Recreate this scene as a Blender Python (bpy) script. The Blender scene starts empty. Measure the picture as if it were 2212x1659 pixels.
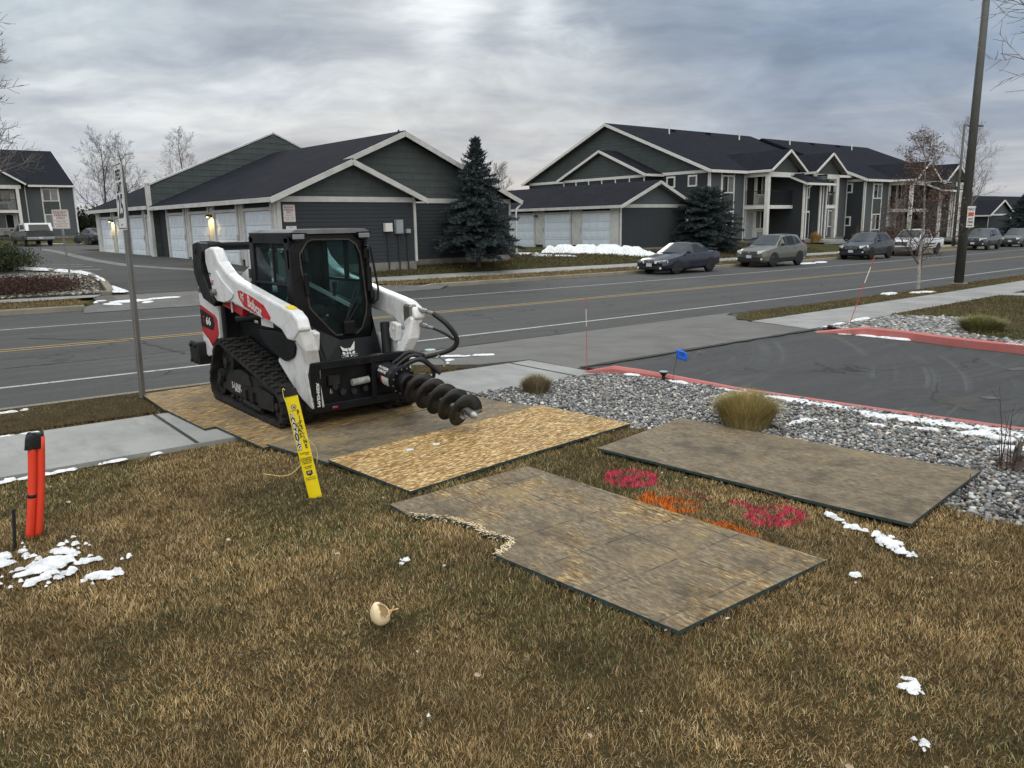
import bpy, bmesh, math, random
import numpy as np
from mathutils import Vector, Matrix
R = math.radians; PI = math.pi
random.seed(7); rng = np.random.default_rng(11)
SC = bpy.context.scene; COL = SC.collection

# ------------------------------------------------------------ camera
CAM_H = 2.1; FPX = 1687.0; PITCH = R(11.6); ROLL = R(-1.06); HEAD = R(38.6)
cd = bpy.data.cameras.new('camera'); cam = bpy.data.objects.new('camera', cd); COL.objects.link(cam)
cam.matrix_world = (Matrix.Translation((0, 0, CAM_H)) @ Matrix.Rotation(-HEAD, 4, 'Z') @ Matrix.Rotation(PI/2-PITCH, 4, 'X')
                    @ Matrix.Rotation(ROLL, 4, 'Z'))
cd.sensor_width = 36; cd.lens = FPX/2212*36; cd.clip_end = 3000; cd.clip_start = .05
SC.camera = cam
SC.render.resolution_x = 1024; SC.render.resolution_y = 768

# ------------------------------------------------------------ node helper
class N:
    def __init__(s, nt): s.nt = nt; s.nn = nt.nodes; s.l = nt.links
    def new(s, t, **k):
        n = s.nn.new(t)
        for a, b in k.items(): setattr(n, a, b)
        return n
    def put(s, sock, v):
        if hasattr(v, 'is_output'): s.l.new(v, sock)
        elif v is not None:
            if isinstance(v, (tuple, list)) and len(v) == 3 and sock.type == 'RGBA': v = (*v, 1)
            sock.default_value = v
    def m(s, op, a, b=None, c=None, clamp=False):
        n = s.new('ShaderNodeMath', operation=op, use_clamp=clamp)
        s.put(n.inputs[0], a); s.put(n.inputs[1], b); s.put(n.inputs[2], c)
        return n.outputs[0]
    def v(s, op, a, b=None):
        n = s.new('ShaderNodeVectorMath', operation=op); s.put(n.inputs[0], a)
        if op == 'SCALE': s.put(n.inputs[3], b)
        else: s.put(n.inputs[1], b)
        return n.outputs['Value'] if op in ('DOT_PRODUCT', 'LENGTH', 'DISTANCE') else n.outputs[0]
    def mix(s, f, a, b, mode='MIX'):
        n = s.new('ShaderNodeMix', data_type='RGBA', blend_type=mode)
        s.put(n.inputs[0], f); s.put(n.inputs[6], a); s.put(n.inputs[7], b)
        return n.outputs[2]
    def ramp(s, f, *st):
        n = s.new('ShaderNodeValToRGB'); s.put(n.inputs[0], f); e = n.color_ramp.elements
        while len(e) < len(st): e.new(.5)
        for x, (p, c) in zip(e, st):
            x.position = p; x.color = (*c, 1) if isinstance(c, (tuple, list)) else (c, c, c, 1)
        return n.outputs[0]
    def noise(s, vec, scale, detail=3, rough=.55, dist=0):
        n = s.new('ShaderNodeTexNoise'); s.put(n.inputs['Vector'], vec); n.inputs['Scale'].default_value = scale
        n.inputs['Detail'].default_value = detail; n.inputs['Roughness'].default_value = rough; n.inputs['Distortion'].default_value = dist
        return n.outputs['Fac']
    def ncol(s, vec, scale, detail=2):
        n = s.new('ShaderNodeTexNoise'); s.put(n.inputs['Vector'], vec); n.inputs['Scale'].default_value = scale
        n.inputs['Detail'].default_value = detail; return n.outputs['Color']
    def mp(s, vec, scale=(1, 1, 1), rot=(0, 0, 0), loc=(0, 0, 0)):
        n = s.new('ShaderNodeMapping'); s.put(n.inputs[0], vec); n.inputs['Location'].default_value = loc
        n.inputs['Rotation'].default_value = rot; n.inputs['Scale'].default_value = scale; return n.outputs[0]
    def vor(s, vec, scale, feat='F1', out='Color', rand=1):
        n = s.new('ShaderNodeTexVoronoi', feature=feat); s.put(n.inputs['Vector'], vec); n.inputs['Scale'].default_value = scale
        n.inputs['Randomness'].default_value = rand; return n.outputs[out]
    def sep(s, vec):
        n = s.new('ShaderNodeSeparateXYZ'); s.put(n.inputs[0], vec); return n.outputs
    def comb(s, x, y, z):
        n = s.new('ShaderNodeCombineXYZ'); s.put(n.inputs[0], x); s.put(n.inputs[1], y); s.put(n.inputs[2], z); return n.outputs[0]
    def bump(s, h, st=.4, dist=.01):
        n = s.new('ShaderNodeBump'); n.inputs['Strength'].default_value = st; n.inputs['Distance'].default_value = dist
        s.put(n.inputs['Height'], h); return n.outputs[0]
    def obj(s): return s.new('ShaderNodeTexCoord').outputs['Object']
    def pos(s): return s.new('ShaderNodeNewGeometry').outputs['Position']

# ------------------------------------------------------------ world: overcast evening sky
W = bpy.data.worlds.new('World'); SC.world = W; W.use_nodes = True
w = N(W.node_tree); w.nn.clear()
SUN_EL, SUN_AZ = R(24), R(31)            # azimuth from +Y towards +X ; bright cloud gap ahead
out = w.new('ShaderNodeOutputWorld'); bg = w.new('ShaderNodeBackground'); w.l.new(bg.outputs[0], out.inputs[0])
sky = w.new('ShaderNodeTexSky', sky_type='NISHITA'); sky.sun_disc = False
sky.sun_elevation = SUN_EL; sky.sun_rotation = SUN_AZ; sky.air_density = 1.2; sky.dust_density = 2.0
d = w.new('ShaderNodeTexCoord').outputs['Generated']
dx, dy, dz = w.sep(d)
den = w.m('ADD', w.m('MAXIMUM', dz, 0.0), .30)
cp = w.comb(w.m('DIVIDE', dx, den), w.m('DIVIDE', dy, den), 0.0)
cpr = w.mp(cp, scale=(1, 1, 1), rot=(0, 0, R(40)))
warp = w.v('ADD', cpr, w.v('SCALE', w.ncol(cpr, 1.5, 3), .5))
n1 = w.noise(w.mp(warp, scale=(.62, 1.0, 1), loc=(3.3, 1.7, 0)), 2.3, 7, .52)
n2 = w.noise(w.mp(warp, scale=(.8, 1.2, 1), loc=(7, 2, 4)), 6.0, 6, .55)
def dirl(px, py):   # unit direction of a photo point (surveying the bright gap once)
    x, y = px-1106, 829.5-py; c, s_ = math.cos(ROLL), math.sin(ROLL); x, y = c*x-s_*y, s_*x+c*y
    a = Vector((x, math.cos(PITCH)*FPX+math.sin(PITCH)*y, -math.sin(PITCH)*FPX+math.cos(PITCH)*y)).normalized()
    return Matrix.Rotation(-HEAD, 3, 'Z') @ a
dw = w.v('NORMALIZE', w.v('ADD', d, w.v('SCALE', w.v('SUBTRACT', w.ncol(w.mp(d, scale=(1, 1, 2.2)), 4.5, 5), (.5, .5, .5)), .16)))
def lobe(px, py, p, vec=None):
    t = w.v('DOT_PRODUCT', vec or dw, tuple(dirl(px, py))); return w.m('POWER', w.m('MAXIMUM', t, 0.0), p)
cl = w.m('ADD', w.m('MULTIPLY', n1, .66), w.m('MULTIPLY', n2, .34))
lightm = w.m('ADD', w.m('MULTIPLY', lobe(1050, 110, 26), .085), w.m('MULTIPLY', lobe(120, 290, 40), .075))
cl = w.m('ADD', cl, w.m('SUBTRACT', lightm, .02))
cloud = w.ramp(cl, (.36, (.185, .235, .30)), (.44, (.255, .315, .385)), (.51, (.345, .41, .475)), (.59, (.48, .55, .60)), (.68, (.68, .75, .79)))
blue = w.m('ADD', w.m('MULTIPLY', lobe(1900, -40, 34), .95), w.m('MULTIPLY', lobe(560, 130, 190), .30))
cloud = w.mix(w.m('MULTIPLY', blue, .9, clamp=True), cloud, w.ramp(cl, (.36, (.10, .17, .28)), (.52, (.17, .255, .385)), (.68, (.32, .40, .51))))
warm = w.m('POWER', w.m('SUBTRACT', 1.0, w.m('MAXIMUM', dz, 0.0), clamp=True), 7.5)
stripe = w.noise(w.v('ADD', w.mp(d, scale=(2.4, 2.4, 24)), w.v('SCALE', w.ncol(d, 3, 3), .9)), 1.0, 5, .6)
hz = w.ramp(stripe, (.34, (.32, .335, .40)), (.50, (.45, .435, .455)), (.60, (.62, .58, .555)), (.72, (.76, .70, .65)))
cloud = w.mix(w.m('MULTIPLY', warm, .85), cloud, hz)
gl = w.m('ADD', w.m('MULTIPLY', lobe(935, 40, 900), .62), w.m('MULTIPLY', lobe(1175, 50, 1300), .55))
gl = w.m('ADD', gl, w.m('MULTIPLY', lobe(1280, 130, 1500), .3))
cloud = w.mix(w.m('MULTIPLY', gl, w.m('MULTIPLY', w.m('SUBTRACT', n2, .12), 1.9), clamp=True), cloud, (.92, .98, 1.0))
# unseen sky overhead and behind, given added brightness and warmth to light the scene
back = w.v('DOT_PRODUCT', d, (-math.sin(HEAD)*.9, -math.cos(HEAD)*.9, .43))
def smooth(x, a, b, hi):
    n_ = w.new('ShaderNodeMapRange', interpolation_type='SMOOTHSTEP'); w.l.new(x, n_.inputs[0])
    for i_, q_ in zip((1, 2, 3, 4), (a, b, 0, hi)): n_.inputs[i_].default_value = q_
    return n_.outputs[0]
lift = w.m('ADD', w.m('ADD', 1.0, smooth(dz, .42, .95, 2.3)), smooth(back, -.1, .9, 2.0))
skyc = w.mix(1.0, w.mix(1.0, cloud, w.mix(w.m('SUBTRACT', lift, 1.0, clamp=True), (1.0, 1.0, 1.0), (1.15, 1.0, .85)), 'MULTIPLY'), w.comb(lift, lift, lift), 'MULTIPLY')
nish = w.v('SCALE', sky.outputs[0], .0025)
SKYK = 1.0
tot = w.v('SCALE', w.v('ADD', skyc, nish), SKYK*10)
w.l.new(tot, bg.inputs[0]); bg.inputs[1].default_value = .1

sl = bpy.data.lights.new('sun', 'SUN'); so = bpy.data.objects.new('sun', sl); COL.objects.link(so)
sl.energy = .6; sl.angle = R(22); sl.color = (1, .97, .93)
sd = Vector((math.sin(SUN_AZ)*math.cos(SUN_EL), math.cos(SUN_AZ)*math.cos(SUN_EL), math.sin(SUN_EL)))
so.rotation_euler = sd.to_track_quat('Z', 'Y').to_euler()
vs = SC.view_settings; vs.view_transform = 'Standard'; vs.look = 'None'; vs.exposure = .22; vs.gamma = 1

# ------------------------------------------------------------ object + mesh helpers
def tag(o, label=None, cat=None, group=None, kind=None):
    if label: o['label'] = label
    if cat: o['category'] = cat
    if group: o['group'] = group
    if kind: o['kind'] = kind
    return o
def empty(name, loc=(0, 0, 0), rz=0, label=None, cat=None, group=None, kind=None):
    o = bpy.data.objects.new(name, None); COL.objects.link(o); o.location = loc; o.rotation_euler[2] = rz
    o.empty_display_size = .2
    return tag(o, label, cat, group, kind)
def tri(n): return np.array(n)
class MB:
    def __init__(s): s.v = []; s.f = []; s.mi = []; s.cur = 0; s.sm = []; s.smooth = False; s.cuts = []
    def part(s):
        if s.f and (not s.cuts or s.cuts[-1] != (len(s.v), len(s.f))): s.cuts.append((len(s.v), len(s.f)))
    def add(s, vs, fs):
        b = len(s.v); s.v += [tuple(x) for x in vs]
        for f in fs: s.f.append([b+i for i in f]); s.mi.append(s.cur); s.sm.append(s.smooth)
        return s
    def quad(s, *p): return s.add(p, [list(range(len(p)))])
    def box(s, c, d, M=None, bev=0):
        x, y, z = d[0]/2, d[1]/2, d[2]/2
        if bev <= 0:
            vs = [(i*x, j*y, k*z) for i in (-1, 1) for j in (-1, 1) for k in (-1, 1)]
            fs = [(0, 1, 3, 2), (4, 6, 7, 5), (0, 4, 5, 1), (2, 3, 7, 6), (0, 2, 6, 4), (1, 5, 7, 3)]
        else:
            b = min(bev, x*.9, y*.9, z*.9); vs = []; idx = {}
            for i in (-1, 1):
                for j in (-1, 1):
                    for k in (-1, 1):
                        for ax in range(3):
                            p = [i*(x-b), j*(y-b), k*(z-b)]; p[ax] = (i*x, j*y, k*z)[ax]
                            idx[(i, j, k, ax)] = len(vs); vs.append(tuple(p))
            fs = []
            for ax in range(3):
                o = [a for a in range(3) if a != ax]
                for sgn in (-1, 1):
                    q = []
                    for a, bb in ((-1, -1), (1, -1), (1, 1), (-1, 1)):
                        t = [0, 0, 0]; t[ax] = sgn; t[o[0]] = a; t[o[1]] = bb; q.append(idx[(*t, ax)])
                    fs.append(q)
            for ax in range(3):
                o = [a for a in range(3) if a != ax]
                for a in (-1, 1):
                    for bb in (-1, 1):
                        q = []
                        for e in (-1, 1):
                            t = [0, 0, 0]; t[ax] = e; t[o[0]] = a; t[o[1]] = bb
                            q.append((idx[(*t, o[0])], idx[(*t, o[1])]))
                        fs.append([q[0][0], q[0][1], q[1][1], q[1][0]])
            for i in (-1, 1):
                for j in (-1, 1):
                    for k in (-1, 1): fs.append([idx[(i, j, k, a)] for a in range(3)])
        T = Matrix.Translation(c) @ (M.to_4x4() if M else Matrix())
        return s.add([T @ Vector(p) for p in vs], fs)
    def bar(s, a, b, w_, h_, up=(0, 0, 1), bev=0):
        a, b = Vector(a), Vector(b); dv = b-a; L = dv.length; dv.normalize(); u = Vector(up)
        x = dv.cross(u)
        if x.length < 1e-4: x = dv.cross(Vector((1, 0, 0)))
        x.normalize(); z = x.cross(dv)
        return s.box((a+b)/2, (w_, L, h_), Matrix((x, dv, z)).transposed(), bev)
    def tube(s, pts, r, n=8, cap=True):
        pts = [Vector(p) for p in pts]; k = len(pts); rr = r if isinstance(r, (list, tuple)) else [r]*k
        vs = []; t = (pts[1]-pts[0]).normalized(); a = t.orthogonal().normalized()
        for i, p in enumerate(pts):
            t = (pts[min(i+1, k-1)]-pts[max(i-1, 0)]).normalized()
            a = (a-t*a.dot(t)).normalized(); b = t.cross(a)
            for j in range(n):
                g = 2*PI*j/n; vs.append(p+(a*math.cos(g)+b*math.sin(g))*rr[i])
        fs = [[i*n+j, i*n+(j+1) % n, (i+1)*n+(j+1) % n, (i+1)*n+j] for i in range(k-1) for j in range(n)]
        if cap: fs += [list(range(n))[::-1], [(k-1)*n+j for j in range(n)]]
        return s.add(vs, fs)
    def cyl(s, a, b, r, n=16, r2=None): return s.tube([a, b], [r, r if r2 is None else r2], n)
    def lathe(s, prof, a, ax, n=20):      # prof (r, h) along ax from a
        a = Vector(a); ax = Vector(ax).normalized(); x = ax.orthogonal().normalized(); y = ax.cross(x)
        vs = [a+ax*h+(x*math.cos(2*PI*j/n)+y*math.sin(2*PI*j/n))*r for r, h in prof for j in range(n)]
        k = len(prof); fs = [[i*n+j, i*n+(j+1) % n, (i+1)*n+(j+1) % n, (i+1)*n+j] for i in range(k-1) for j in range(n)]
        if prof[0][0] > 1e-4: fs.append(list(range(n))[::-1])
        if prof[-1][0] > 1e-4: fs.append([(k-1)*n+j for j in range(n)])
        return s.add(vs, fs)
    def prism(s, poly, fn, t0, t1):       # fn(a, b, t) -> point
        n = len(poly); vs = [fn(a, b, t0) for a, b in poly]+[fn(a, b, t1) for a, b in poly]
        fs = [list(range(n))[::-1], list(range(n, 2*n))]+[[i, (i+1) % n, n+(i+1) % n, n+i] for i in range(n)]
        return s.add(vs, fs)
    def ball(s, c, r, n=10, m=6, M=None):
        r = r if isinstance(r, (tuple, list)) else (r, r, r); vs = []
        for i in range(m+1):
            th = PI*i/m
            for j in range(n):
                g = 2*PI*j/n; p = Vector((r[0]*math.sin(th)*math.cos(g), r[1]*math.sin(th)*math.sin(g), r[2]*math.cos(th)))
                vs.append(Vector(c)+((M @ p) if M else p))
        return s.add(vs, [[i*n+j, (i+1)*n+j, (i+1)*n+(j+1) % n, i*n+(j+1) % n] for i in range(m) for j in range(n)])
    def islands(s):
        p = list(range(len(s.v)))
        def fd(a):
            while p[a] != a: p[a] = p[p[a]]; a = p[a]
            return a
        for f in s.f:
            for q in f[1:]: p[fd(q)] = fd(f[0])
        g = {}
        for i, f in enumerate(s.f): g.setdefault(fd(f[0]), []).append(i)
        return list(g.values())
    def build(s, name, mats, parent=None, loc=(0, 0, 0), rz=0, label=None, cat=None, group=None, kind=None, bevel=0, fix=True, each=False):
        if s.cuts or each:      # every separate piece becomes a part of its own
            if each: sets = s.islands()
            else: c = [0]+[q[1] for q in s.cuts]+[len(s.f)]; sets = [range(a, b) for a, b in zip(c, c[1:]) if b > a]
            o = None
            for st in sets:
                m_ = MB(); mp_ = {}
                for i in st:
                    for q in s.f[i]:
                        if q not in mp_: mp_[q] = len(m_.v); m_.v.append(s.v[q])
                    m_.f.append([mp_[q] for q in s.f[i]]); m_.mi.append(s.mi[i]); m_.sm.append(s.sm[i])
                k = m_.build(name, mats, parent, loc, rz, label, cat, group, kind, bevel, fix); o = o or k
            return o
        me = bpy.data.meshes.new(name); me.from_pydata(s.v, [], s.f)
        mats = mats if isinstance(mats, (list, tuple)) else [mats]
        for m_ in mats: me.materials.append(m_)
        me.polygons.foreach_set('material_index', s.mi); me.polygons.foreach_set('use_smooth', s.sm)
        if fix:
            b = bmesh.new(); b.from_mesh(me); bmesh.ops.recalc_face_normals(b, faces=b.faces); b.to_mesh(me); b.free()
        me.update()
        o = bpy.data.objects.new(name, me); COL.objects.link(o); o.location = loc; o.rotation_euler[2] = rz
        if parent: o.parent = parent
        if bevel:
            bv = o.modifiers.new('b', 'BEVEL'); bv.width = bevel; bv.segments = 2; bv.limit_method = 'ANGLE'; bv.angle_limit = R(35)
        return tag(o, label, cat, group, kind)
def npmesh(name, V, F, mats, col=None, mi=None, smooth=False, parent=None, loc=(0, 0, 0)):
    me = bpy.data.meshes.new(name); V = np.asarray(V, np.float32); F = np.asarray(F, np.int32); k = F.shape[1]; m_ = len(F)
    me.vertices.add(len(V)); me.vertices.foreach_set('co', V.ravel())
    me.loops.add(m_*k); me.loops.foreach_set('vertex_index', F.ravel())
    me.polygons.add(m_); me.polygons.foreach_set('loop_start', np.arange(0, m_*k, k, dtype=np.int32))
    try: me.polygons.foreach_set('loop_total', np.full(m_, k, np.int32))
    except Exception: pass
    if smooth: me.polygons.foreach_set('use_smooth', np.ones(m_, bool))
    for q in (mats if isinstance(mats, (list, tuple)) else [mats]): me.materials.append(q)
    if mi is not None: me.polygons.foreach_set('material_index', np.asarray(mi, np.int32))
    if col is not None:
        at = me.color_attributes.new('Col', 'FLOAT_COLOR', 'POINT')
        c = np.ones((len(V), 4), np.float32); c[:, :3] = col; at.data.foreach_set('color', c.ravel())
    me.update(calc_edges=True); me.validate()
    o = bpy.data.objects.new(name, me); COL.objects.link(o); o.location = loc
    if parent: o.parent = parent
    return o
_tc = {}
def text(mb, s, M, size, depth=.001, bold=0, align='CENTER'):
    """real letters: meshed font outlines placed by matrix M (x right, y up, z out)"""
    k = (s, bold, align)
    if k not in _tc:
        c = bpy.data.curves.new('t', 'FONT'); c.body = s; c.size = 1; c.align_x = align; c.align_y = 'CENTER'; c.resolution_u = 2
        c.offset = bold; c.extrude = .5
        o = bpy.data.objects.new('t', c); COL.objects.link(o); bpy.context.view_layer.update()
        me = bpy.data.meshes.new_from_object(o.evaluated_get(bpy.context.evaluated_depsgraph_get()))
        _tc[k] = ([v_.co.copy() for v_ in me.vertices], [list(p.vertices) for p in me.polygons])
        bpy.data.objects.remove(o); bpy.data.curves.remove(c); bpy.data.meshes.remove(me)
    vs, fs = _tc[k]
    mb.add([M @ Vector((p.x*size[0], p.y*size[1], p.z*depth)) for p in vs], fs)
def frame(o, x, y):   # matrix with x right, y up
    x = Vector(x).normalized(); y = Vector(y).normalized(); z = x.cross(y).normalized(); y = z.cross(x)
    m_ = Matrix((x, y, z)).transposed().to_4x4(); m_.translation = Vector(o); return m_

# ------------------------------------------------------------ materials
MATS = {}
def mat(name, col, rough=.7, metal=0, var=.12, vs_=3.0, bump=0, bs=40, dirt=0, dcol=(.09, .07, .05), spec=.4, ds=2.5, vc=False, coat=0, chips=0, low=0):
    m_ = bpy.data.materials.new(name); m_.use_nodes = True; n = N(m_.node_tree); b = n.nn['Principled BSDF']
    P = n.obj()
    f = n.noise(P, vs_, 4)
    c = n.mix(n.ramp(f, (.3, 0.0), (.7, 1.0)), tuple(x*(1-var) for x in col), tuple(min(1, x*(1+var)) for x in col))
    if vc:
        a = n.new('ShaderNodeVertexColor', layer_name='Col'); c = a.outputs[0]
    if dirt:
        g = n.ramp(n.noise(P, ds, 6, .65), (.45, 0.0), (.72, 1.0)); c = n.mix(n.m('MULTIPLY', g, dirt), c, dcol)
        n.put(b.inputs['Roughness'], n.m('MULTIPLY_ADD', g, .25, rough, clamp=True))
    else: b.inputs['Roughness'].default_value = rough
    if chips:
        g = n.ramp(n.noise(P, 34, 4, .75), (.655, 0.), (.675, 1.)); c = n.mix(n.m('MULTIPLY', g, chips), c, (.03, .028, .026))
        g = n.ramp(n.noise(n.mp(P, scale=(1, .25, 3)), 16, 4, .8), (.66, 0.), (.70, .7)); c = n.mix(n.m('MULTIPLY', g, chips), c, (.10, .095, .09))
    if low:
        zz = n.m('SUBTRACT', low, n.sep(P)[2]); g = n.ramp(n.m('ADD', zz, n.m('MULTIPLY', n.noise(P, 6, 6, .75), .9)), (.42, 0.), (.85, .75)); c = n.mix(g, c, (.085, .070, .052))
    n.put(b.inputs['Base Color'], c); b.inputs['Metallic'].default_value = metal
    b.inputs['Specular IOR Level'].default_value = spec
    if coat: b.inputs['Coat Weight'].default_value = coat; b.inputs['Coat Roughness'].default_value = .08
    if bump: n.put(b.inputs['Normal'], n.bump(n.noise(P, bs, 3), bump, .01))
    MATS[name] = m_; return m_
# ------------------------------------------------------------ terrain (X along the road, Y across it)
SL = .0103
def Sh(u):
    return 0. if u < 8 else .02*(u-8)+.0006*(u-8)**2 if u < 75 else .02*67+.0006*67**2+.1*(u-75)
PV = [-60, 5, 7.2, 8.7, 10.42, 10.5, 24.3, 24.34, 24.5, 25.9, 27.4, 28.2, 30, 33, 38, 53, 80, 97, 140, 500]
PH = [.3, .3, .195, .185, .15, .0, .0, .13, .15, .2, .27, .50, .71, .84, .93, 1.08, 1.12, 1.65, 1.7, 1.7]
def zb(u): return -SL*min(u, 140)
def zg(u, v): return zb(u)+float(np.interp(v-Sh(u), PV, PH))
def inlot(u, v): return 7.9 < u < 13.25 and v < 7.7
def sheet(name, poly, mats, dz=0., zf=None, kn=None, du=2.0, kind='structure', shift=True, label=None, cat=None, parent=None, thick=0):
    """flat polygon (u, v measured across the road) laid over the terrain, cut finely enough to follow it"""
    bm = bmesh.new(); f = bm.faces.new([bm.verts.new((a, b, 0)) for a, b in poly])
    us = [p[0] for p in poly]; vv = [p[1] for p in poly]
    k = math.ceil(min(us)/du)*du
    while k < max(us):
        bmesh.ops.bisect_plane(bm, geom=bm.verts[:]+bm.edges[:]+bm.faces[:], plane_co=(k, 0, 0), plane_no=(1, 0, 0)); k += du
    for q in (PV if kn is None else kn):
        if min(vv) < q < max(vv): bmesh.ops.bisect_plane(bm, geom=bm.verts[:]+bm.edges[:]+bm.faces[:], plane_co=(0, q, 0), plane_no=(0, 1, 0))
    z = zf or (lambda u, q: zb(u)+float(np.interp(q, PV, PH)))
    if thick:
        r = bmesh.ops.extrude_face_region(bm, geom=bm.faces[:]); nv = [g for g in r['geom'] if isinstance(g, bmesh.types.BMVert)]
        for v_ in nv: v_.co.z = 1
    for v_ in bm.verts:
        top = v_.co.z > .5 or not thick; u, q = v_.co.x, v_.co.y
        v_.co = (u, q+(Sh(u) if shift else 0), z(u, q)+dz-(0 if top else thick))
    bmesh.ops.recalc_face_normals(bm, faces=bm.faces)
    if not thick:
        for f in bm.faces:
            if f.normal.z < 0: f.normal_flip()
    me = bpy.data.meshes.new(name); bm.to_mesh(me); bm.free()
    for m_ in (mats if isinstance(mats, (list, tuple)) else [mats]): me.materials.append(m_)
    o = bpy.data.objects.new(name, me); COL.objects.link(o)
    if parent: o.parent = parent
    return tag(o, label, cat, None, kind)
def nmat(name, fn):
    m_ = bpy.data.materials.new(name); m_.use_nodes = True; n = N(m_.node_tree); fn(n, n.nn['Principled BSDF']); MATS[name] = m_; return m_
def lawn_fn(c1, c2, c3, c4):
    def fn(n, b):
        P = n.pos(); a = n.noise(P, .55, 4); f = n.noise(P, 38, 4, .7); g = n.noise(n.mp(P, scale=(1, 1, 1)), 6, 4)
        c = n.mix(n.ramp(f, (.32, 0.), (.68, 1.)), c1, c2)
        c = n.mix(n.ramp(a, (.42, 0.), (.6, 1.)), c, n.mix(n.ramp(f, (.3, 0.), (.7, 1.)), c3, c4))
        c = n.mix(n.m('MULTIPLY', n.ramp(g, (.3, 1.), (.55, 0.)), .5), c, tuple(x*.5 for x in c1))
        n.put(b.inputs['Base Color'], c); b.inputs['Roughness'].default_value = 1; b.inputs['Specular IOR Level'].default_value = .1
        n.put(b.inputs['Normal'], n.bump(f, .9, .05))
    return fn
M_lawn = nmat('winter_lawn', lawn_fn((.055, .045, .02), (.13, .10, .045), (.04, .045, .016), (.085, .085, .03)))
M_farlawn = nmat('far_lawn', lawn_fn((.034, .036, .014), (.09, .085, .034), (.045, .045, .016), (.10, .09, .035)))
M_straw = nmat('straw_verge', lawn_fn((.11, .075, .03), (.27, .195, .085), (.09, .07, .03), (.22, .165, .08)))
M_soil = nmat('lawn_soil', lawn_fn((.045, .031, .014), (.12, .085, .038), (.04, .032, .014), (.10, .078, .034)))
def asphalt(base, stain, arcs=False):
    def fn(n, b):
        P = n.pos(); sp = n.noise(P, 160, 3, .8); big = n.noise(n.mp(P, scale=(.35, 1.6, 1)), .8, 6, .6); st = n.noise(n.mp(P, scale=(.15, 3.2, 1)), 1, 4)
        c = n.mix(n.ramp(sp, (.35, 0.), (.65, 1.)), tuple(x*.72 for x in base), tuple(x*1.32 for x in base))
        c = n.mix(n.m('MULTIPLY', n.ramp(big, (.42, 0.), (.62, 1.)), .45), c, tuple(x*stain for x in base))
        c = n.mix(n.m('MULTIPLY', n.ramp(st, (.5, 0.), (.66, 1.)), .4), c, tuple(x*1.45 for x in base))
        md = n.noise(P, 9, 6, .75); c = n.mix(n.m('MULTIPLY', n.ramp(md, (.38, 1.), (.5, 0.)), .38), c, tuple(x*.55 for x in base)); c = n.mix(n.m('MULTIPLY', n.ramp(n.noise(n.mp(P, scale=(.2, 9, 1)), 1.3, 5, .7), (.52, 0.), (.62, 1.)), .30), c, tuple(x*.6 for x in base))
        e_ = n.new('ShaderNodeTexVoronoi', feature='DISTANCE_TO_EDGE'); n.put(e_.inputs['Vector'], n.v('ADD', n.mp(P, scale=(.30, .42, 1)), n.v('SCALE', n.ncol(P, 1.5, 4), .35))); e_.inputs['Scale'].default_value = 1
        c = n.mix(n.m('MULTIPLY', n.ramp(e_.outputs[0], (.004, 1.), (.012, 0.)), n.ramp(n.noise(P, .35, 2), (.48, 0.), (.56, .75))), c, (.012, .012, .012))
        if arcs:
            r_ = n.v('DISTANCE', P, (12.0, 9.2, 0.)); q = n.noise(n.comb(r_, 0., 0.), 5.5, 3, .7); q = n.m('MULTIPLY', n.ramp(q, (.5, 0.), (.62, 1.)), n.ramp(n.noise(P, .6, 3), (.42, 0.), (.56, .55))); c = n.mix(q, c, tuple(x*.55 for x in base))
            r_ = n.v('DISTANCE', P, (7.0, 12.2, 0.)); q = n.noise(n.comb(r_, 3., 0.), 6.5, 3, .7); q = n.m('MULTIPLY', n.ramp(q, (.55, 0.), (.64, 1.)), n.ramp(n.noise(P, .8, 3), (.45, 0.), (.6, .5))); c = n.mix(q, c, tuple(x*1.9 for x in base))
            c = n.mix(n.ramp(n.noise(P, .9, 5, .7), (.58, 0.), (.72, .45)), c, (.085, .068, .05))
        n.put(b.inputs['Base Color'], c); b.inputs['Roughness'].default_value = .85; b.inputs['Specular IOR Level'].default_value = .25; n.put(b.inputs['Normal'], n.bump(sp, .5, .004))
    return fn
M_road = nmat('asphalt_road', asphalt((.064, .064, .064), .64))
M_lot = nmat('asphalt_lot', asphalt((.058, .059, .060), .7, True))
M_farlot = nmat('asphalt_far_lot', asphalt((.060, .058, .058), .75))
def conc(base):
    def fn(n, b):
        P = n.pos(); sp = n.noise(P, 90, 3, .8); big = n.noise(P, 1.1, 6, .65); sm = n.noise(n.mp(P, scale=(1, .25, 1)), 3, 5, .7)
        c = n.mix(n.ramp(sp, (.3, 0.), (.7, 1.)), tuple(x*.88 for x in base), tuple(x*1.1 for x in base))
        c = n.mix(n.m('MULTIPLY', n.ramp(big, (.4, 0.), (.62, 1.)), .7), c, tuple(x*.66 for x in base))
        c = n.mix(n.m('MULTIPLY', n.ramp(sm, (.5, 0.), (.68, 1.)), .55), c, tuple(x*.5 for x in base)); c = n.mix(n.ramp(n.noise(P, 22, 3, .6), (.70, 0.), (.74, .6)), c, (.05, .045, .04))
        n.put(b.inputs['Base Color'], c); b.inputs['Roughness'].default_value = .85; n.put(b.inputs['Normal'], n.bump(sp, .3, .004))
    return fn
M_conc = nmat('concrete_walk', conc((.30, .30, .29)))
M_apron = nmat('concrete_apron', conc((.13, .125, .118)))
M_curb = nmat('concrete_curb', conc((.23, .205, .16)))
def paintc(col, wear):
    def fn(n, b):
        P = n.pos(); c = n.mix(n.ramp(n.noise(P, 14, 6, .8), (wear-.05, 0.), (wear+.05, 1.)), (.07, .07, .072), col)
        n.put(b.inputs['Base Color'], n.mix(.25, c, n.ncol(P, 50), 'MULTIPLY')); b.inputs['Roughness'].default_value = .8
    return fn
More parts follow.
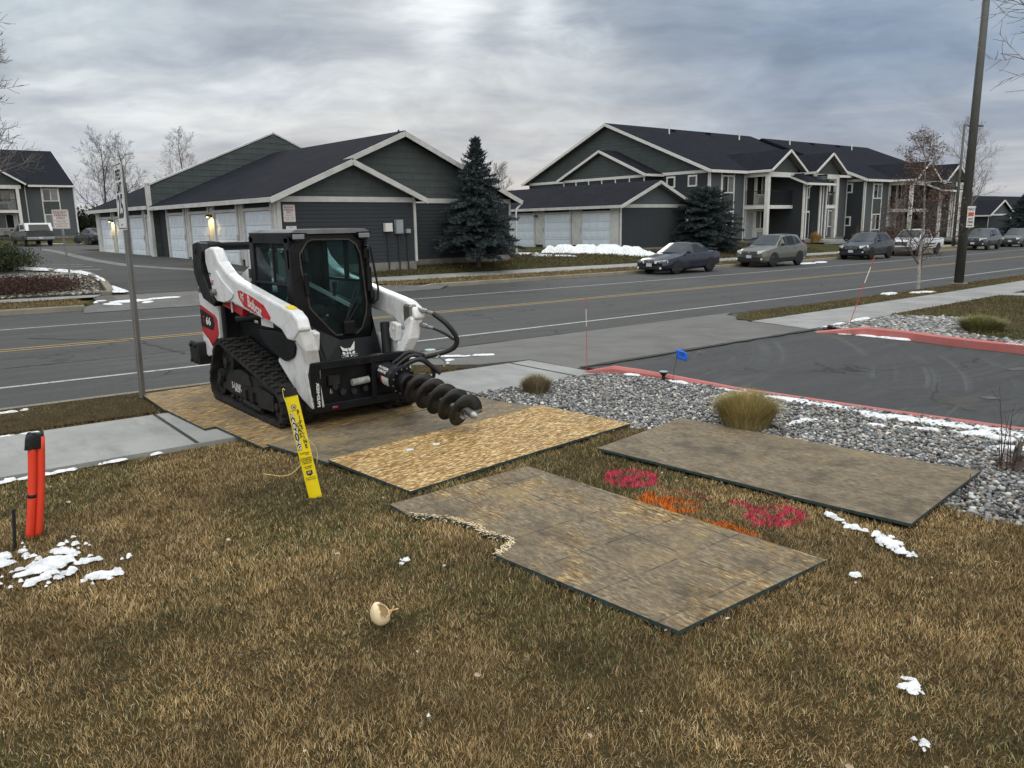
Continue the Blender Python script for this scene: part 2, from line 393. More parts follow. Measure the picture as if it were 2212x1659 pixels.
M_white = nmat('road_paint_white', paintc((.46, .46, .45), .42)); M_yellow = nmat('road_paint_yellow', paintc((.36, .24, .07), .42))
M_red = nmat('red_curb_paint', lambda n, b: (n.put(b.inputs['Base Color'], n.mix(n.ramp(n.noise(n.pos(), 9, 6, .8), (.56, 0.), (.68, 1.)), n.mix(n.noise(n.pos(), 2), (.36, .095, .085), (.50, .16, .145)), (.25, .22, .21))), setattr(b.inputs['Roughness'], 'default_value', .7)))
M_snow = nmat('snow', lambda n, b: (n.put(b.inputs['Base Color'], n.mix(n.ramp(n.noise(n.pos(), 14, 5, .7), (.35, 0.), (.6, 1.)), (.52, .53, .55), (.86, .87, .89))), setattr(b.inputs['Roughness'], 'default_value', .6), n.put(b.inputs['Normal'], n.bump(n.noise(n.pos(), 30, 5, .7), .5, .03))))
M_joint = mat('joint_dark', (.035, .033, .03), .9)
M_joint2 = mat('joint_soft', (.085, .083, .078), .9)

# ---- the ground, one sheet to the horizon
def grid_axis(a, extra):
    return sorted(set([round(x, 3) for x in a]+[round(x, 3) for x in extra]))
us = grid_axis(list(np.arange(-30, 140, 2.0))+[-900, -500, -300, -180, -120, -80, -60, -45, 160, 200, 260, 340, 500, 900], [5.0, 4.1, 4.7, 15.6, 16.6, 7.5, 7.9, 13.25, 14.1])
vq = grid_axis([-900, -300, -60, -20, -8, -3, -1, 0, 1, 2, 3, 4]+PV+[7.7, 7.9, 10.45, 25, 25.4, 26.3, 11.5, 14, 17, 20, 22, 60, 68, 88, 110, 200, 300, 900], [])
gv = []; gf = []
for u in us:
    for q in vq:
        z = zb(u)+float(np.interp(q, PV, PH))-.03
        if 7.6 < u < 14.05 and q < 7.8: z = zb(u)+.02
        elif 4.9 < u < 16.7 and 7.69 < q < 10.5: z = zb(u)-.04
        elif 4.65 < u < 15.7 and 24.29 < q < 26.35: z = zb(u)+float(np.interp(q, [23.4, 26.4], [0, .21]))-.05
        elif 10.43 < q < 24.32: z -= .02
        gv.append((u, q+Sh(u), z))
nq = len(vq)
for i in range(len(us)-1):
    for j in range(nq-1): gf.append((i*nq+j, (i+1)*nq+j, (i+1)*nq+j+1, i*nq+j+1))
mi = []
for i in range(len(us)-1):
    for j in range(nq-1): mi.append(0 if vq[j] < 11 and us[i] < 14 else 1)
g = npmesh('ground', gv, gf, [M_soil, M_farlawn], mi=mi); tag(g, kind='structure')

# ---- the road and its paint
U0, U1 = -60, 300
zroad = lambda u, q: zb(u)
sheet('road', [(U0, 10.47), (U1, 10.47), (U1, 24.33), (U0, 24.33)], M_road, 0, zroad)
def line(name, q, wd, m_, dz=.004, a=U0, b=200): sheet(name, [(a, q-wd/2), (b, q-wd/2), (b, q+wd/2), (a, q+wd/2)], m_, dz, zroad, kn=[])
line('lane_line', 12.75, .10, M_white); line('lane_line', 20.65, .10, M_white)
line('centre_line', 16.78, .10, M_yellow); line('centre_line', 17.05, .10, M_yellow)
def ribbon(name, pts, wd, m_, dz, zf=None, kind='structure', n=1):
    mb = MB(); pts = [Vector((*p, 0)) for p in pts]
    q = []
    for i, p in enumerate(pts):
        t = (pts[min(i+1, len(pts)-1)]-pts[max(i-1, 0)]).normalized(); s_ = Vector((-t.y, t.x, 0))*wd/2*(1 if n == 1 else random.uniform(.4, 1.5))
        for e in (p-s_, p+s_): q.append((e.x, e.y, (zf(e.x, e.y) if zf else zg(e.x, e.y))+dz))
    mb.add(q, [[2*i, 2*i+1, 2*i+3, 2*i+2] for i in range(len(pts)-1)])
    return mb.build(name, m_, kind=kind)
def wig(a, b, k, amp):
    return [(a[0]+(b[0]-a[0])*i/k+random.uniform(-amp, amp), a[1]+(b[1]-a[1])*i/k+random.uniform(-amp, amp)) for i in range(k+1)]
zr = lambda u, v: zb(u)
ribbon('road_crack', wig((2.2, 18.6), (3.6, 16.9), 9, .06)+wig((3.8, 16.6), (4.0, 14.2), 12, .08), .05, M_joint, .006, zr, n=2)
ribbon('road_crack', wig((1.0, 14.6), (9, 14.9), 22, .05), .03, M_joint2, .006, zr, n=2)
ribbon('road_crack', wig((13, 19.0), (33, 19.6), 30, .05), .04, M_joint2, .006, zr, n=2)
ribbon('road_crack', wig((7, 22.4), (24, 22.5), 30, .05), .04, M_joint2, .006, zr, n=2)
ribbon('road_crack', wig((4.6, 11.6), (19, 11.62), 30, .03), .06, M_joint, .006, zr, n=2)
# ---- kerbs: real steps
def kerb(name, pts, wd, h, m_, zf, ends=True, gut=0, tap=(0, 0)):
    """kerb swept along a plan polyline; zf = height of the paving at its foot"""
    mb = MB(); P = [Vector((*p, 0)) for p in pts]; vs = []
    prof = [(-wd/2, -.12), (-wd/2, h-.012), (-wd/2+.02, h), (wd/2-.03, h), (wd/2, h-.03), (wd/2+.03, -.12)]
    for i, p in enumerate(P):
        t = (P[min(i+1, len(P)-1)]-P[max(i-1, 0)]).normalized(); s_ = Vector((-t.y, t.x, 0))
        L0 = sum((P[q+1]-P[q]).length for q in range(i)); L1 = sum((P[q+1]-P[q]).length for q in range(i, len(P)-1)); hh = min(1, (L0+.06)/tap[0] if tap[0] else 1, (L1+.06)/tap[1] if tap[1] else 1)
        for a, z in prof:
            e = p+s_*a; vs.append((e.x, e.y, zf(p.x, p.y)+(z*hh if z > 0 else z)))
    k = len(prof)
    fs = [[i*k+j, i*k+j+1, (i+1)*k+j+1, (i+1)*k+j] for i in range(len(P)-1) for j in range(k-1)]+[list(range(k)), [(len(P)-1)*k+j for j in range(k)]]
    mb.add(vs, fs); mb.smooth = False
    return mb.build(name, m_, kind='structure')
def seg(u0, u1, q, n): return [(u0+(u1-u0)*i/n, q+Sh(u0+(u1-u0)*i/n)) for i in range(n+1)]
kerb('kerb', [(14.15, 9.75), (14.6, 10.1), (15.1, 10.42+Sh(15))]+seg(15.7, 200, 10.40, 60), .16, .15, M_curb, zr, tap=(1.6, 0))
kerb('kerb', seg(-60, 5.6, 10.40, 24), .16, .15, M_curb, zr)
kerb('kerb', [(x, y) for x, y in seg(200, 15.9, 24.385, 60)]+[(15.3, 24.5), (14.7, 24.95)], .16, .15, M_curb, zr, tap=(0, 1.4))
kerb('kerb', [(x, y) for x, y in seg(4.3, -60, 24.385, 24)], .16, .15, M_curb, zr)
for i in range(24):
    u = 16+i*3.05
    ribbon('kerb_joint', [(u, 24.32+Sh(u)), (u, 24.5+Sh(u))], .03, M_joint, .006, lambda a, b: zb(a)+.15)
# ---- near side paving
sheet('sidewalk', [(-60, 7.18), (7.3, 7.18), (7.3, 8.72), (-60, 8.72)], M_conc, .012, thick=.06)
sheet('sidewalk', [(13.45, 7.75), (200, 7.75), (200, 9.35), (13.9, 9.3)], M_conc, .012, thick=.06)
for u in list(np.arange(-1.1, -50, -1.55))+[.45, 2.05, 3.6, 5.25, 6.9]: ribbon('sidewalk_joint', [(u, 7.2), (u+.02, 8.7)], .035, M_joint, .016)
for u in np.arange(15, 60, 1.55): ribbon('sidewalk_joint', [(u, 7.77+Sh(u)), (u, 9.3+Sh(u))], .02, M_joint2, .016)
zap = lambda u, q: zb(u)+float(np.interp(q, [7.7, 9.0, 10.4, 11.55], [.20, .195, .12, .004]))
sheet('driveway_apron', [(7.3, 7.72), (13.4, 7.72), (13.7, 9.2), (15.3, 10.9), (16.3, 11.45), (5.0, 11.45), (5.3, 10.5), (6.5, 8.9), (7.32, 8.74)], M_apron, .006, zap, kn=[8.7, 10.4, 11], thick=.05)
ribbon('apron_joint', wig((7.4, 7.74), (13.5, 7.76), 24, .012), .10, M_joint, .012, lambda u, v: zap(u, v), n=2)
ribbon('apron_joint', [(10.4, 7.8), (10.5, 11.3)], .02, M_joint2, .012, lambda u, v: zap(u, v))
zlot = lambda u, q: zb(u)+float(np.interp(q, [5.5, 7.7], [.12, .19]))
sheet('parking_lot', [(7.5, 7.70), (13.8, 7.70), (14.1, 6.8), (13.8, 5.2), (13.7, 4.0), (13.3, -1), (13, -20), (9.6, -20), (8.0, 2.0), (7.6, 4.5), (7.5, 6)], M_lot, .006, zlot, kn=[5, 6, 7])
cn = [(7.22, 7.5), (7.33, 7.04), (7.42, 6.69), (7.48, 6.29), (7.53, 5.27), (7.58, 4.83), (7.64, 4.3), (7.70, 3.8), (7.78, 3.22), (7.88, 2.6), (8.0, 2.0), (8.4, .8), (9.2, -2)]
kerb('red_kerb', cn[::-1], .10, .156, M_red, lambda u, v: zb(u)+float(np.interp(v, [5.5, 7.7], [.12, .19])), tap=(0, .5))
cr = [(13.2, 7.6), (13.5, 7.3), (13.72, 6.9), (13.80, 6.3), (13.76, 5.7), (13.70, 5.1), (13.67, 4.6), (13.64, 4.0), (13.6, 3.2), (13.4, 1), (13.2, -2)]
rk = kerb('red_kerb', cr, .19, .14, M_red, lambda u, v: zb(u)+float(np.interp(v, [5.5, 7.7], [.12, .19])), tap=(1.0, 0))
# small worn patches and salt marks on the lot
for (x, y, a, b) in ((11.2, 3.0, .28, .05), (11.9, 3.9, .32, .05), (9.7, 3.4, .16, .06)):
    sheet('pavement_patch', [(x, y), (x+a, y-.1), (x+a+.05, y+b), (x+.04, y+b+.07)], M_joint2, .011, zlot, kn=[], shift=False)
# lettering on the right hand kerb
mbt = MB(); p0 = Vector((13.63, 4.62)); p1 = Vector((13.60, 3.85)); t = (p1-p0).normalized()
text(mbt, 'FIRE LANE', frame((p0.x-.015, p0.y, zb(13.6)+.2635), (t.x, t.y, 0), (1, 0, .0)), (.19, .15), .002, .02, 'LEFT')
tag(mbt.build('kerb_lettering', mat('stencil_white', (.72, .70, .68), .8)), kind='structure')
# ---- gravel beds and verges
bed = [(5.10, 7.16), (7.20, 7.16), (7.28, 7.04), (7.37, 6.69), (7.43, 6.29), (7.47, 5.27), (7.53, 4.83), (7.58, 4.3), (7.65, 3.8), (7.72, 3.22), (7.82, 2.6), (7.94, 2.0), (8.34, .8), (9.0, -1), (6.2, -1), (5.6, 1.0), (5.2, 1.75), (5.35, 2.4), (5.7, 3.6), (5.25, 4.75), (5.15, 5.9)]
bedR = [(13.6, 7.62), (13.95, 7.62), (16.4, 7.6), (16.9, 6.5), (16.0, 5.9), (14.3, 5.5), (14.0, 3.0), (13.6, 1), (13.5, 1), (13.68, 3.2), (13.73, 4.1), (13.76, 4.7), (13.80, 5.2), (13.88, 5.8), (13.90, 6.3), (13.84, 6.85), (13.7, 7.3)]
M_bed = nmat('gravel_bed', lambda n, b: (n.put(b.inputs['Base Color'], n.mix(n.vor(n.pos(), 26, 'F1', 'Color'), (.025, .024, .022), (.13, .125, .12))), setattr(b.inputs['Roughness'], 'default_value', .9)))
zbed = lambda u, q: zb(u)+float(np.interp(q, [5, 7.2], [.27, .23]))-.012*max(0, min(1, (u-6.9)/.6))
sheet('gravel_ground', bed, M_bed, -.005, zbed, kn=[5], du=.25)
sheet('gravel_ground', bedR, M_bed, .0, lambda u, q: zb(u)+.235, kn=[])
sheet('lawn', [(14.0, 3.0), (14.3, 5.5), (16.0, 5.9), (16.9, 6.5), (16.4, 7.6), (60, 7.75), (60, -20), (13.0, -20), (13.6, 1)], M_lawn, .02, lambda u, q: zb(u)+.24, kn=[], du=4)
sheet('path', [(22.6, 7.7), (23.6, 7.7), (25.5, 5.6), (40, -4), (39, -5), (24.0, 5.4)], M_conc, .035, lambda u, q: zb(u)+.24, kn=[], shift=True)
sheet('verge', [(13.9, 9.30), (200, 9.36), (200, 10.35), (15.0, 10.38), (14.55, 10.12), (14.0, 9.72)], M_lawn, .02, kn=[], thick=.25)
sheet('verge', [(16.8, 24.5), (200, 24.5), (200, 25.9), (14.6, 25.9), (13.9, 25.2)], M_straw, .006)
sheet('verge', [(-60, 24.5), (4.1, 24.5), (4.55, 25.0), (4.4, 25.5), (2, 25.9), (-60, 25.9)], M_straw, .006)
sheet('sidewalk', [(13.1, 25.9), (200, 25.9), (200, 27.35), (13.1, 27.35)], M_conc, .014, thick=.06)
sheet('sidewalk', [(-60, 25.9), (2, 25.9), (4.9, 26.1), (5.3, 26.7), (2.5, 26.75), (-60, 26.9)], M_conc, .014)
# ---- far side driveway and parking lot
sheet('driveway_apron', [(4.1, 23.4), (15.6, 23.4), (16.6, 24.3), (14.5, 25.1), (13.2, 26.2), (13.1, 27.3), (11.9, 27.3), (11.9, 26.4), (5.9, 26.4), (5.0, 26.3), (4.8, 25.0), (4.3, 24.4)], M_apron, .012, lambda u, q: zb(u)+float(np.interp(q, [23.4, 26.4, 27.4], [0, .22, .27])), kn=[26.4])
sheet('detectable_pad', [(4.8, 24.9), (5.35, 24.9), (5.4, 26.2), (4.85, 26.0)], M_joint2, .02, lambda u, q: zb(u)+float(np.interp(q, [23.4, 26.4, 27.4], [0, .22, .27])), kn=[26.4])
sheet('verge', [(-60, 8.76), (6.4, 8.95), (5.35, 10.3), (5.2, 10.33), (-60, 10.33)], M_soil, .0)
sheet('parking_lot', [(5.5, 26.35), (12.8, 26.35), (11.75, 27.6), (9.75, 54.8), (22, 56), (22, 75), (-80, 84), (-80, 40), (-6, 38), (1.2, 35.25), (4.35, 32.35), (5.12, 30.75), (5.58, 30.1), (5.73, 28.5), (5.62, 26.9)], M_farlot, .016, du=3)
M_pan = nmat('concrete_pan', conc((.16, .155, .145)))
ribbon('valley_gutter', [(8.5, 60), (8.1, 52), (7.3, 38), (7.5, 33), (9.2, 30.0), (11.4, 28.3)], .55, M_pan, .026)
for q in (34.9, 33.2, 31.8): ribbon('bay_line', [(2.2, q+1.4), (6.3, q-.1)], .10, M_white, .024)
isl = [(4.3, 32.3), (5.05, 30.7), (5.5, 30.0), (5.65, 28.4), (5.55, 26.9)]
kerb('kerb', [(1.2, 35.2)]+isl+[(5.3, 26.5)], .22, .12, M_curb, lambda u, v: zg(u, v)+.0)
sheet('gravel_ground', [(-20, 26.95), (2.5, 26.78), (5.4, 26.75), (5.5, 28.4), (5.4, 29.9), (4.9, 30.6), (4.2, 32.2), (1.1, 35.1), (-20, 36)], M_bed, .03)
kerb('kerb', [(-70, 83.5), (14, 75.6), (20, 75.0), (22, 70)], .2, .14, M_curb, lambda u, v: zg(u, v))
# ------------------------------------------------------------ building materials
def siding_fn(c, streak=.12):
    def fn(n, b):
        P = n.obj(); f = n.noise(n.mp(P, scale=(1, 1, .25)), 1.6, 5, .6); g = n.noise(n.mp(P, scale=(.5, .5, 14)), 2, 2)
        k = n.mix(f, tuple(x*(1-streak) for x in c), tuple(x*(1+streak) for x in c)); k = n.mix(n.m('MULTIPLY', g, .3), k, tuple(x*.82 for x in c))
        n.put(b.inputs['Base Color'], k); b.inputs['Roughness'].default_value = .8; b.inputs['Specular IOR Level'].default_value = .2; n.put(b.inputs['Normal'], n.bump(n.noise(n.mp(P, scale=(1, 1, 6)), 20, 3), .15, .01))
    return fn
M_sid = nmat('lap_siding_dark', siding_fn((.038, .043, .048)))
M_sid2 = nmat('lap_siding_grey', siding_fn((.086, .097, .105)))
def shake_fn(c):
    def fn(n, b):
        P = n.obj(); x, y, z = n.sep(P)
        bt = n.new('ShaderNodeTexBrick'); n.put(bt.inputs['Vector'], n.comb(n.m('ADD', x, y), z, 0.)); bt.inputs['Scale'].default_value = 1
        bt.inputs['Brick Width'].default_value = .55; bt.inputs['Row Height'].default_value = .3; bt.inputs['Mortar Size'].default_value = .006
        n.put(bt.inputs['Color1'], tuple(q*.92 for q in c)); n.put(bt.inputs['Color2'], tuple(q*1.1 for q in c)); n.put(bt.inputs['Mortar'], tuple(q*.6 for q in c))
        k = n.mix(n.ramp(n.noise(n.mp(P, scale=(3, 3, .5)), 2, 5), (.4, 0.), (.8, .55)), bt.outputs[0], tuple(q*.7 for q in c))
        n.put(b.inputs['Base Color'], k); b.inputs['Roughness'].default_value = .8; b.inputs['Specular IOR Level'].default_value = .2
    return fn
M_shake = nmat('shake_siding', shake_fn((.068, .081, .081)))
def roof_fn(n, b):
    P = n.obj(); x, y, z = n.sep(P)
    f = n.noise(P, 7, 4, .7); g = n.noise(n.mp(P, scale=(.4, .4, 1)), 1.2, 4); v = n.vor(n.mp(P, scale=(3.0, 3.0, 8)), 1.0, 'F1', 'Color')
    c = n.mix(f, (.010, .0115, .016), (.022, .024, .032)); c = n.mix(.35, c, n.mix(n.sep(v)[0], (.009, .010, .014), (.026, .028, .038)))
    c = n.mix(n.m('MULTIPLY', g, .4), c, (.014, .0155, .021))
    fr = n.m('FRACT', n.m('DIVIDE', z, .056)); c = n.mix(n.m('MULTIPLY', n.m('LESS_THAN', fr, .3), .45), c, (.006, .0065, .009)); c = n.mix(n.ramp(n.noise(n.mp(P, scale=(1, 1, .3)), .8, 5, .7), (.5, 0.), (.75, .35)), c, (.028, .03, .036))
    n.put(b.inputs['Base Color'], c); b.inputs['Roughness'].default_value = 1; b.inputs['Specular IOR Level'].default_value = .06
M_roof = nmat('shingle_roof', roof_fn)
M_trim = mat('painted_trim', (.50, .50, .485), .6, var=.08, dirt=.35, dcol=(.2, .18, .15), ds=1.6)
M_trimw = mat('white_trim', (.64, .63, .61), .6, var=.06, dirt=.2, dcol=(.3, .28, .25))
M_door = mat('garage_door_white', (.60, .66, .72), .5, var=.05, dirt=.12, dcol=(.35, .36, .38))
M_found = mat('foundation', (.20, .19, .17), .9, var=.2, dirt=.5, dcol=(.08, .07, .055))
M_glass = mat('window_glass', (.02, .026, .028), .06, var=.3, vs_=1, spec=.8)
M_glass2 = mat('window_blind', (.13, .15, .15), .15, var=.25, vs_=.8, spec=.8)
M_rail = mat('black_rail', (.012, .013, .016), .5)
M_metal = mat('grey_metal', (.30, .32, .34), .4, metal=.6, dirt=.3, dcol=(.15, .12, .1))
M_soffit = mat('soffit', (.20, .19, .165), .8)
M_gray = mat('grey_box', (.26, .28, .29), .6)
M_dark = mat('dark_void', (.01, .01, .012), .7)

def siding(mb, o, d, L, z0, z1, nrm, pitch=.15, top=None, proj=.014):
    """lap boards: each course a leaning board with a lip; top(x)->max z for gables (clipped per course)"""
    o = Vector(o); d = Vector(d); nr = Vector(nrm); z = z0
    k = 0
    while z < z1-1e-4:
        zt = min(z+pitch, z1)
        if top:
            xs = [x/60*L for x in range(61)]; ok = [x for x in xs if top(x) > z+.005]
            if not ok: break
            a0, a1 = ok[0], ok[-1]; ok2 = [x for x in xs if top(x) >= zt-1e-3]
            b0, b1 = (ok2[0], ok2[-1]) if ok2 else ((a0+a1)/2, (a0+a1)/2)
        else: a0, a1, b0, b1 = 0, L, 0, L
        p = [o+d*a0+nr*proj, o+d*a1+nr*proj, o+d*b1, o+d*b0]
        mb.quad(*[(q.x, q.y, zz) for q, zz in zip(p, (z, z, zt, zt))])
        e = [o+d*a0+nr*proj, o+d*a1+nr*proj, o+d*a1, o+d*a0]
        mb.quad(*[(q.x, q.y, z) for q in e])
        z = zt
def slab_roof(mb, poly, t=.12):
    """poly of 3D points (planar) thickened downward"""
    n = len(poly); vs = [tuple(p) for p in poly]+[(p[0], p[1], p[2]-t) for p in poly]
    mb.add(vs, [list(range(n)), list(range(n, 2*n))[::-1]]+[[i, (i+1) % n, n+(i+1) % n, n+i] for i in range(n)])
def garage_door(parent, o, d, nr, W_, H, rows=4, colsn=4, label=None, number=None):
    o = Vector(o); d = Vector(d); nr = Vector(nr); mb = MB(); up = Vector((0, 0, 1))
    def bx(x0, x1, z0, z1, t0, t1):
        c = [o+d*x+up*z+nr*t for t in (t0, t1) for z in (z0, z1) for x in (x0, x1)]
        mb.add(c, [(0, 1, 3, 2), (4, 6, 7, 5), (0, 4, 5, 1), (2, 3, 7, 6), (0, 2, 6, 4), (1, 5, 7, 3)])
    for r in range(rows):
        z0 = r*H/rows; z1 = (r+1)*H/rows-.012
        bx(0, W_, z0, z1, .02, .05)
        for c in range(colsn):
            x0 = W_*(c+.12)/colsn; x1 = W_*(c+.88)/colsn
            bx(x0, x1, z0+.11, z1-.10, .05, .062)
            bx(x0+.05, x1-.05, z0+.15, z1-.14, .062, .072)
    dr = mb.build('garage_door', M_door, parent)
    if label: dr['label'] = label
    if number:
        m2 = MB(); text(m2, number, frame(o+d*W_*.5+up*(H-.28)+nr*.076, d*(1 if d.cross(up).dot(nr) > 0 else -1), up), (.13, .13), .004)
        m2.build('door_number', M_dark, dr)
    return dr
def box_at(mb, o, d, nr, x0, x1, z0, z1, t0, t1):
    o = Vector(o); d = Vector(d); nr = Vector(nr); up = Vector((0, 0, 1))
    c = [o+d*x+up*z+nr*t for t in (t0, t1) for z in (z0, z1) for x in (x0, x1)]
    mb.add(c, [(0, 1, 3, 2), (4, 6, 7, 5), (0, 4, 5, 1), (2, 3, 7, 6), (0, 2, 6, 4), (1, 5, 7, 3)])
M_lampg = bpy.data.materials.new('lamp_glow'); M_lampg.use_nodes = True
_b = M_lampg.node_tree.nodes['Principled BSDF']; _b.inputs['Emission Color'].default_value = (1, .72, .25, 1); _b.inputs['Emission Strength'].default_value = 6
M_lampoff = mat('lamp_dark', (.02, .02, .02), .4)
def wall_lamp(loc, rz, nr, lit, label, group):
    e = empty('wall_lamp', loc, rz, label, 'wall lamp', group)
    nr = Vector(nr); mb = MB(); mb.box(nr*.03, (.10, .10, .12), bev=.01); mb.bar(nr*.02+Vector((0, 0, .03)), nr*.2+Vector((0, 0, .05)), .05, .04)
    mb.build('bracket', M_lampoff, e)
    m2 = MB(); m2.lathe([(.06, .0), (.10, -.06), (.085, -.075)], nr*.2+Vector((0, 0, .04)), (0, 0, 1), 12); m2.build('lamp_shade', M_lampoff, e)
    m3 = MB(); m3.ball(nr*.2+Vector((0, 0, -.02)), .05, 8, 6); m3.build('bulb', M_lampg if lit else M_gray, e)
    if lit:
        l = bpy.data.lights.new('lamp_light', 'SPOT'); l.energy = 40; l.color = (1, .70, .22); l.spot_size = R(150); l.spot_blend = .6; l.shadow_soft_size = .05
        lo = bpy.data.objects.new('lamp_light', l); COL.objects.link(lo); lo.parent = e; lo.location = nr*.17+Vector((0, 0, -.09)); 
        lo.rotation_euler = (Vector((nr.x*.45, nr.y*.45, 1))).to_track_quat('Z', 'Y').to_euler()
    return e

# ------------------------------------------------------------ garages beside the driveway (two rows under one big roof)
GZ = .62; GR = R(3.8); GX, GY = 11.6, 28.1
def garage_one():
    e = empty('garage_building', (GX, GY, GZ), GR, 'long dark garage block with white doors and a front gable, left of the spruce', 'garage block')
    ew = 2.52; s = .417; oh = .45; W2 = 6.15; sb = .9; Ls = 12.35; Le = 22.2
    zr_ = lambda x: ew+.06+s*((x+oh) if x < W2 else (2*W2-x+oh))
    zs = lambda x: ew+.06+s*((x+oh) if x < 3.05 else (6.1-x+oh))
    wl = MB()
    siding(wl, (0, 0, 0), (1, 0, 0), 6.1, .02, ew, (0, -1, 0))                        # small gable wall
    siding(wl, (6.1, 0, 0), (0, 1, 0), sb, .02, ew, (1, 0, 0))
    wl.part(); siding(wl, (6.1, sb, 0), (1, 0, 0), 6.2, .02, ew, (0, -1, 0))
    wl.part(); siding(wl, (0, 0, 0), (0, 1, 0), Le, .02, ew+.1, (-1, 0, 0), .15)
    siding(wl, (12.3, sb, 0), (0, 1, 0), Le-sb, .02, ew, (1, 0, 0), .3)
    wl.quad((0, Le, 0), (12.3, Le, 0), (12.3, Le, ew), (6.15, Le, zr_(6.15)-.1), (0, Le, ew))
    wl.build('wall', M_sid, e)
    gp = MB()
    siding(gp, (0, -.012, 0), (1, 0, 0), 6.1, ew, 6, (0, -1, 0), .29, lambda x: zs(x)-.1)
    gp.part(); siding(gp, (3.4, sb-.012, 0), (1, 0, 0), 8.9, ew, 7, (0, -1, 0), .29, lambda x: zr_(x+3.4)-.1)
    gp.build('gable_panel', M_shake, e)
    fd = MB()
    fd.box((3.05, .03, -.35), (6.14, .1, .74)); fd.box((9.2, sb+.03, -.35), (6.2, .1, .74)); fd.box((.06, Le/2, -.3), (.1, Le, .62)); fd.box((12.27, Le/2, -.3), (.1, Le-2, .62))
    fd.build('foundation', M_found, e, each=True)
    rf = MB()
    def P(x, y, f): return (x, y, f(x))
    slab_roof(rf, [P(-oh, -.42, zr_), P(3.05, -.42, zr_), P(3.05, .46, zr_), P(W2, .46, zr_), P(W2, Ls-.12, zr_), P(-oh, Ls-.12, zr_)])
    slab_roof(rf, [P(W2, .46, zr_), P(12.3+oh, .46, zr_), P(12.3+oh, Ls-.12, zr_), P(W2, Ls-.12, zr_)])
    slab_roof(rf, [P(3.05, -.42, zs), P(6.1+oh, -.42, zs), P(6.1+oh, .885, zs), P(3.05, .885, zs)])
    z2 = lambda x: zr_(x)+.06
    slab_roof(rf, [P(-oh, Ls+.12, z2), P(W2, Ls+.12, z2), P(W2, Le+.4, z2), P(-oh, Le+.4, z2)])
    slab_roof(rf, [P(W2, Ls+.12, z2), P(12.3+oh, Ls+.12, z2), P(12.3+oh, Le+.4, z2), P(W2, Le+.4, z2)])
    rf.build('roof', M_roof, e)
    tr = MB()
    def rake(x0, x1, y, f, dz=-.015):
        a = (x0, y, f(x0)-.12+dz); b = (x1, y, f(x1)-.12+dz); tr.bar(a, b, .05, .2)
    rake(-oh, 3.05, -.45, zs); rake(6.1+oh, 3.05, -.45, zs)
    rake(3.1, W2, .43, zr_); rake(12.3+oh, W2, .43, zr_)
    tr.bar((-oh-.03, -.45, zr_(-oh)-.10), (-oh-.03, Ls-.1, zr_(-oh)-.10), .05, .17)
    tr.bar((-oh-.03, Ls+.1, z2(-oh)-.10), (-oh-.03, Le+.4, z2(-oh)-.10), .05, .17)
    tr.box((3.05, -.03, ew-.0), (6.2, .05, .2)); tr.box((9.3, sb-.03, ew), (6.1, .05, .2))
    tr.box((6.12, -.02, ew/2), (.11, .09, ew-.02)); tr.box((.06, -.03, ew/2), (.16, .07, ew-.1)); tr.box((12.3, sb-.02, ew/2), (.11, .09, ew-.02))
    tr.build('trim_board', M_trim, e, each=True)
    so_ = MB(); so_.quad((-oh, -.4, ew+.03), (0, -.4, ew+.03), (0, Le, ew+.03), (-oh, Le, ew+.03)); so_.quad((0, -.42, zs(0)-.13), (3.05, -.42, zs(3.05)-.13), (3.05, 0, zs(3.05)-.13), (0, 0, zs(0)-.13))
    so_.quad((3.05, -.42, zs(3.05)-.13), (6.5, -.42, zs(6.5)-.13), (6.5, 0, zs(6.5)-.13), (3.05, 0, zs(3.05)-.13)); so_.build('soffit', M_soffit, e, each=True)
    # fire wall rising over the roof
    fw = MB()
    siding(fw, (-.3, Ls-.13, 0), (1, 0, 0), 12.9, 2.6, 9, (0, -1, 0), .29, lambda x: zr_(x-.3)+.92)
    fw.prism([(-.3, .0), (-.3, zr_(-.3)+.92), (W2, zr_(W2)+.92), (12.6, zr_(12.6)+.92), (12.6, 2.6), (.02, 2.6), (.02, 0)], lambda a, b, t: (a, t, b), Ls-.1, Ls+.1)
    w_ = fw.build('fire_wall', M_shake, e)
    fc = MB(); fc.bar((-.42, Ls, zr_(-.42)+.96), (W2, Ls, zr_(W2)+.97), .34, .07); fc.bar((12.7, Ls, zr_(12.7)+.96), (W2, Ls, zr_(W2)+.97), .34, .07)
    fc.box((-.36, Ls, (ew+1.02)/2+.1), (.14, .34, ew+1.1)); fc.build('wall_cap', M_trim, w_)
    # door bays
    ft = MB(); pn = MB(); nr = (-1, 0, 0); o = (0, 0, 0); d = (0, 1, 0)
    ds_ = [(.30, 2.30), (3.30, 2.15), (6.10, 2.05), (8.85, 2.0), (12.72, 1.15), (14.28, 2.15), (16.85, 2.0), (19.35, 2.1)]; ys = [q[0]-.16 for q in ds_]
    for i, (y, dw_) in enumerate(ds_):
        y -= .16; garage_door(e, (0, y+.16, .03), d, nr, dw_, 2.1)
        y2 = y+.16+dw_; yn = ds_[i+1][0]-.14 if i < 7 else Le; box_at(ft, o, d, nr, y+.02, y+.16, 0, ew-.02, 0, .13); box_at(ft, o, d, nr, y2, y2+.14, 0, ew-.02, 0, .13)
        box_at(ft, o, d, nr, y+.16, y2, 2.13, 2.24, 0, .13)
        box_at(pn, o, d, nr, y+.16, y2, 2.24, ew-.02, .0, .05)
        if i not in (3, 7):
            w3_ = (yn-y2-.18)/2
            for a in (0, w3_+.02): box_at(ft, o, d, nr, y2+.15+a, y2+.15+a+w3_-.02, .28, ew-.02, 0, .09)
            box_at(pn, o, d, nr, y2+.15, yn, 0, .26, .0, .03)
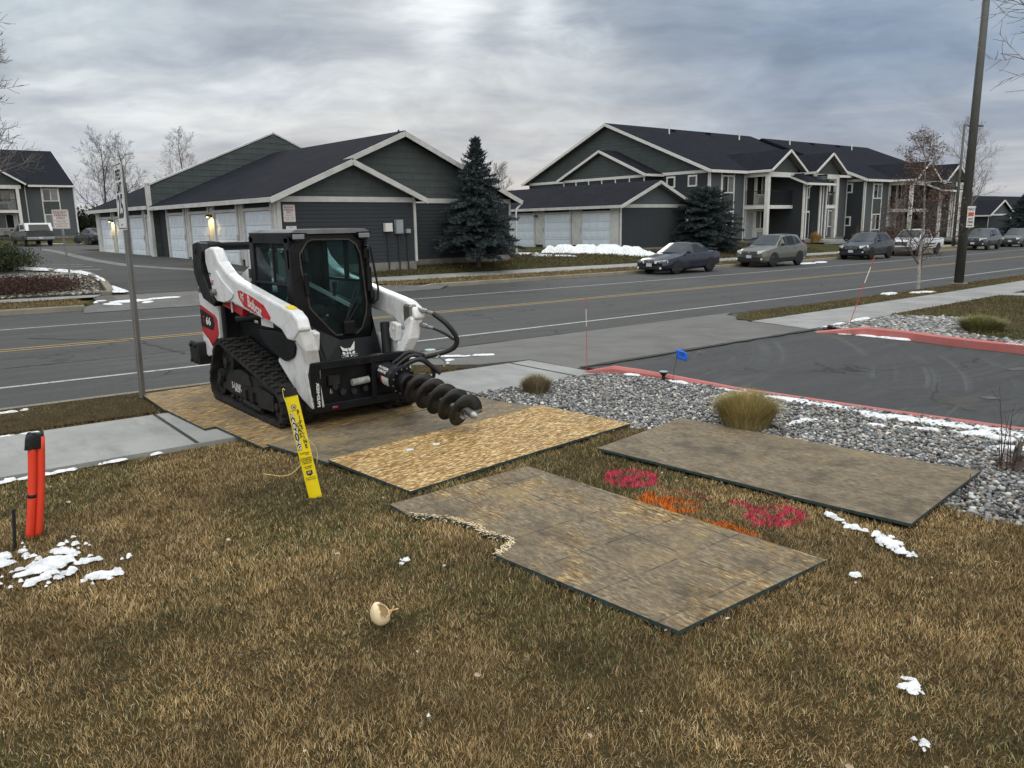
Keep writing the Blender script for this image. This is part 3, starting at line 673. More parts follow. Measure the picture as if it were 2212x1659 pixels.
    box_at(ft, o, d, nr, 0, .14, 0, ew-.02, 0, .11); box_at(ft, o, d, nr, Le-.5, Le, 0, ew-.02, 0, .11)
    ft.build('door_frame', M_trim, e, each=True); pn.build('header_panel', M_sid, e, each=True)
    kp = MB()
    for y in ys: box_at(kp, o, d, nr, y+.05, y+.11, 1.0, 1.25, .13, .16)
    kp.build('keypad', M_gray, e, each=True)
    return e
g1 = garage_one()
def GL(x, y, z):   # garage local -> world
    c, s = math.cos(GR), math.sin(GR); return (GX+x*c-y*s, GY+x*s+y*c, GZ+z)
for k, (y, lab) in enumerate(((5.72, 'lit wall lamp glowing yellow between the white garage doors just above the track loader'), (19.12, 'lit wall lamp glowing yellow right behind the speed limit sign'))):
    wall_lamp(GL(-.09, y, 2.02), GR, (-1, 0, 0), True, lab, 'wall lamps on the garages')
# signs and boxes on the gable wall
def plate_sign(loc, rz, w_, h_, lines, name, label, post=None, tilt=0, back=True, nrm=(0, -1, 0), cat='sign', col=(.62, .60, .58), tcol=None, border=None):
    """small printed sign facing -Y in its own frame; lines = (text, y, size, matkey)"""
    e = empty(name, loc, rz, label, cat)
    mb = MB(); rc = .04*min(w_, h_)*4; pts = []
    for cx, cy, a0 in ((w_/2-rc*.4, h_/2-rc*.4, 0), (-w_/2+rc*.4, h_/2-rc*.4, 90), (-w_/2+rc*.4, -h_/2+rc*.4, 180), (w_/2-rc*.4, -h_/2+rc*.4, 270)):
        for k in range(4): a = R(a0+30*k); pts.append((cx+rc*.4*math.cos(a), cy+rc*.4*math.sin(a)))
    mb.prism(pts, lambda a, b, t: (a, t, b), -.004, .0)
    mb.build('sign_plate', MATS.get('sign_face') or mat('sign_face', (.60, .585, .57), .45, var=.05, dirt=.12), e)
    return e, pts
M_maroon = mat('maroon_ink', (.20, .03, .05), .6); M_ink = mat('black_ink', (.02, .02, .022), .6); M_blueink = mat('blue_ink', (.10, .14, .34), .6)
def ring(mb, pts, w_, y0, k=.94, t=.0015, ky=None):
    ky = ky or k; n = len(pts)
    vs = [(a*k, y0-t, b*ky) for a, b in pts]+[(a*(k-w_), y0-t, b*(ky-w_*1.0)) for a, b in pts]
    mb.add(vs, [[i, (i+1) % n, n+(i+1) % n, n+i] for i in range(n)])
def resident_sign(loc, rz, k, label, name='parking_sign'):
    e, pts = plate_sign(loc, rz, .48*k, .62*k, None, name, label)
    mb = MB()
    for s_, z in (('RESIDENT', .215), ('PARKING', .125), ('ONLY!', .035)): text(mb, s_, frame((0, -.0055, z*k), (1, 0, 0), (0, 0, 1)), (.088*k, .105*k), .001, .02)
    mb.build('lettering', M_maroon, e)
    m2 = MB(); ring(m2, pts, .03, -.0045, .95)
    m2.box((0, -.0055, -.03*k), (.40*k, .001, .008*k))
    for s_, z in (('VIOLATORS', -.085), ('WILL BE TOWED', -.155), ('(406)555-0100', -.225)): text(m2, s_, frame((0, -.0055, z*k), (1, 0, 0), (0, 0, 1)), (.052*k, .056*k), .001, .01)
    m2.build('small_print', M_maroon, e)
    return e
resident_sign(GL(.48, -.02, 2.0), GR, 1.0, 'white resident parking sign with maroon letters on the garage gable wall')
e = empty('wall_notice', GL(.52, -.02, 1.42), GR, 'small white and blue notice on the garage wall under the parking sign', 'sign')
mb = MB(); mb.box((0, -.003, 0), (.42, .004, .24)); mb.build('sign_plate', MATS['sign_face'], e)
mb = MB()
for z, s_ in ((.07, 'NOTICE'), (0, 'SMILE YOU ARE'), (-.06, 'ON CAMERA')): text(mb, s_, frame((0, -.0065, z), (1, 0, 0), (0, 0, 1)), (.05, .06), .001, .01)
mb.build('lettering', M_blueink, e)
def util_box(loc, w_, h_, m_, label, name, pipe):
    e = empty(name, loc, GR, label, 'utility box'); mb = MB(); mb.box((0, -.09, 0), (w_, .18, h_), bev=.01); mb.build('enclosure', m_, e)
    m2 = MB(); m2.box((0, -.185, -.0), (w_*.86, .01, h_*.9), bev=.004); m2.build('cover', m_, e)
    if pipe: m3 = MB(); m3.cyl((0, -.06, -h_/2), (0, -.06, -h_/2-pipe), .03, 8); m3.build('conduit', M_sid, e)
util_box(GL(4.72, -.02, 1.42), .34, .34, M_trimw, 'small white electrical box on the garage wall', 'electrical_box', 1.75)
util_box(GL(5.25, -.02, 1.44), .34, .56, M_gray, 'tall grey electrical box on the garage wall beside the white box', 'electrical_box', 1.6)
util_box(GL(5.68, -.02, 1.26), .2, .17, M_gray, 'smallest grey junction box on the garage wall next to the corner board', 'junction_box', 1.5)

# ------------------------------------------------------------ second garage, behind the snow pile
def garage_two(loc, rz, label, L=17, nd=4, mirror=1, lamp=True):
    e = empty('garage_building', loc, rz, label, 'garage block')
    ew = 2.5; s = .42; oh = .45; Wd = 6.0; f = lambda x: ew+.06+s*((x+oh) if x < Wd/2 else (Wd-x+oh))
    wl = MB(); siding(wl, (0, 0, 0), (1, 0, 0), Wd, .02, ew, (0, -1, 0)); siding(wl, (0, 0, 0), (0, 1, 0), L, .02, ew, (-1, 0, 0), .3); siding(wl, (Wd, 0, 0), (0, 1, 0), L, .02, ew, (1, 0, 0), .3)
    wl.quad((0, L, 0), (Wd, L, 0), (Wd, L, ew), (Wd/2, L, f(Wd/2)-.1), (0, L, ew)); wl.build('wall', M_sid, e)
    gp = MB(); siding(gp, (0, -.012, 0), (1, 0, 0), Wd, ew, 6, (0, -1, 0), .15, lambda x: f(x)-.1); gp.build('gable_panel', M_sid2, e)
    fd = MB(); fd.box((Wd/2, .03, -.4), (Wd, .1, .84)); fd.box((.06, L/2, -.4), (.1, L, .82)); fd.box((Wd-.06, L/2, -.4), (.1, L, .82)); fd.build('foundation', M_found, e, each=True)
    rf = MB()
    for a, b in ((-oh, Wd/2), (Wd+oh, Wd/2)): slab_roof(rf, [(a, -.5, f(a)), (b, -.5, f(b)), (b, L+.4, f(b)), (a, L+.4, f(a))])
    rf.build('roof', M_roof, e)
    tr = MB()
    for a in (-oh, Wd+oh): tr.bar((a, -.53, f(a)-.13), (Wd/2, -.53, f(Wd/2)-.13), .05, .18); tr.bar((a*1.0+(-.03 if a < 0 else .03), -.53, f(a)-.1), (a+(-.03 if a < 0 else .03), L+.4, f(a)-.1), .05, .17)
    tr.box((Wd/2, -.03, ew), (Wd+.1, .05, .2)); tr.box((Wd-.03, -.02, ew/2), (.1, .08, ew)); tr.box((.04, -.03, ew/2), (.12, .07, ew)); tr.build('trim_board', M_trim, e, each=True)
    so_ = MB()
    for a, b in ((-oh, Wd/2), (Wd+oh, Wd/2)): so_.quad((a, -.5, f(a)-.135), (b, -.5, f(b)-.135), (b, 0, f(b)-.135), (a, 0, f(a)-.135))
    so_.build('soffit', M_soffit, e, each=True)
    ft = MB(); pn = MB(); o = (0, 0, 0); d = (0, 1, 0); nr = (-1, 0, 0); kp = MB()
    for i in range(nd):
        y = .56+3.5*i
        garage_door(e, (0, y+.12, .03), d, nr, 2.44, 2.13)
        box_at(ft, o, d, nr, y, y+.12, 0, ew-.02, 0, .12); box_at(ft, o, d, nr, y+2.56, y+2.68, 0, ew-.02, 0, .12); box_at(ft, o, d, nr, y+.12, y+2.56, 2.16, 2.26, 0, .12)
        box_at(ft, o, d, nr, y+2.72, y+3.46, .22, ew-.02, 0, .07); box_at(ft, o, d, nr, y+3.05, y+3.11, .22, ew-.02, .07, .085)
        box_at(kp, o, d, nr, y+2.60, y+2.65, 1.05, 1.3, .12, .15)
    box_at(ft, o, d, nr, .05, .56, 0, ew-.02, 0, .09); ft.build('door_frame', M_trim, e, each=True); kp.build('keypad', M_gray, e, each=True)
    return e
G2 = (34.2, 32.45, .50)
garage_two(G2, 0, 'single row garage with three white doors standing behind the snow pile')
wall_lamp((G2[0]-.1, G2[1]+7.3, G2[2]+2.05), 0, (-1, 0, 0), False, 'unlit black wall lamp on the garage behind the snow pile', 'wall lamps on the garages')
e = empty('downspout', GL(12.75, .6, 0), GR, 'white downspout at the rear corner of the garage behind the blue spruce', 'downspout')
mb = MB(); mb.tube([(.05, -.1, 2.5), (.0, -.1, 2.4), (-.35, -.1, 2.15), (-.38, -.1, 1.9), (-.38, -.1, .15), (-.2, -.25, 0)], .045, 8); mb.build('pipe', M_trimw, e)

# ------------------------------------------------------------ two storey apartment buildings
def window(parent, o, d, nr, x, z, w_, h_, mull=True, blind=0, fr=.09, label=None):
    mb = MB(); o = Vector(o)
    box_at(mb, o, d, nr, x, x+w_, z, z+fr, 0, .07); box_at(mb, o, d, nr, x, x+w_, z+h_-fr, z+h_, 0, .07)
    box_at(mb, o, d, nr, x, x+fr, z+fr, z+h_-fr, 0, .07); box_at(mb, o, d, nr, x+w_-fr, x+w_, z+fr, z+h_-fr, 0, .07)
    if mull: box_at(mb, o, d, nr, x+w_/2-.035, x+w_/2+.035, z+fr, z+h_-fr, 0, .06)
    f = mb.build('window', M_trimw, parent)
    g = MB()
    if mull:
        box_at(g, o, d, nr, x+fr, x+w_/2-.035, z+fr, z+h_-fr, .02, .03); g.cur = 1; box_at(g, o, d, nr, x+w_/2+.035, x+w_-fr, z+fr, z+h_-fr, .02, .035)
    else: box_at(g, o, d, nr, x+fr, x+w_-fr, z+fr, z+h_-fr, .02, .03)
    g.build('pane', [M_glass, M_glass2] if blind != 2 else [M_glass2, M_glass], f)
def railing(parent, a, b, z, h=1.05):
    a = Vector((*a, z)); b = Vector((*b, z)); mb = MB(); n = int((b-a).length/.11); up = Vector((0, 0, 1))
    mb.bar(a+up*h, b+up*h, .05, .05); mb.bar(a+up*.1, b+up*.1, .04, .03)
    for i in range(n+1): p = a+(b-a)*i/n; mb.bar(p+up*.1, p+up*h, .022, .022, (0, 1, 0))
    mb.build('railing', M_rail, parent)
def apartment(u0, v0, zb_, label, bump=True, lrake=True, seen=(0, 1), vents=((5.5, 1.8), (15.5, 1.8)), small=True):
    e = empty('apartment_building', (u0, v0, zb_), 0, label, 'apartment building')
    Wd = 19.75; Dp = 20.8; ew = 5.22; s = .40; oh = .52; f = lambda y: ew+.08+s*((y+oh) if y < Dp/2 else (Dp-y+oh))
    wl = MB()
    # facade pieces (porches are open)
    for a, b in ((0, 4.35), (15.2, Wd)): wl.part(); siding(wl, (a, 0, 0), (1, 0, 0), b-a, .02, ew, (0, -1, 0), .16)
    siding(wl, (4.35, 0, 0), (1, 0, 0), 10.85, .02, ew, (0, -1, 0), .16)
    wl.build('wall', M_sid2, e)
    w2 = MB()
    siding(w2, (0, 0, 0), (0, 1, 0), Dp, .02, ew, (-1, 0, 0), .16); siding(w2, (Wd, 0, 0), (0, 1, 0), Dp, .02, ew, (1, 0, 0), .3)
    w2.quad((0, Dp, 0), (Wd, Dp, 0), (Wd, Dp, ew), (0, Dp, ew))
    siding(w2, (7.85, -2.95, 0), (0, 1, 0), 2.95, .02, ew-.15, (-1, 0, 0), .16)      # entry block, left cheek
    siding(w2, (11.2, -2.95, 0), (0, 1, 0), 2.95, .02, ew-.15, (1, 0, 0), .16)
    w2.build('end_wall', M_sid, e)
    w3 = MB(); siding(w3, (8.15, -2.6, 0), (1, 0, 0), 1.1, .02, ew-.7, (0, -1, 0), .16); siding(w3, (9.25, -1.2, 0), (1, 0, 0), 1.0, .02, ew-.7, (0, -1, 0), .16)
    siding(w3, (9.25, -2.6, 0), (0, 1, 0), 1.4, .02, ew-.7, (1, 0, 0), .16); siding(w3, (10.4, -2.9, 0), (1, 0, 0), .8, .02, ew-.3, (0, -1, 0), .16); siding(w3, (10.4, -2.9, 0), (0, 1, 0), 1.7, .02, ew-.3, (-1, 0, 0), .16)
    w3.build('entry_wall', M_sid2, e)
    gp = MB()
    siding(gp, (-.012, 0, 0), (0, 1, 0), Dp, ew, 12, (-1, 0, 0), .29, lambda y: f(y)-.1); gp.part(); siding(gp, (Wd+.012, 0, 0), (0, 1, 0), Dp, ew, 12, (1, 0, 0), .29, lambda y: f(y)-.1)
    rf = MB(); tr = MB(); so_ = MB()
    for a in (-oh, Dp+oh):
        slab_roof(rf, [(-oh, a, f(a)), (Wd+.05, a, f(a)), (Wd+.05, Dp/2, f(Dp/2)), (-oh, Dp/2, f(Dp/2))], .14)
        if lrake: tr.bar((-oh-.03, a, f(a)-.14), (-oh-.03, Dp/2, f(Dp/2)-.14), .05, .22)
        elif a < 0: tr.bar((-oh-.03, a, f(a)-.14), (-oh-.03, 2.6, f(2.6)-.14), .05, .22)
        tr.bar((Wd+.08, a, f(a)-.14), (Wd+.08, Dp/2, f(Dp/2)-.14), .05, .22)
        so_.quad((-oh, a, f(a)-.155), (0, a, f(a)-.155), (0, Dp/2, f(Dp/2)-.155), (-oh, Dp/2, f(Dp/2)-.155))
    for a, b in ((-oh, 4.0), (15.5, Wd+.08)): tr.bar((a, -oh-.03, f(-oh)-.12), (b, -oh-.03, f(-oh)-.12), .05, .2)
    tr.box((-.03, Dp/2, ew), (.05, Dp, .22)); tr.box((.0, -.03, ew/2), (.13, .09, ew)); tr.box((-.03, .06, ew/2), (.07, .13, ew)); tr.box((Wd, -.03, ew/2), (.13, .09, ew))
    # porch gables
    for k, (cx, hw, xa, xb) in enumerate(((6.5, 2.43, 4.45, 7.85), (12.65, 2.43, 11.1, 14.3))):
        gf_ = lambda x: ew+.1+.63*(hw-abs(x-cx)); yf = -2.55; yw = -2.0
        apex = ew+.1+.63*hw; yb = (apex-ew-.08)/s-oh
        for sg in (-1, 1): slab_roof(rf, [(cx+sg*hw, yf, ew+.1), (cx, yf, apex), (cx, yb, apex), (cx+sg*hw, -oh+.05, ew+.1)], .12); tr.bar((cx+sg*hw, yf-.03, ew-.02), (cx, yf-.03, apex-.12), .05, .17); so_.quad((cx+sg*hw, yf, ew-.03), (cx, yf, apex-.13), (cx, yw, apex-.13), (cx+sg*hw, yw, ew-.03))
        gp.part(); siding(gp, (cx-1.9, yw-.02, 0), (1, 0, 0), 3.8, ew-.08, 9, (0, -1, 0), .16, lambda x: gf_(x+cx-1.9)-.12)
        tr.box((cx, yw-.02, ew-.25), (4.0, .12, .36)); tr.bar((cx-hw-.02, yf, ew-.02), (cx-hw-.02, -.4, ew-.02), .05, .18)
        tr.box((xa, -1.0, ew-.25), (.1, 2.0, .3)) if k == 0 else tr.box((xb, -1.0, ew-.25), (.1, 2.0, .3))
        px = xa if k == 0 else xb
        po = MB(); po.box((px, yw+.0, (ew-.3)/2), (.28, .28, ew-.3)); po.build('porch_post', M_trimw, e)
        sl_ = MB(); sl_.box(((xa+xb)/2, yw/2, 2.55), (xb-xa+.1, -yw+.15, .26)); sl_.build('balcony_floor', M_trimw, e)
        so_.box(((xa+xb)/2, -1.0, ew-.06), (xb-xa, 2.0, .04))
        railing(e, (xa if k == 0 else xa, yw), (xb, yw), 2.7)
        railing(e, (px, yw+.15), (px, -.1), 2.7)
        bw = MB(); bw.box(((xa+xb)/2, -.03, ew/2), (xb-xa-.05, .04, ew-.4)); bw.build('porch_wall', M_trim, e)
        for z in (.1, 2.75):
            window(e, (0, -.05, 0), (1, 0, 0), (0, -1, 0), xa+1.35, z+.75, 1.5, 1.5, True, 0 if z > 1 else 2)
            dr = MB(); dr.box((xa+.62, -.07, z+1.03), (.86, .05, 2.05)); dr.box((xa+.62, -.1, z+1.03), (.6, .02, 1.7)); dr.build('porch_door', M_gray if z < 1 else M_dark, e)
            ac = MB(); ac.box((xa+2.1, -.16, z+.35), (.66, .2, .42), bev=.02)
            for q in range(5): ac.box((xa+2.1, -.265, z+.2+q*.075), (.6, .015, .02))
            ac.build('wall_heater', M_gray, e)
    # shed roof, entry door, posts
    slab_roof(rf, [(7.35, -2.0, ew-.25), (7.35, -3.6, ew-.88), (11.3, -3.6, ew-.88), (11.3, -2.0, ew-.25)], .12)
    tr.bar((7.35, -2.0, ew-.37), (7.35, -3.6, ew-1.0), .05, .16); tr.bar((7.3, -3.63, ew-.98), (11.35, -3.63, ew-.98), .06, .17)
    en = MB()
    for x in (7.9, 8.28): en.box((x, -2.98, (ew-.9)/2), (.14 if x > 8 else .24, .08, ew-.9))
    en.box((10.32, -2.95, (ew-.9)/2), (.16, .1, ew-.9)); en.box((10.75, -2.95, (ew-.9)/2), (.1, .06, ew-.9)); en.box((11.2, -2.97, (ew-.9)/2), (.14, .08, ew-.9)); en.build('entry_column', M_trimw, e, each=True)
    dr = MB(); dr.box((8.86, -2.64, 1.12), (.96, .06, 2.2)); df = dr.build('entry_door', M_trimw, e); d2 = MB(); d2.box((8.86, -2.68, 1.08), (.78, .03, 2.0)); d2.build('door_leaf', M_dark, df)
    window(e, (0, -2.61, 0), (1, 0, 0), (0, -1, 0), 8.4, 3.2, .8, 1.05, False)
    st = MB(); st.box((9.6, -3.9, -.12), (3.0, 1.6, .2)); st.box((9.8, -4.9, -.25), (3.0, .5, .2)); st.build('step', M_conc, e)
    gw = MB(); gw.tube([(7.9, -3.66, ew-1.0), (7.88, -3.4, ew-1.25), (7.86, -3.05, ew-1.35), (7.86, -3.05, .1)], .04, 6); gw.build('downspout', M_trimw, e)
    # facade window strips
    for x0 in (1.42, 16.75):
        st = MB()
        for a in (x0-.08, x0+1.5): box_at(st, (0, 0, 0), (1, 0, 0), (0, -1, 0), a, a+.1, .1, ew-.1, 0, .05)
        st.build('window_casing', M_trimw, e, each=True)
        pn = MB(); box_at(pn, (0, 0, 0), (1, 0, 0), (0, -1, 0), x0+.02, x0+1.5, 2.32, 3.6, 0, .03); pn.build('spandrel_panel', M_shake, e)
        window(e, (0, 0, 0), (1, 0, 0), (0, -1, 0), x0, 3.62, 1.52, 1.32, True); window(e, (0, 0, 0), (1, 0, 0), (0, -1, 0), x0, .85, 1.52, 1.45, True, 2)
    for x in (4.3, 15.25): tr.box((x, -.03, ew/2), (.09, .07, ew))
    # end wall windows
    for y, z in ((1.55, 4.15), (3.65, 4.15), (1.55, 1.25)):
        window(e, (0, 0, 0), (0, 1, 0), (-1, 0, 0), y-.42, z, .86, .86, False, fr=.12)
    if bump:
        xb_ = -1.7; cy = 9.5; hw = 5.1; bf = lambda y: ew+.02+.42*(hw-abs(y-cy)); ap = ew+.02+.42*hw
        for sg in (-1, 1):
            slab_roof(rf, [(xb_-.4, cy+sg*hw, ew+.02), (xb_-.4, cy, ap), (-.03, cy, ap), (-.03, cy+sg*hw, ew+.02)], .12)
            tr.bar((xb_-.43, cy+sg*hw, ew-.1), (xb_-.43, cy, ap-.12), .05, .2); so_.quad((xb_-.4, cy+sg*hw, ew-.11), (xb_-.4, cy, ap-.13), (xb_, cy, ap-.13), (xb_, cy+sg*hw, ew-.11))
        tr.bar((xb_-.4, cy-hw-.03, ew-.08), (-.05, cy-hw-.03, ew-.08), .05, .18)
        gp.part(); siding(gp, (xb_-.01, cy-4.6, 0), (0, 1, 0), 9.2, ew-.1, 9, (-1, 0, 0), .29, lambda y: bf(y+cy-4.6)-.1)
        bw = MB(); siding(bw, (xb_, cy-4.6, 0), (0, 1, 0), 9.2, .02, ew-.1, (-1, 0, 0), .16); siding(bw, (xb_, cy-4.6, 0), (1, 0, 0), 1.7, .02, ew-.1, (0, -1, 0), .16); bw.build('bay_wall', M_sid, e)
        tr.box((xb_-.03, cy, ew-.12), (.06, 9.4, .2)); tr.box((xb_-.02, cy, ew-.85), (.05, 9.3, .1))
        for q in np.linspace(-4.6, 4.6, 7): tr.box((xb_-.025, cy+q, ew-.5), (.06, .1, .6))
    gp.build('gable_panel', M_shake, e); rf.build('roof', M_roof, e); tr.build('trim_board', M_trimw, e, each=True); so_.build('soffit', M_soffit, e, each=True)
    for x, q in vents:
        y = Dp/2-q; v_ = MB(); v_.cyl((x, y, f(y)-.1), (x, y, f(y)+.62), .06, 8); v_.build('vent_pipe', M_trimw, e)
    for x in (7.2, 12.2): v_ = MB(); v_.box((x, Dp/2-.7, f(Dp/2-.7)+.05), (.5, .4, .16), bev=.02); v_.build('roof_vent', M_roof, e)
    for y in (5.9, 6.8) if bump else ():
        v_ = MB(); v_.box((-.08, y, ew+.02), (.14, .2, .2), bev=.02); v_.build('exhaust_hood', M_trimw, e)
    fd = MB(); fd.box((Wd/2, .05, -.3), (Wd-.02, .1, .66)); fd.box((.05, Dp/2, -.3), (.1, Dp-.1, .66)); fd.build('foundation', M_found, e, each=True)
    return e
apartment(49.0, 37.4, .45, 'large two storey grey apartment building with a big left gable, behind the olive parked crossover')
apartment(68.75, 35.7, .08, 'farther two storey grey apartment building partly behind the small brown leaved tree', bump=False, lrake=False, vents=((1.8, 1.6), (13.5, 1.6)))
apartment(-2.25, 97.0, 1.68, 'two storey grey apartment building at the far left behind the grey pickup', bump=False, vents=())
# roofs further off
def far_house(x, y, z, w_, dp, ew, s, label, rz=0, front=True):
    e = empty('garage_building', (x, y, z), rz, label, 'garage block'); f = lambda q: ew+s*((q+.4) if q < w_/2 else (w_-q+.4))
    wl = MB(); siding(wl, (0, 0, 0), (1, 0, 0), w_, 0, ew, (0, -1, 0), .3); siding(wl, (0, 0, 0), (0, 1, 0), dp, 0, ew, (-1, 0, 0), .3); wl.quad((w_, 0, 0), (w_, dp, 0), (w_, dp, ew), (w_, 0, ew)); wl.build('wall', M_sid, e)
    gp = MB(); siding(gp, (0, -.01, 0), (1, 0, 0), w_, ew, 9, (0, -1, 0), .3, lambda q: f(q)-.1); gp.build('gable_panel', M_sid2, e)
    rf = MB()
    for a in (-.4, w_+.4): slab_roof(rf, [(a, -.4, f(a)), (w_/2, -.4, f(w_/2)), (w_/2, dp, f(w_/2)), (a, dp, f(a))])
    rf.build('roof', M_roof, e); tr = MB()
    for a in (-.4, w_+.4): tr.bar((a, -.43, f(a)-.1), (w_/2, -.43, f(w_/2)-.1), .05, .2); tr.bar((a, -.43, f(a)-.1), (a, dp, f(a)-.1), .05, .18)
    tr.box((w_/2, -.03, ew), (w_, .05, .2)); tr.box((w_-.2, -.03, ew/2), (.4, .05, ew)); tr.box((.05, -.03, ew/2), (.1, .05, ew)); tr.build('trim_board', M_trimw, e, each=True)
    return e
far_house(109, 40.5, -.45, 7.4, 30, 2.55, .45, 'low dark garage with a small gable at the right')
e = empty('garage_building', (116.8, 42.0, -.45), 0, 'low dark garage with white doors at the far right edge', 'garage block')
mb = MB(); mb.quad((0, 0, 0), (30, 0, 0), (30, 0, 2.7), (0, 0, 2.7)); mb.quad((0, 0, 0), (0, 8, 0), (0, 8, 2.7), (0, 0, 2.7)); mb.build('wall', M_sid, e)
mb = MB(); slab_roof(mb, [(-.5, -.5, 2.7), (30, -.5, 2.7), (30, 5, 5.2), (-.5, 5, 5.2)]); mb.build('roof', M_roof, e)
for x in (.9, 4.6, 8.2): garage_door(e, (x, -.02, .05), (1, 0, 0), (0, -1, 0), 2.7, 2.2)
mb = MB(); mb.box((15, -.53, 2.58), (31, .05, .2)); mb.box((.45, -.05, 1.3), (.5, .1, 2.6)); mb.build('trim_board', M_trimw, e, each=True)
for i in range(4):
    far_house(128+i*15, 76+i*6, -.2, 13, 10, 2.9, .36, ('first', 'second', 'third', 'farthest')[i]+' low roof in the row behind the right hand garages, counted from the left')
# ------------------------------------------------------------ grass, stones, snow, leaves, trees
def vnoise(x, y, s, seed=0):
    x = np.asarray(x)*s+seed*17.3; y = np.asarray(y)*s+seed*9.1; xi = np.floor(x).astype(int); yi = np.floor(y).astype(int); fx = x-xi; fy = y-yi
    fx = fx*fx*(3-2*fx); fy = fy*fy*(3-2*fy)
    def h(a, b):
        k = (a*374761393+b*668265263+seed*1442695) & 0x7fffffff; k = (k ^ (k >> 13))*1274126177 & 0x7fffffff; return ((k ^ (k >> 16)) & 0xffff)/65535.
    return (h(xi, yi)*(1-fx)+h(xi+1, yi)*fx)*(1-fy)+(h(xi, yi+1)*(1-fx)+h(xi+1, yi+1)*fx)*fy
def fbm(x, y, s, seed=0): return (vnoise(x, y, s, seed)+.5*vnoise(x, y, s*2.1, seed+1)+.25*vnoise(x, y, s*4.3, seed+2))/1.75
def inpoly(x, y, poly):
    r = np.zeros(len(x), bool); j = len(poly)-1
    for i in range(len(poly)):
        xi, yi = poly[i]; xj, yj = poly[j]
        with np.errstate(divide='ignore', invalid='ignore'): r ^= ((yi > y) != (yj > y)) & (x < (xj-xi)*(y-yi)/(yj-yi+1e-12)+xi)
        j = i
    return r
def dseg(x, y, a, b):
    a = np.array(a); b = np.array(b); d_ = b-a; t = np.clip(((x-a[0])*d_[0]+(y-a[1])*d_[1])/(d_@d_+1e-9), 0, 1)
    return np.hypot(x-a[0]-t*d_[0], y-a[1]-t*d_[1])
def zgv(u, q): # vectorised terrain without bend
    return -SL*u+np.interp(q, PV, PH)
S_NEAR = [(2.44, 4.38), (3.68, 4.44), (3.83, 2.06), (2.59, 2.06)]
S_RIGHT = [(4.42, 4.42), (5.77, 4.66), (6.09, 2.14), (4.65, 1.98)]
S_BRIGHT = [(2.58, 5.60), (2.68, 4.52), (5.27, 4.84), (5.13, 5.98)]
PAINT_PINK = []; PAINT_OR = []
def paint_strokes():
    el = lambda c, a, b, rot=0, n=16: [(c[0]+a*math.cos(2*PI*i/n)*math.cos(rot)-b*math.sin(2*PI*i/n)*math.sin(rot), c[1]+a*math.cos(2*PI*i/n)*math.sin(rot)+b*math.sin(2*PI*i/n)*math.cos(rot)) for i in range(n+1)]
    def pl(P, L, wd): L += [(P[i], P[i+1], wd) for i in range(len(P)-1)]
    return el, pl
_el, _pl = paint_strokes()
PINK_PTS = []; OR_PTS = []
# stroke points are plan positions on the lawn
def ring_pts(P): return [(P[i], P[i+1]) for i in range(len(P)-1)]
PINK = ring_pts([(4.258, 3.665), (4.172, 3.62), (4.077, 3.618), (3.997, 3.656), (3.95, 3.727), (3.95, 3.811), (3.997, 3.889), (4.081, 3.939), (4.181, 3.945), (4.267, 3.905), (4.315, 3.83), (4.311, 3.742), (4.258, 3.665)]) \
    + ring_pts([(4.112, 3.933), (4.088, 3.73), (4.094, 3.603), (4.16, 3.576)]) + ring_pts([(3.933, 3.741), (4.14, 3.779), (4.254, 3.745)]) \
    + ring_pts([(4.378, 2.547), (4.292, 2.518), (4.197, 2.525), (4.119, 2.565), (4.077, 2.628), (4.08, 2.698), (4.13, 2.758), (4.216, 2.791), (4.314, 2.786), (4.398, 2.745), (4.442, 2.678), (4.434, 2.605), (4.378, 2.547)]) \
    + ring_pts([(4.264, 2.982), (4.291, 2.907), (4.281, 2.839)]) + ring_pts([(4.037, 2.644), (4.212, 2.632), (4.427, 2.64)]) + ring_pts([(4.262, 2.781), (4.181, 2.612), (4.137, 2.514)])
PINKF = ring_pts([(4.129, 3.485), (4.191, 3.288), (4.198, 3.118)])
ORNG = ring_pts([(3.707, 3.354), (3.781, 3.342), (3.95, 3.438)])+ring_pts([(3.781, 3.342), (3.969, 3.313), (4.047, 3.141)])+ring_pts([(3.969, 3.313), (3.75, 3.095), (3.762, 2.945)]) \
    + ring_pts([(3.75, 3.095), (3.871, 3.114), (3.939, 3.055)])+ring_pts([(3.739, 2.897), (3.846, 2.828), (3.879, 2.734), (3.883, 2.58)])+ring_pts([(3.814, 2.789), (3.739, 2.66), (3.883, 2.58)])
def mind(x, y, segs):
    m_ = np.full(len(x), 9.)
    for a, b in segs: m_ = np.minimum(m_, dseg(x, y, a, b))
    return m_
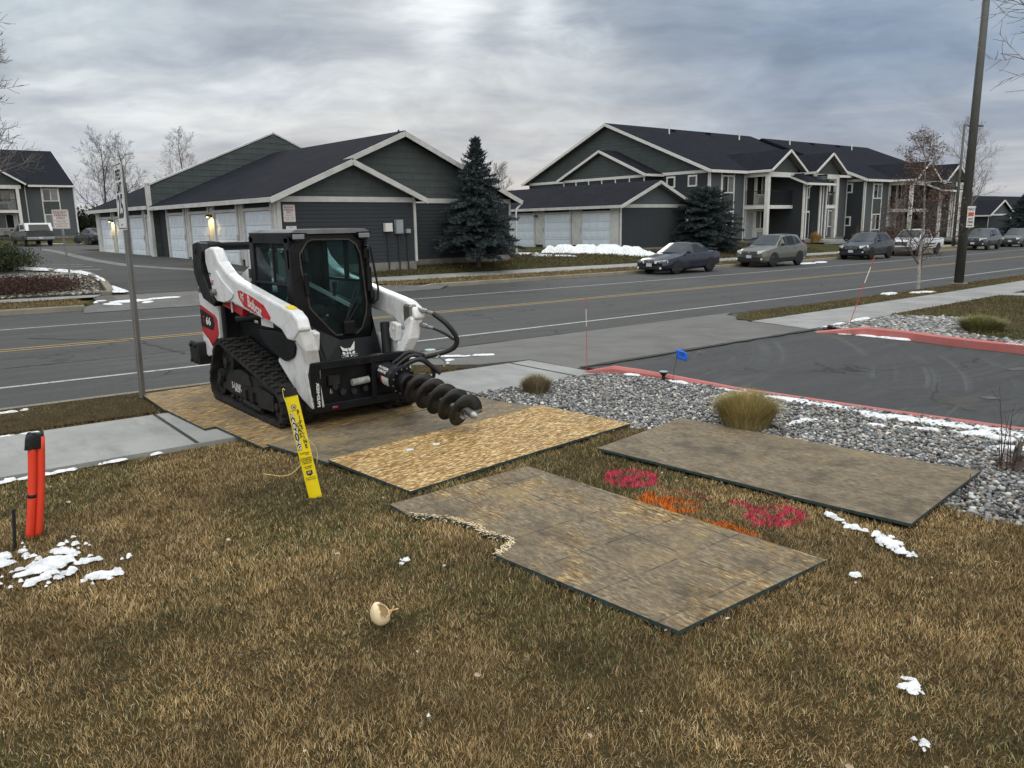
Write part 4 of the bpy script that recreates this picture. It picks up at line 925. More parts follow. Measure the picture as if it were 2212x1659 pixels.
def blades(name, x, y, z, L, wd, colfn, lean=1.0, dseed=3):
    n = len(x); ang = fbm(x, y, 5.2, dseed)*4*PI*1.6+rng.normal(0, 1.5, n); ln = (.25+.9*rng.random(n))*lean
    L = L*(.55+.75*rng.random(n)); dx_, dy_ = np.cos(ang), np.sin(ang); px, py = -dy_, dx_; f = rng.random(n)*PI; wx, wy = np.cos(f), np.sin(f)
    curl = rng.normal(0, .35, n); V = np.zeros((n, 5, 3), np.float32)
    t1 = ln*.45; t2 = np.minimum(ln, 1.45)
    h1 = L*.5*np.cos(t1); r1 = L*.5*np.sin(t1); h2 = h1+L*.5*np.cos(t2); r2 = r1+L*.5*np.sin(t2)
    bx, by = x, y; mx, my = x+dx_*r1, y+dy_*r1; tx, ty = x+dx_*r2+px*curl*L*.5, y+dy_*r2+py*curl*L*.5
    V[:, 0] = np.stack([bx-wx*wd/2, by-wy*wd/2, z], 1); V[:, 1] = np.stack([bx+wx*wd/2, by+wy*wd/2, z], 1)
    V[:, 2] = np.stack([mx-wx*wd*.4, my-wy*wd*.4, z+h1], 1); V[:, 3] = np.stack([mx+wx*wd*.4, my+wy*wd*.4, z+h1], 1)
    V[:, 4] = np.stack([tx, ty, z+h2], 1)
    b = (np.arange(n)*5)[:, None]; F = np.concatenate([b+[0, 1, 3], b+[0, 3, 2], b+[2, 3, 4]], 0)
    c = colfn(x, y, n); C = np.repeat(c[:, None], 5, 1).reshape(-1, 3)
    o = npmesh(name, V.reshape(-1, 3), F, M_blade, C); return o
def bl_fn(n, b):
    a = n.new('ShaderNodeVertexColor', layer_name='Col'); n.put(b.inputs['Base Color'], a.outputs[0]); b.inputs['Roughness'].default_value = .75
    b.inputs['Specular IOR Level'].default_value = .25
M_blade = nmat('grass_blade', bl_fn)
def lawn_cols(x, y, n):
    g = fbm(x, y, .75, 21)+.18*(fbm(x, y, 4.5, 5)-.5)
    g += .20*np.exp(-((x-2.1)**2+(y-4.6)**2)/.7)+.12*np.exp(-((x-2.6)**2+(y-1.6)**2)/3.0)-.10*np.exp(-((x-1.2)**2+(y-4.3)**2)/.8)
    pg = np.clip((g-.51)/.16, 0, 1)*.5+.06
    base = np.array([[.48, .335, .15], [.34, .21, .08], [.62, .48, .27], [.20, .118, .045], [.42, .275, .108]])
    gr = np.array([[.095, .108, .036], [.14, .145, .055], [.07, .083, .028]])
    c = base[rng.integers(0, 5, n)]; gm = rng.random(n) < pg; c[gm] = gr[rng.integers(0, 3, gm.sum())]
    br = (.30+1.0*fbm(x, y, 3.4, 9)*(.55+.9*fbm(x, y, .9, 19)))[:, None]+.12
    c = c*br*(.60+.62*rng.random(n)[:, None])*np.array([1.10, 1.12, 1.20])
    pk = mind(x, y, PINK); m_ = (pk < .026) & (rng.random(n) < .92) | (pk < .05) & (rng.random(n) < .3); pf = mind(x, y, PINKF); m_ |= (pf < .025) & (rng.random(n) < .35)
    c[m_] = np.array([.80, .05, .14])*(.6+.6*rng.random(m_.sum())[:, None])
    po = mind(x, y, ORNG); m_ = (po < .034) & (rng.random(n) < .95) | (po < .065) & (rng.random(n) < .35); c[m_] = np.array([.95, .22, .02])*(.6+.6*rng.random(m_.sum())[:, None])
    return c
def scatter(u0, u1, q0, q1, dens, keep):
    n = int((u1-u0)*(q1-q0)*dens); x = u0+(u1-u0)*rng.random(n); y = q0+(q1-q0)*rng.random(n)
    k = keep(x, y); return x[k], y[k]
def infov(x, y, mg=.08):
    a = np.arctan2(x, y)-HEAD; r = np.hypot(x, y); return (np.abs(a) < R(33.4)+mg+.25/np.maximum(r, .3)) & (r*np.cos(a) > 1.75)
def shrink(poly, k):
    c = np.mean(poly, 0); return [tuple(c+(np.array(p)-c)*k) for p in poly]
torn_cut = [(2.30, 4.2), (2.433, 4.147), (2.48, 4.071), (2.556, 3.969), (2.609, 3.871), (2.615, 3.777), (2.643, 3.668), (2.627, 3.582), (2.647, 3.484), (2.674, 3.414), (2.64, 3.349), (2.567, 3.322), (2.491, 3.298), (2.3, 3.2)]
def nokeep(x, y):
    k = ~inpoly(x, y, bed) | (y < .6) & (x < 6.0)
    for s_ in (S_RIGHT, S_BRIGHT): k &= ~inpoly(x, y, shrink(s_, .97))
    k &= ~inpoly(x, y, shrink(S_NEAR, .97)) | inpoly(x, y, torn_cut)
    k &= ~inpoly(x, y, [(2.62, 7.2), (2.62, 5.7), (5.2, 6.0), (5.2, 7.2)])
    return k
def dens_thin(x, y, d0, d1, r0, r1):
    r = np.hypot(x, y); p = np.clip(1-(r-r0)/(r1-r0), 0, 1)*(1-d1/d0)+d1/d0; return rng.random(len(x)) < p
GD = 19000
x, y = scatter(-3.4, 6.6, -.6, 7.16, GD, lambda x, y: infov(x, y) & nokeep(x, y))
k = dens_thin(x, y, GD, 7000, 2.6, 7.5); k &= (fbm(x, y, 11, 31) > .38) | (rng.random(len(x)) < .6)
x, y = x[k], y[k]; r = np.hypot(x, y)
z = zgv(x, y)-.03+.02*(fbm(x, y, 1.3, 40)-.5)
g = blades('grass', x, y, z, .036*(.35+.85*fbm(x, y, 9.0, 12)+.25*fbm(x, y, 2.5, 15)), np.clip(.0016+.00035*(r-2), .0016, .0042), lawn_cols, 1.2)
tag(g, 'matted winter lawn of tan, brown and green blades in the foreground', 'grass', None, 'stuff')
def strip_cols(tint):
    def fn(x, y, n):
        base = np.array([[.20, .14, .065], [.13, .09, .038], [.26, .20, .11], [.09, .08, .03], [.15, .105, .05]])*tint
        return base[rng.integers(0, 5, n)]*(.5+.7*fbm(x, y, 2.2, 14)[:, None])*(.6+.7*rng.random(n)[:, None])
    return fn
def strip_grass(name, label, u0, u1, q0, q1, dens, L, wd, tint=1, keep=None, zf=None, z0=-.01):
    x, y = scatter(u0, u1, q0, q1, dens, lambda x, y: infov(x, y) & (keep(x, y) if keep else True))
    z = (zf(x, y) if zf else zgv(x, y))+z0; sh_ = np.array([Sh(a) for a in x]); y2 = y+sh_
    o = blades(name, x, y2, z, L, wd, strip_cols(tint)); return tag(o, label, 'grass', None, 'stuff')
strip_grass('verge_grass', 'brown grass strip between the sidewalk and the road around the speed limit post', -3, 6.4, 8.74, 10.32, 4500, .05, .006, 1.0, lambda x, y: (y < 10.33) & ~inpoly(x, y, [(2.2, 9.9), (2.2, 8.2), (5, 8.2), (5, 9.9)]) & ((x < 5.3) | (y > 8.74) & (x < 6.45-(y-8.8)*.75)), z0=-.03)
strip_grass('verge_grass', 'olive brown grass strip between the right sidewalk and the road, under the lamp post', 13.9, 48, 9.36, 10.32, 900, .07, .014, 1.0, lambda x, y: (x > 14.0+(y-9.3)*1.1))
strip_grass('verge_grass', 'patch of brown lawn beyond the right gravel bed', 14.0, 40, 1.0, 7.6, 320, .07, .016, .95, lambda x, y: ~inpoly(x, y, bedR) & ~inpoly(x, y, [(22.6, 7.7), (23.8, 7.7), (25.7, 5.6), (39, -5), (24.0, 5.2)]), lambda x, y: -SL*x+.25)
strip_grass('verge_grass', 'straw coloured verge along the far kerb behind the road', 14.2, 60, 24.5, 25.88, 330, .09, .024, 1.35)
strip_grass('verge_grass', 'straw coloured verge at the left in front of the shrub island', -8, 4.4, 24.5, 25.88, 500, .09, .02, 1.3)
strip_grass('verge_grass', 'green brown lawn sloping up to the garages around the big blue spruce', 12.6, 52, 27.4, 33.5, 150, .08, .03, .62, lambda x, y: ~((x < 24) & (y > 31.3)))

# ---- rounded river stones
def ico():
    b = bmesh.new(); bmesh.ops.create_icosphere(b, subdivisions=1, radius=1); V = np.array([v.co[:] for v in b.verts]); F = np.array([[v.index for v in f.verts] for f in b.faces]); b.free(); return V, F
IV, IF = ico()
M_stone = nmat('river_stone', lambda n, b: (n.put(b.inputs['Base Color'], n.mix(.55, n.new('ShaderNodeVertexColor', layer_name='Col').outputs[0], n.mix(n.noise(n.pos(), 60, 4), (.45, .45, .45), (1.5, 1.5, 1.5)), 'MULTIPLY')), setattr(b.inputs['Roughness'], 'default_value', .6)))
def stones(name, label, x, y, z, r, tint=(1, 1, 1)):
    n = len(x); var = [IV*(1+.16*rng.standard_normal(IV.shape)) for _ in range(10)]
    sc = np.stack([r*(.8+.5*rng.random(n)), r*(.65+.35*rng.random(n)), r*(.42+.25*rng.random(n))], 1)
    a = rng.random(n)*2*PI; tl = rng.normal(0, .3, n); V = np.zeros((n, len(IV), 3), np.float32); vi = rng.integers(0, 10, n)
    for k in range(10):
        m_ = vi == k; p = var[k][None]*sc[m_][:, None]
        ca, sa, ct, st = np.cos(a[m_])[:, None], np.sin(a[m_])[:, None], np.cos(tl[m_])[:, None], np.sin(tl[m_])[:, None]
        X, Y, Z = p[..., 0], p[..., 1], p[..., 2]; X, Z = X*ct-Z*st, X*st+Z*ct
        V[m_] = np.stack([X*ca-Y*sa+x[m_][:, None], X*sa+Y*ca+y[m_][:, None], Z+z[m_][:, None]], 2)
    F = (IF[None]+(np.arange(n)*len(IV))[:, None, None]).reshape(-1, 3)
    pal = np.array([[.11, .112, .115], [.21, .208, .205], [.34, .33, .32], [.48, .47, .44], [.05, .052, .055], [.24, .20, .165], [.15, .16, .165], [.60, .585, .55], [.33, .26, .19]])
    c = pal[rng.choice(9, n, p=[.20, .20, .15, .07, .14, .08, .10, .02, .04])]*(.75+.5*rng.random(n))[:, None]*np.array(tint)
    o = npmesh(name, V.reshape(-1, 3), F, M_stone, np.repeat(c[:, None], len(IV), 1).reshape(-1, 3), smooth=True)
    return tag(o, label, 'gravel', None, 'stuff')
def packed(u0, u1, q0, q1, s_, keep, jit=.4):
    gx, gy = np.meshgrid(np.arange(u0, u1, s_), np.arange(q0, q1, s_*.87)); gx = gx+(np.arange(gx.shape[0]) % 2)[:, None]*s_/2
    x = gx.ravel()+rng.uniform(-jit, jit, gx.size)*s_; y = gy.ravel()+rng.uniform(-jit, jit, gx.size)*s_; k = keep(x, y); return x[k], y[k]
kb = lambda x, y: infov(x, y, .03) & inpoly(x, y, bed) & ~inpoly(x, y, shrink(S_RIGHT, .95)) & ~inpoly(x, y, shrink(S_BRIGHT, .97))
x, y = packed(5, 9.3, -1, 7.2, .030, kb); k = rng.random(len(x)) < .95; x, y = x[k], y[k]
x2, y2 = packed(5, 9.3, -1, 7.2, .055, kb, .5)
X = np.concatenate([x, x2]); Y = np.concatenate([y, y2]); L2 = np.concatenate([np.full(len(x), .0), np.full(len(x2), .017)])
stones('gravel', 'bed of rounded grey river stones between the plywood sheets and the red kerb', X, Y, -SL*X+np.interp(Y, [5, 7.2], [.27, .23])-.012*np.clip((X-6.9)/.6, 0, 1)+L2*.85+rng.uniform(-.005, .008, len(X)), .0185*(.65+.8*rng.random(len(X))**1.5))
kr = lambda x, y: infov(x, y) & inpoly(x, y, bedR)
x, y = packed(12.8, 17, 1, 7.7, .06, kr)
stones('gravel', 'bed of grey river stones behind the red kerb at the right', x, y, -SL*x+.25+rng.uniform(-.008, .012, len(x)), .04*(.7+.6*rng.random(len(x))))
ki = lambda x, y: infov(x, y) & inpoly(x, y, [(-1, 26.85), (2.5, 26.78), (5.35, 26.8), (5.4, 28.4), (5.25, 29.9), (4.6, 30.6), (2.2, 30), (-1, 29)])
x, y = packed(-1, 5.6, 26.7, 31, .09, ki)
stones('gravel', 'patch of pale crushed stone in the shrub island at the left', x, y, zgv(x, y)+.055+rng.uniform(-.01, .015, len(x)), .055*(.7+.6*rng.random(len(x))), (1.0, .93, .82))

# ---- snow left over in patches
def snow(name, label, blobs, zf, h=.03, cell=.02, thr=.0, seed=1, rag=1.0, pw=.6):
    """ragged low snow: a height field kept where soft blobs plus noise rise above zero"""
    us_ = [b[0] for b in blobs]; vs_ = [b[1] for b in blobs]; mr_ = max(max(b[2], b[3]) for b in blobs)*1.25
    x0, x1, y0, y1 = min(us_)-mr_, max(us_)+mr_, min(vs_)-mr_, max(vs_)+mr_
    gx, gy = np.meshgrid(np.arange(x0, x1, cell), np.arange(y0, y1, cell), indexing='ij')
    f = np.full(gx.shape, -9.)
    for (cx, cy, a, b, ro) in blobs:
        c, s_ = math.cos(ro), math.sin(ro); X = (gx-cx)*c+(gy-cy)*s_; Y = -(gx-cx)*s_+(gy-cy)*c
        f = np.maximum(f, 1-np.sqrt((X/a)**2+(Y/b)**2))
    nz = fbm(gx.ravel(), gy.ravel(), .35/cell*.5, seed).reshape(gx.shape)-.5+.5*(fbm(gx.ravel(), gy.ravel(), .35/cell*.12, seed+5).reshape(gx.shape)-.5)
    f = f+nz*rag*1.3-thr
    idx = -np.ones(gx.shape, int); V = []; F = []
    keep = f > 0
    nx, ny = gx.shape
    kq = keep[:-1, :-1] | keep[1:, :-1] | keep[:-1, 1:] | keep[1:, 1:]
    used = np.zeros(gx.shape, bool); used[:-1, :-1] |= kq; used[1:, :-1] |= kq; used[:-1, 1:] |= kq; used[1:, 1:] |= kq
    idx[used] = np.arange(used.sum()); px, py = gx[used], gy[used]; hz_ = np.where(f[used] > 0, h*np.clip(f[used]*(2.2 if pw < .7 else 1.5), 0, 1)**pw, -min(.03, h*.9))
    Z = np.array([zf(a, b) for a, b in zip(px, py)])+hz_+np.where(f[used] > 0, rng.uniform(0, .1, used.sum())*h, 0)
    i, j = np.nonzero(kq); F = np.stack([idx[i, j], idx[i+1, j], idx[i+1, j+1], idx[i, j+1]], 1)
    if len(F) == 0: return
    o = npmesh(name, np.stack([px, py, Z], 1), F, M_snow, smooth=True); return tag(o, label, 'snow', None, 'stuff')
zl = lambda a, b: zb(a)+float(np.interp(b, PV, PH))
snow('snow_patch', 'scattered patchy snow on the grass beside the orange pipes', [(.25, 4.95, .34, .15, 1.1), (.50, 4.74, .26, .10, 1.2), (.60, 5.0, .16, .08, 1), (.05, 5.0, .2, .16, 0)], lambda a, b: zl(a, b)-.002, .008, .0075, .62, 3, 3.4)
snow('snow_patch', 'small snow crumbs on the lawn right of the patchy snow', [(.72, 4.45, .08, .05, 0), (.86, 4.62, .05, .03, 0), (.70, 4.70, .05, .03, 0)], lambda a, b: zl(a, b)-.002, .008, .006, .3, 4, 2.6)
snow('snow_patch', 'thin line of snow on the lawn in front of the right hand plywood sheet', [(4.46, 2.36, .10, .018, -1.9), (4.41, 2.15, .12, .030, -1.6), (4.33, 1.97, .11, .036, -2.1), (4.26, 1.84, .06, .03, -2)], lambda a, b: zl(a, b)+.004, .008, .006, .22, 6, 2.6)
for i, (a, b, s_, lb) in enumerate(((2.94, 1.2, .06, 'small lump of snow in the grass at the lower right'), (2.64, 1.02, .04, 'tiny lump of snow in the grass at the bottom right'), (1.38, 2.27, .03, 'tiny speck of snow in the grass at the bottom centre'), (2.02, 3.52, .045, 'small lump of snow between the broken sheet and the pale gourd'), (3.76, 1.85, .045, 'small lump of snow in the grass right of the near sheet'))):
    snow('snow_patch', lb, [(a, b, s_, s_*.6, .5)], lambda a, b: zl(a, b)+.014, .007, .005, .15, 20+i, 2.4)
snow('snow_patch', 'long band of snow on the stones along the near red kerb', [(7.42, 4.55, .35, .07, -1.45), (7.46, 4.05, .4, .11, -1.48), (7.48, 3.5, .4, .14, -1.48), (7.55, 3.0, .35, .13, -1.4), (7.65, 2.5, .4, .15, -1.4), (7.78, 1.95, .45, .16, -1.35), (7.33, 5.9, .18, .035, -1.5), (7.38, 5.2, .4, .035, -1.5), (7.30, 6.68, .10, .045, -1.2)], lambda a, b: zb(a)+.270+.004*math.sin(a*9+b*5), .012, .014, .05, 7, 1.1)
snow('snow_patch', 'ragged snow lying between the river stones behind the big grass tuft', [(6.5, 3.92, .14, .05, -.3), (6.78, 3.85, .22, .05, -.8), (7.0, 3.4, .25, .05, -1.0), (7.22, 3.0, .2, .06, -1.2), (7.36, 2.6, .3, .08, -1.5), (7.1, 2.25, .25, .07, -1.0), (6.9, 2.0, .2, .06, -1)], lambda a, b: zb(a)+.268, .03, .016, .12, 8, 1.2)
snow('snow_patch', 'snow along the base of the right hand red kerb', [(13.42, 7.2, .2, .10, -1.0), (13.56, 6.85, .25, .10, -1.2), (13.62, 6.4, .3, .06, -1.5)], lambda a, b: zb(a)+.165, .015, .02, .15, 9, 1.2)
snow('snow_patch', 'snow on the stones where the right sidewalk meets the red kerb', [(14.3, 7.75, .4, .10, .2), (15.3, 7.9, .6, .07, .15), (13.8, 7.7, .2, .12, 0)], lambda a, b: zb(a)+.23, .02, .03, .15, 10, 1.2)
snow('snow_patch', 'white snow patch on the verge under the small brown leaved tree', [(22.3, 10.6, .5, .22, .1), (23.3, 10.2, .6, .2, -.3)], lambda a, b: zb(a)+.19, .03, .04, .1, 11, 1.0)
snow('snow_patch', 'two thin melting patches on the dark parking lot at the right', [(8.62, 4.0, .14, .05, -1.2), (9.05, 3.8, .10, .03, -1.2)], lambda a, b: zb(a)+.112, .008, .012, .15, 12, 1.4)
snow('snow_patch', 'thin snow on the grass strip behind the auger', [(6.35, 10.25, .2, .04, -.7), (6.75, 10.0, .35, .05, -.6), (7.15, 9.75, .25, .04, -.55), (6.52, 9.68, .09, .06, 0), (6.3, 9.42, .05, .03, 0)], lambda a, b: zl(a, b)+.008, .010, .014, .15, 13, 1.2)
snow('snow_patch', 'line of snow where the left sidewalk meets the lawn', [(.1, 7.08, .35, .05, .05), (.55, 7.06, .2, .05, .1), (.9, 7.06, .15, .03, .1), (1.3, 7.09, .14, .02, .1), (1.66, 7.1, .08, .02, .1)], lambda a, b: zl(a, b)+.004, .008, .009, .35, 14, 1.9)
snow('snow_patch', 'small snow patches at the left edge between sidewalk and verge', [(.62, 8.72, .16, .06, .1), (.92, 8.70, .10, .05, .1), (.9, 10.1, .2, .05, .1)], lambda a, b: zl(a, b)+.008, .010, .012, .25, 15, 1.5)
snow('snow_pile', 'long ploughed heap of snow on the lawn in front of the second garage', [(29.6, 32.4, 1.7, .35, -.2), (31.0, 31.9, 1.6, .8, -.35), (32.2, 31.3, 1.5, 1.0, -.5), (33.0, 30.3, 1.3, .6, -.6), (32.3, 31.3, .7, .5, -.5)], lambda a, b: zg(a, b)-.03, .46, .10, .0, 16, .8, .8)
snow('snow_patch', 'thin snow patches on the lawn between the blue spruce and the snow pile', [(27.2, 31.0, 1.0, .16, -.4), (28.3, 30.5, .5, .12, -.4), (27.0, 32.7, 1.6, .2, -.25)], lambda a, b: zg(a, b)-.02, .06, .07, .1, 17, 1.1)
snow('snow_patch', 'snow line along the kerb of the shrub island', [(2.8, 33.5, 1.2, .10, -.62), (4.2, 32.0, .9, .14, -.85), (4.95, 30.8, .7, .13, -1.2), (5.35, 29.9, .6, .10, -1.2), (5.6, 28.6, .6, .07, -1.5), (5.75, 27.1, .5, .14, -1.6), (5.75, 26.7, .2, .2, 0)], lambda a, b: zg(a, b)+.10, .05, .05, .0, 18, .5)
snow('snow_patch', 'star shaped snow patch on the driveway ramp at the left', [(5.6, 25.0, .7, .18, .1), (6.6, 25.2, .5, .10, .1), (5.1, 24.6, .35, .14, -.5), (4.9, 25.3, .3, .1, .2), (6.0, 24.6, .3, .08, .5)], lambda a, b: zb(a)+float(np.interp(b, [23.4, 26.4], [0, .22]))+.01, .03, .04, .05, 19, .8)
snow('snow_patch', 'melting snow beside the olive crossover on the road', [(41.0, 24.4, .9, .25, 0), (42.8, 24.6, .7, .2, 0)], lambda a, b: zb(a)+.01, .05, .06, .1, 30, .7)
snow('snow_patch', 'snow strip in the far lot behind the grey pickup', [(11.2, 76.6, 3.0, .3, -.15), (14.8, 75.9, 2.4, .3, -.1), (9.0, 76.9, 1.0, .4, 0)], lambda a, b: zg(a, b)+.05, .1, .12, .1, 31, .7)

# ---- fallen leaves and litter on the lawn
n = 420; x, y = scatter(-3, 6.4, -.4, 7.1, 6, lambda x, y: infov(x, y) & nokeep(x, y)); n = len(x)
mb = MB(); cols = []
M_leaf = nmat('dead_leaf', lambda n, b: (n.put(b.inputs['Base Color'], n.new('ShaderNodeVertexColor', layer_name='Col').outputs[0]), setattr(b.inputs['Roughness'], 'default_value', .8)))
for a, b in zip(x, y):
    s_ = random.uniform(.006, .017); c = random.choice([(.36, .27, .19), (.26, .18, .12), (.13, .08, .05), (.48, .40, .33), (.09, .055, .035), (.22, .13, .07)]); M = Matrix.Rotation(random.random()*6.3, 3, 'Z') @ Matrix.Rotation(random.uniform(-.7, .7), 3, 'X')
    p = [(-1, 0, .1), (-.3, .55, .35), (.6, .45, .3), (1.1, 0, 0), (.6, -.45, .35), (-.3, -.5, .3)]; o = Vector((a, b, zl(a, b)+.025)); mb.add([o+M @ (Vector(q)*s_) for q in p]+[o], [[i, (i+1) % 6, 6] for i in range(6)]); cols += [c]*7
o = npmesh('fallen_leaves', mb.v, mb.f, M_leaf, np.array(cols)); tag(o, 'small dead leaves scattered over the lawn', 'leaves', None, 'stuff')

# ---- bare trees
M_bark = mat('bark_grey', (.17, .155, .14), .9, var=.3, vs_=6)
M_barkd = mat('bark_dark', (.085, .072, .065), .9, var=.3, vs_=6)
M_birch = mat('bark_pale', (.36, .34, .31), .8, var=.35, vs_=9, dirt=.55, dcol=(.05, .045, .04), ds=14)
def bare_tree(name, loc, H, spread, label, group=None, levels=5, seed=1, trunk_r=None, bark=None, fork=.25, dens=1.0, lean=(0, 0), leaves=0, up=.35, thin=1.0, cat='tree', crown_only=None, r_min=.004):
    rd = random.Random(seed); tr_ = MB(); cr_ = MB(); tips = []
    trunk_r = trunk_r or H*.018
    def grow(mb, p, d_, L, r, lv):
        n = 4 if lv < 3 else 3; pts = [p]; rr = [r]; q = p; dd = d_
        for i in range(n):
            dd = (dd+Vector((rd.uniform(-1, 1), rd.uniform(-1, 1), rd.uniform(-.4, .8)))*(.16+.05*lv)*.8+Vector((0, 0, up*.06*(lv > 0)))).normalized()
            q = q+dd*L/n; pts.append(q); rr.append(max(r*(1-.75*(i+1)/n), r_min*.6))
        mb.tube(pts, rr, 7 if lv == 0 else (4 if lv < 3 else 3), cap=False)
        if lv >= levels: tips.append((q, dd)); return
        nb = {0: int(13*dens), 1: int(8*dens), 2: int(6*dens), 3: int(5*dens)}.get(lv, 4)
        for k in range(nb):
            t = (fork+(1-fork)*(k+.6)/nb) if lv == 0 else (.15+.85*(k+rd.random()*.7)/nb)
            t = min(t, .999); i = int(t*n); a = pts[i].lerp(pts[i+1], t*n-i)
            ref = (pts[i+1]-pts[i]).normalized(); az = k*2.4+rd.uniform(-.5, .5)
            o1 = ref.orthogonal().normalized(); o2 = ref.cross(o1); out_ = o1*math.cos(az)+o2*math.sin(az)
            tilt = {0: .95-.35*t}.get(lv, .75+rd.uniform(-.2, .2)); nd = (ref*math.cos(tilt)+out_*math.sin(tilt)).normalized()
            if lv == 0: LL = spread*(1.05-.62*(t-fork)/(1-fork))*rd.uniform(.8, 1.15)
            else: LL = L*rd.uniform(.42, .62)*(1.1-.45*t)
            r0 = rr[i]*(.42 if lv == 0 else .6)
            grow(cr_, a, nd, LL, max(r0, r_min), lv+1)
    e = empty(name, loc, 0, label, cat, group)
    grow(tr_, Vector((0, 0, -.1)), Vector((lean[0], lean[1], 1)).normalized(), H*.93, trunk_r, 0)
    tr_.smooth = True
    tr_.build('trunk', bark or M_bark, e, fix=False); cr_.build('crown', bark if bark is M_barkd else (M_barkd if leaves else (bark or M_bark)), e, fix=False)
    if leaves:
        lf = MB(); cl_ = []
        for q, dd in tips:
            for _ in range(leaves):
                if rd.random() < .5: continue
                s_ = rd.uniform(.018, .036); M = Matrix.Rotation(rd.random()*6.3, 3, 'Z') @ Matrix.Rotation(rd.uniform(-1.5, 1.5), 3, 'X'); o_ = q+Vector((rd.uniform(-.09, .09), rd.uniform(-.09, .09), rd.uniform(-.13, .03)))
                lf.add([o_+M @ Vector(c)*s_ for c in ((-1, 0, 0), (0, .6, .3), (1, 0, 0), (0, -.6, .3))], [[0, 1, 2, 3]]); cl_ += [rd.choice([(.13, .055, .032), (.19, .085, .05), (.10, .045, .028), (.24, .13, .08)])]*4
        if lf.v: npmesh('foliage', lf.v, lf.f, M_leaf, np.array(cl_), parent=e)
    return e
bare_tree('bare_tree', (1.15, 26.4, .25), 11.5, 3.7, 'leafless pale tree at the left edge whose branches reach over the grey roof', None, 4, 5, .15, M_bark, .16, 1.3, up=.5, r_min=.008)
bare_tree('bare_tree', (19.2, 5.0, .05), 10.0, 4.0, 'leafless tree outside the top right corner with thin branches hanging in', None, 4, 8, .12, M_bark, .34, 1.1, up=.2, r_min=.007)
bare_tree('young_tree', (24.74, 10.95, -.08), 4.35, 1.75, 'slender pale trunked young tree with clinging brown leaves on the right verge', None, 4, 12, .055, M_birch, .10, 1.15, leaves=2, up=.8, r_min=.004)
bare_tree('bare_tree', (100.0, 39.0, -.3), 12.8, 4.9, 'tall pale leafless tree behind the lamp posts at the right', 'leafless trees behind the buildings', 4, 17, .17, M_bark, .12, 1.15, up=.9, r_min=.009)
for i, (u, v, h_, sp, lb) in enumerate(((23.5, 112, 11.5, 5.5, 'leafless tree just left of the speed limit sign, beyond the garages'), (36.0, 118, 13.5, 5.5, 'tallest leafless tree right of the speed limit sign, beyond the garage roof'), (28.5, 120, 12.5, 5.0, 'leafless tree directly behind the speed limit sign'), (15.5, 105, 7.5, 4.5, 'lowest leafless tree beside the far left apartment building'))):
    bare_tree('bare_tree', (u, v, 1.6), h_, sp, lb, 'leafless trees behind the buildings', 4, 30+i, .16, M_barkd, .10, 1.0, up=.7, r_min=.011)
bare_tree('bare_tree', (71, 92, .9), 9.5, 3.4, 'small leafless tree top showing over the low roof between the buildings', 'leafless trees behind the buildings', 3, 41, .14, M_bark, .2, 1.3, up=1.2, r_min=.02)
bare_tree('bare_tree', (96, 58, .2), 10.8, 3.0, 'leafless tree top showing above the farther apartment roof behind the young tree', 'leafless trees behind the buildings', 3, 42, .14, M_bark, .2, 1.4, up=1.5, r_min=.02)
bare_tree('bare_tree', (146, 60, .0), 8.5, 4.0, 'leafless tree at the far right edge beyond the low garages', 'leafless trees behind the buildings', 3, 44, .14, M_barkd, .15, 1.3, up=1, r_min=.03)
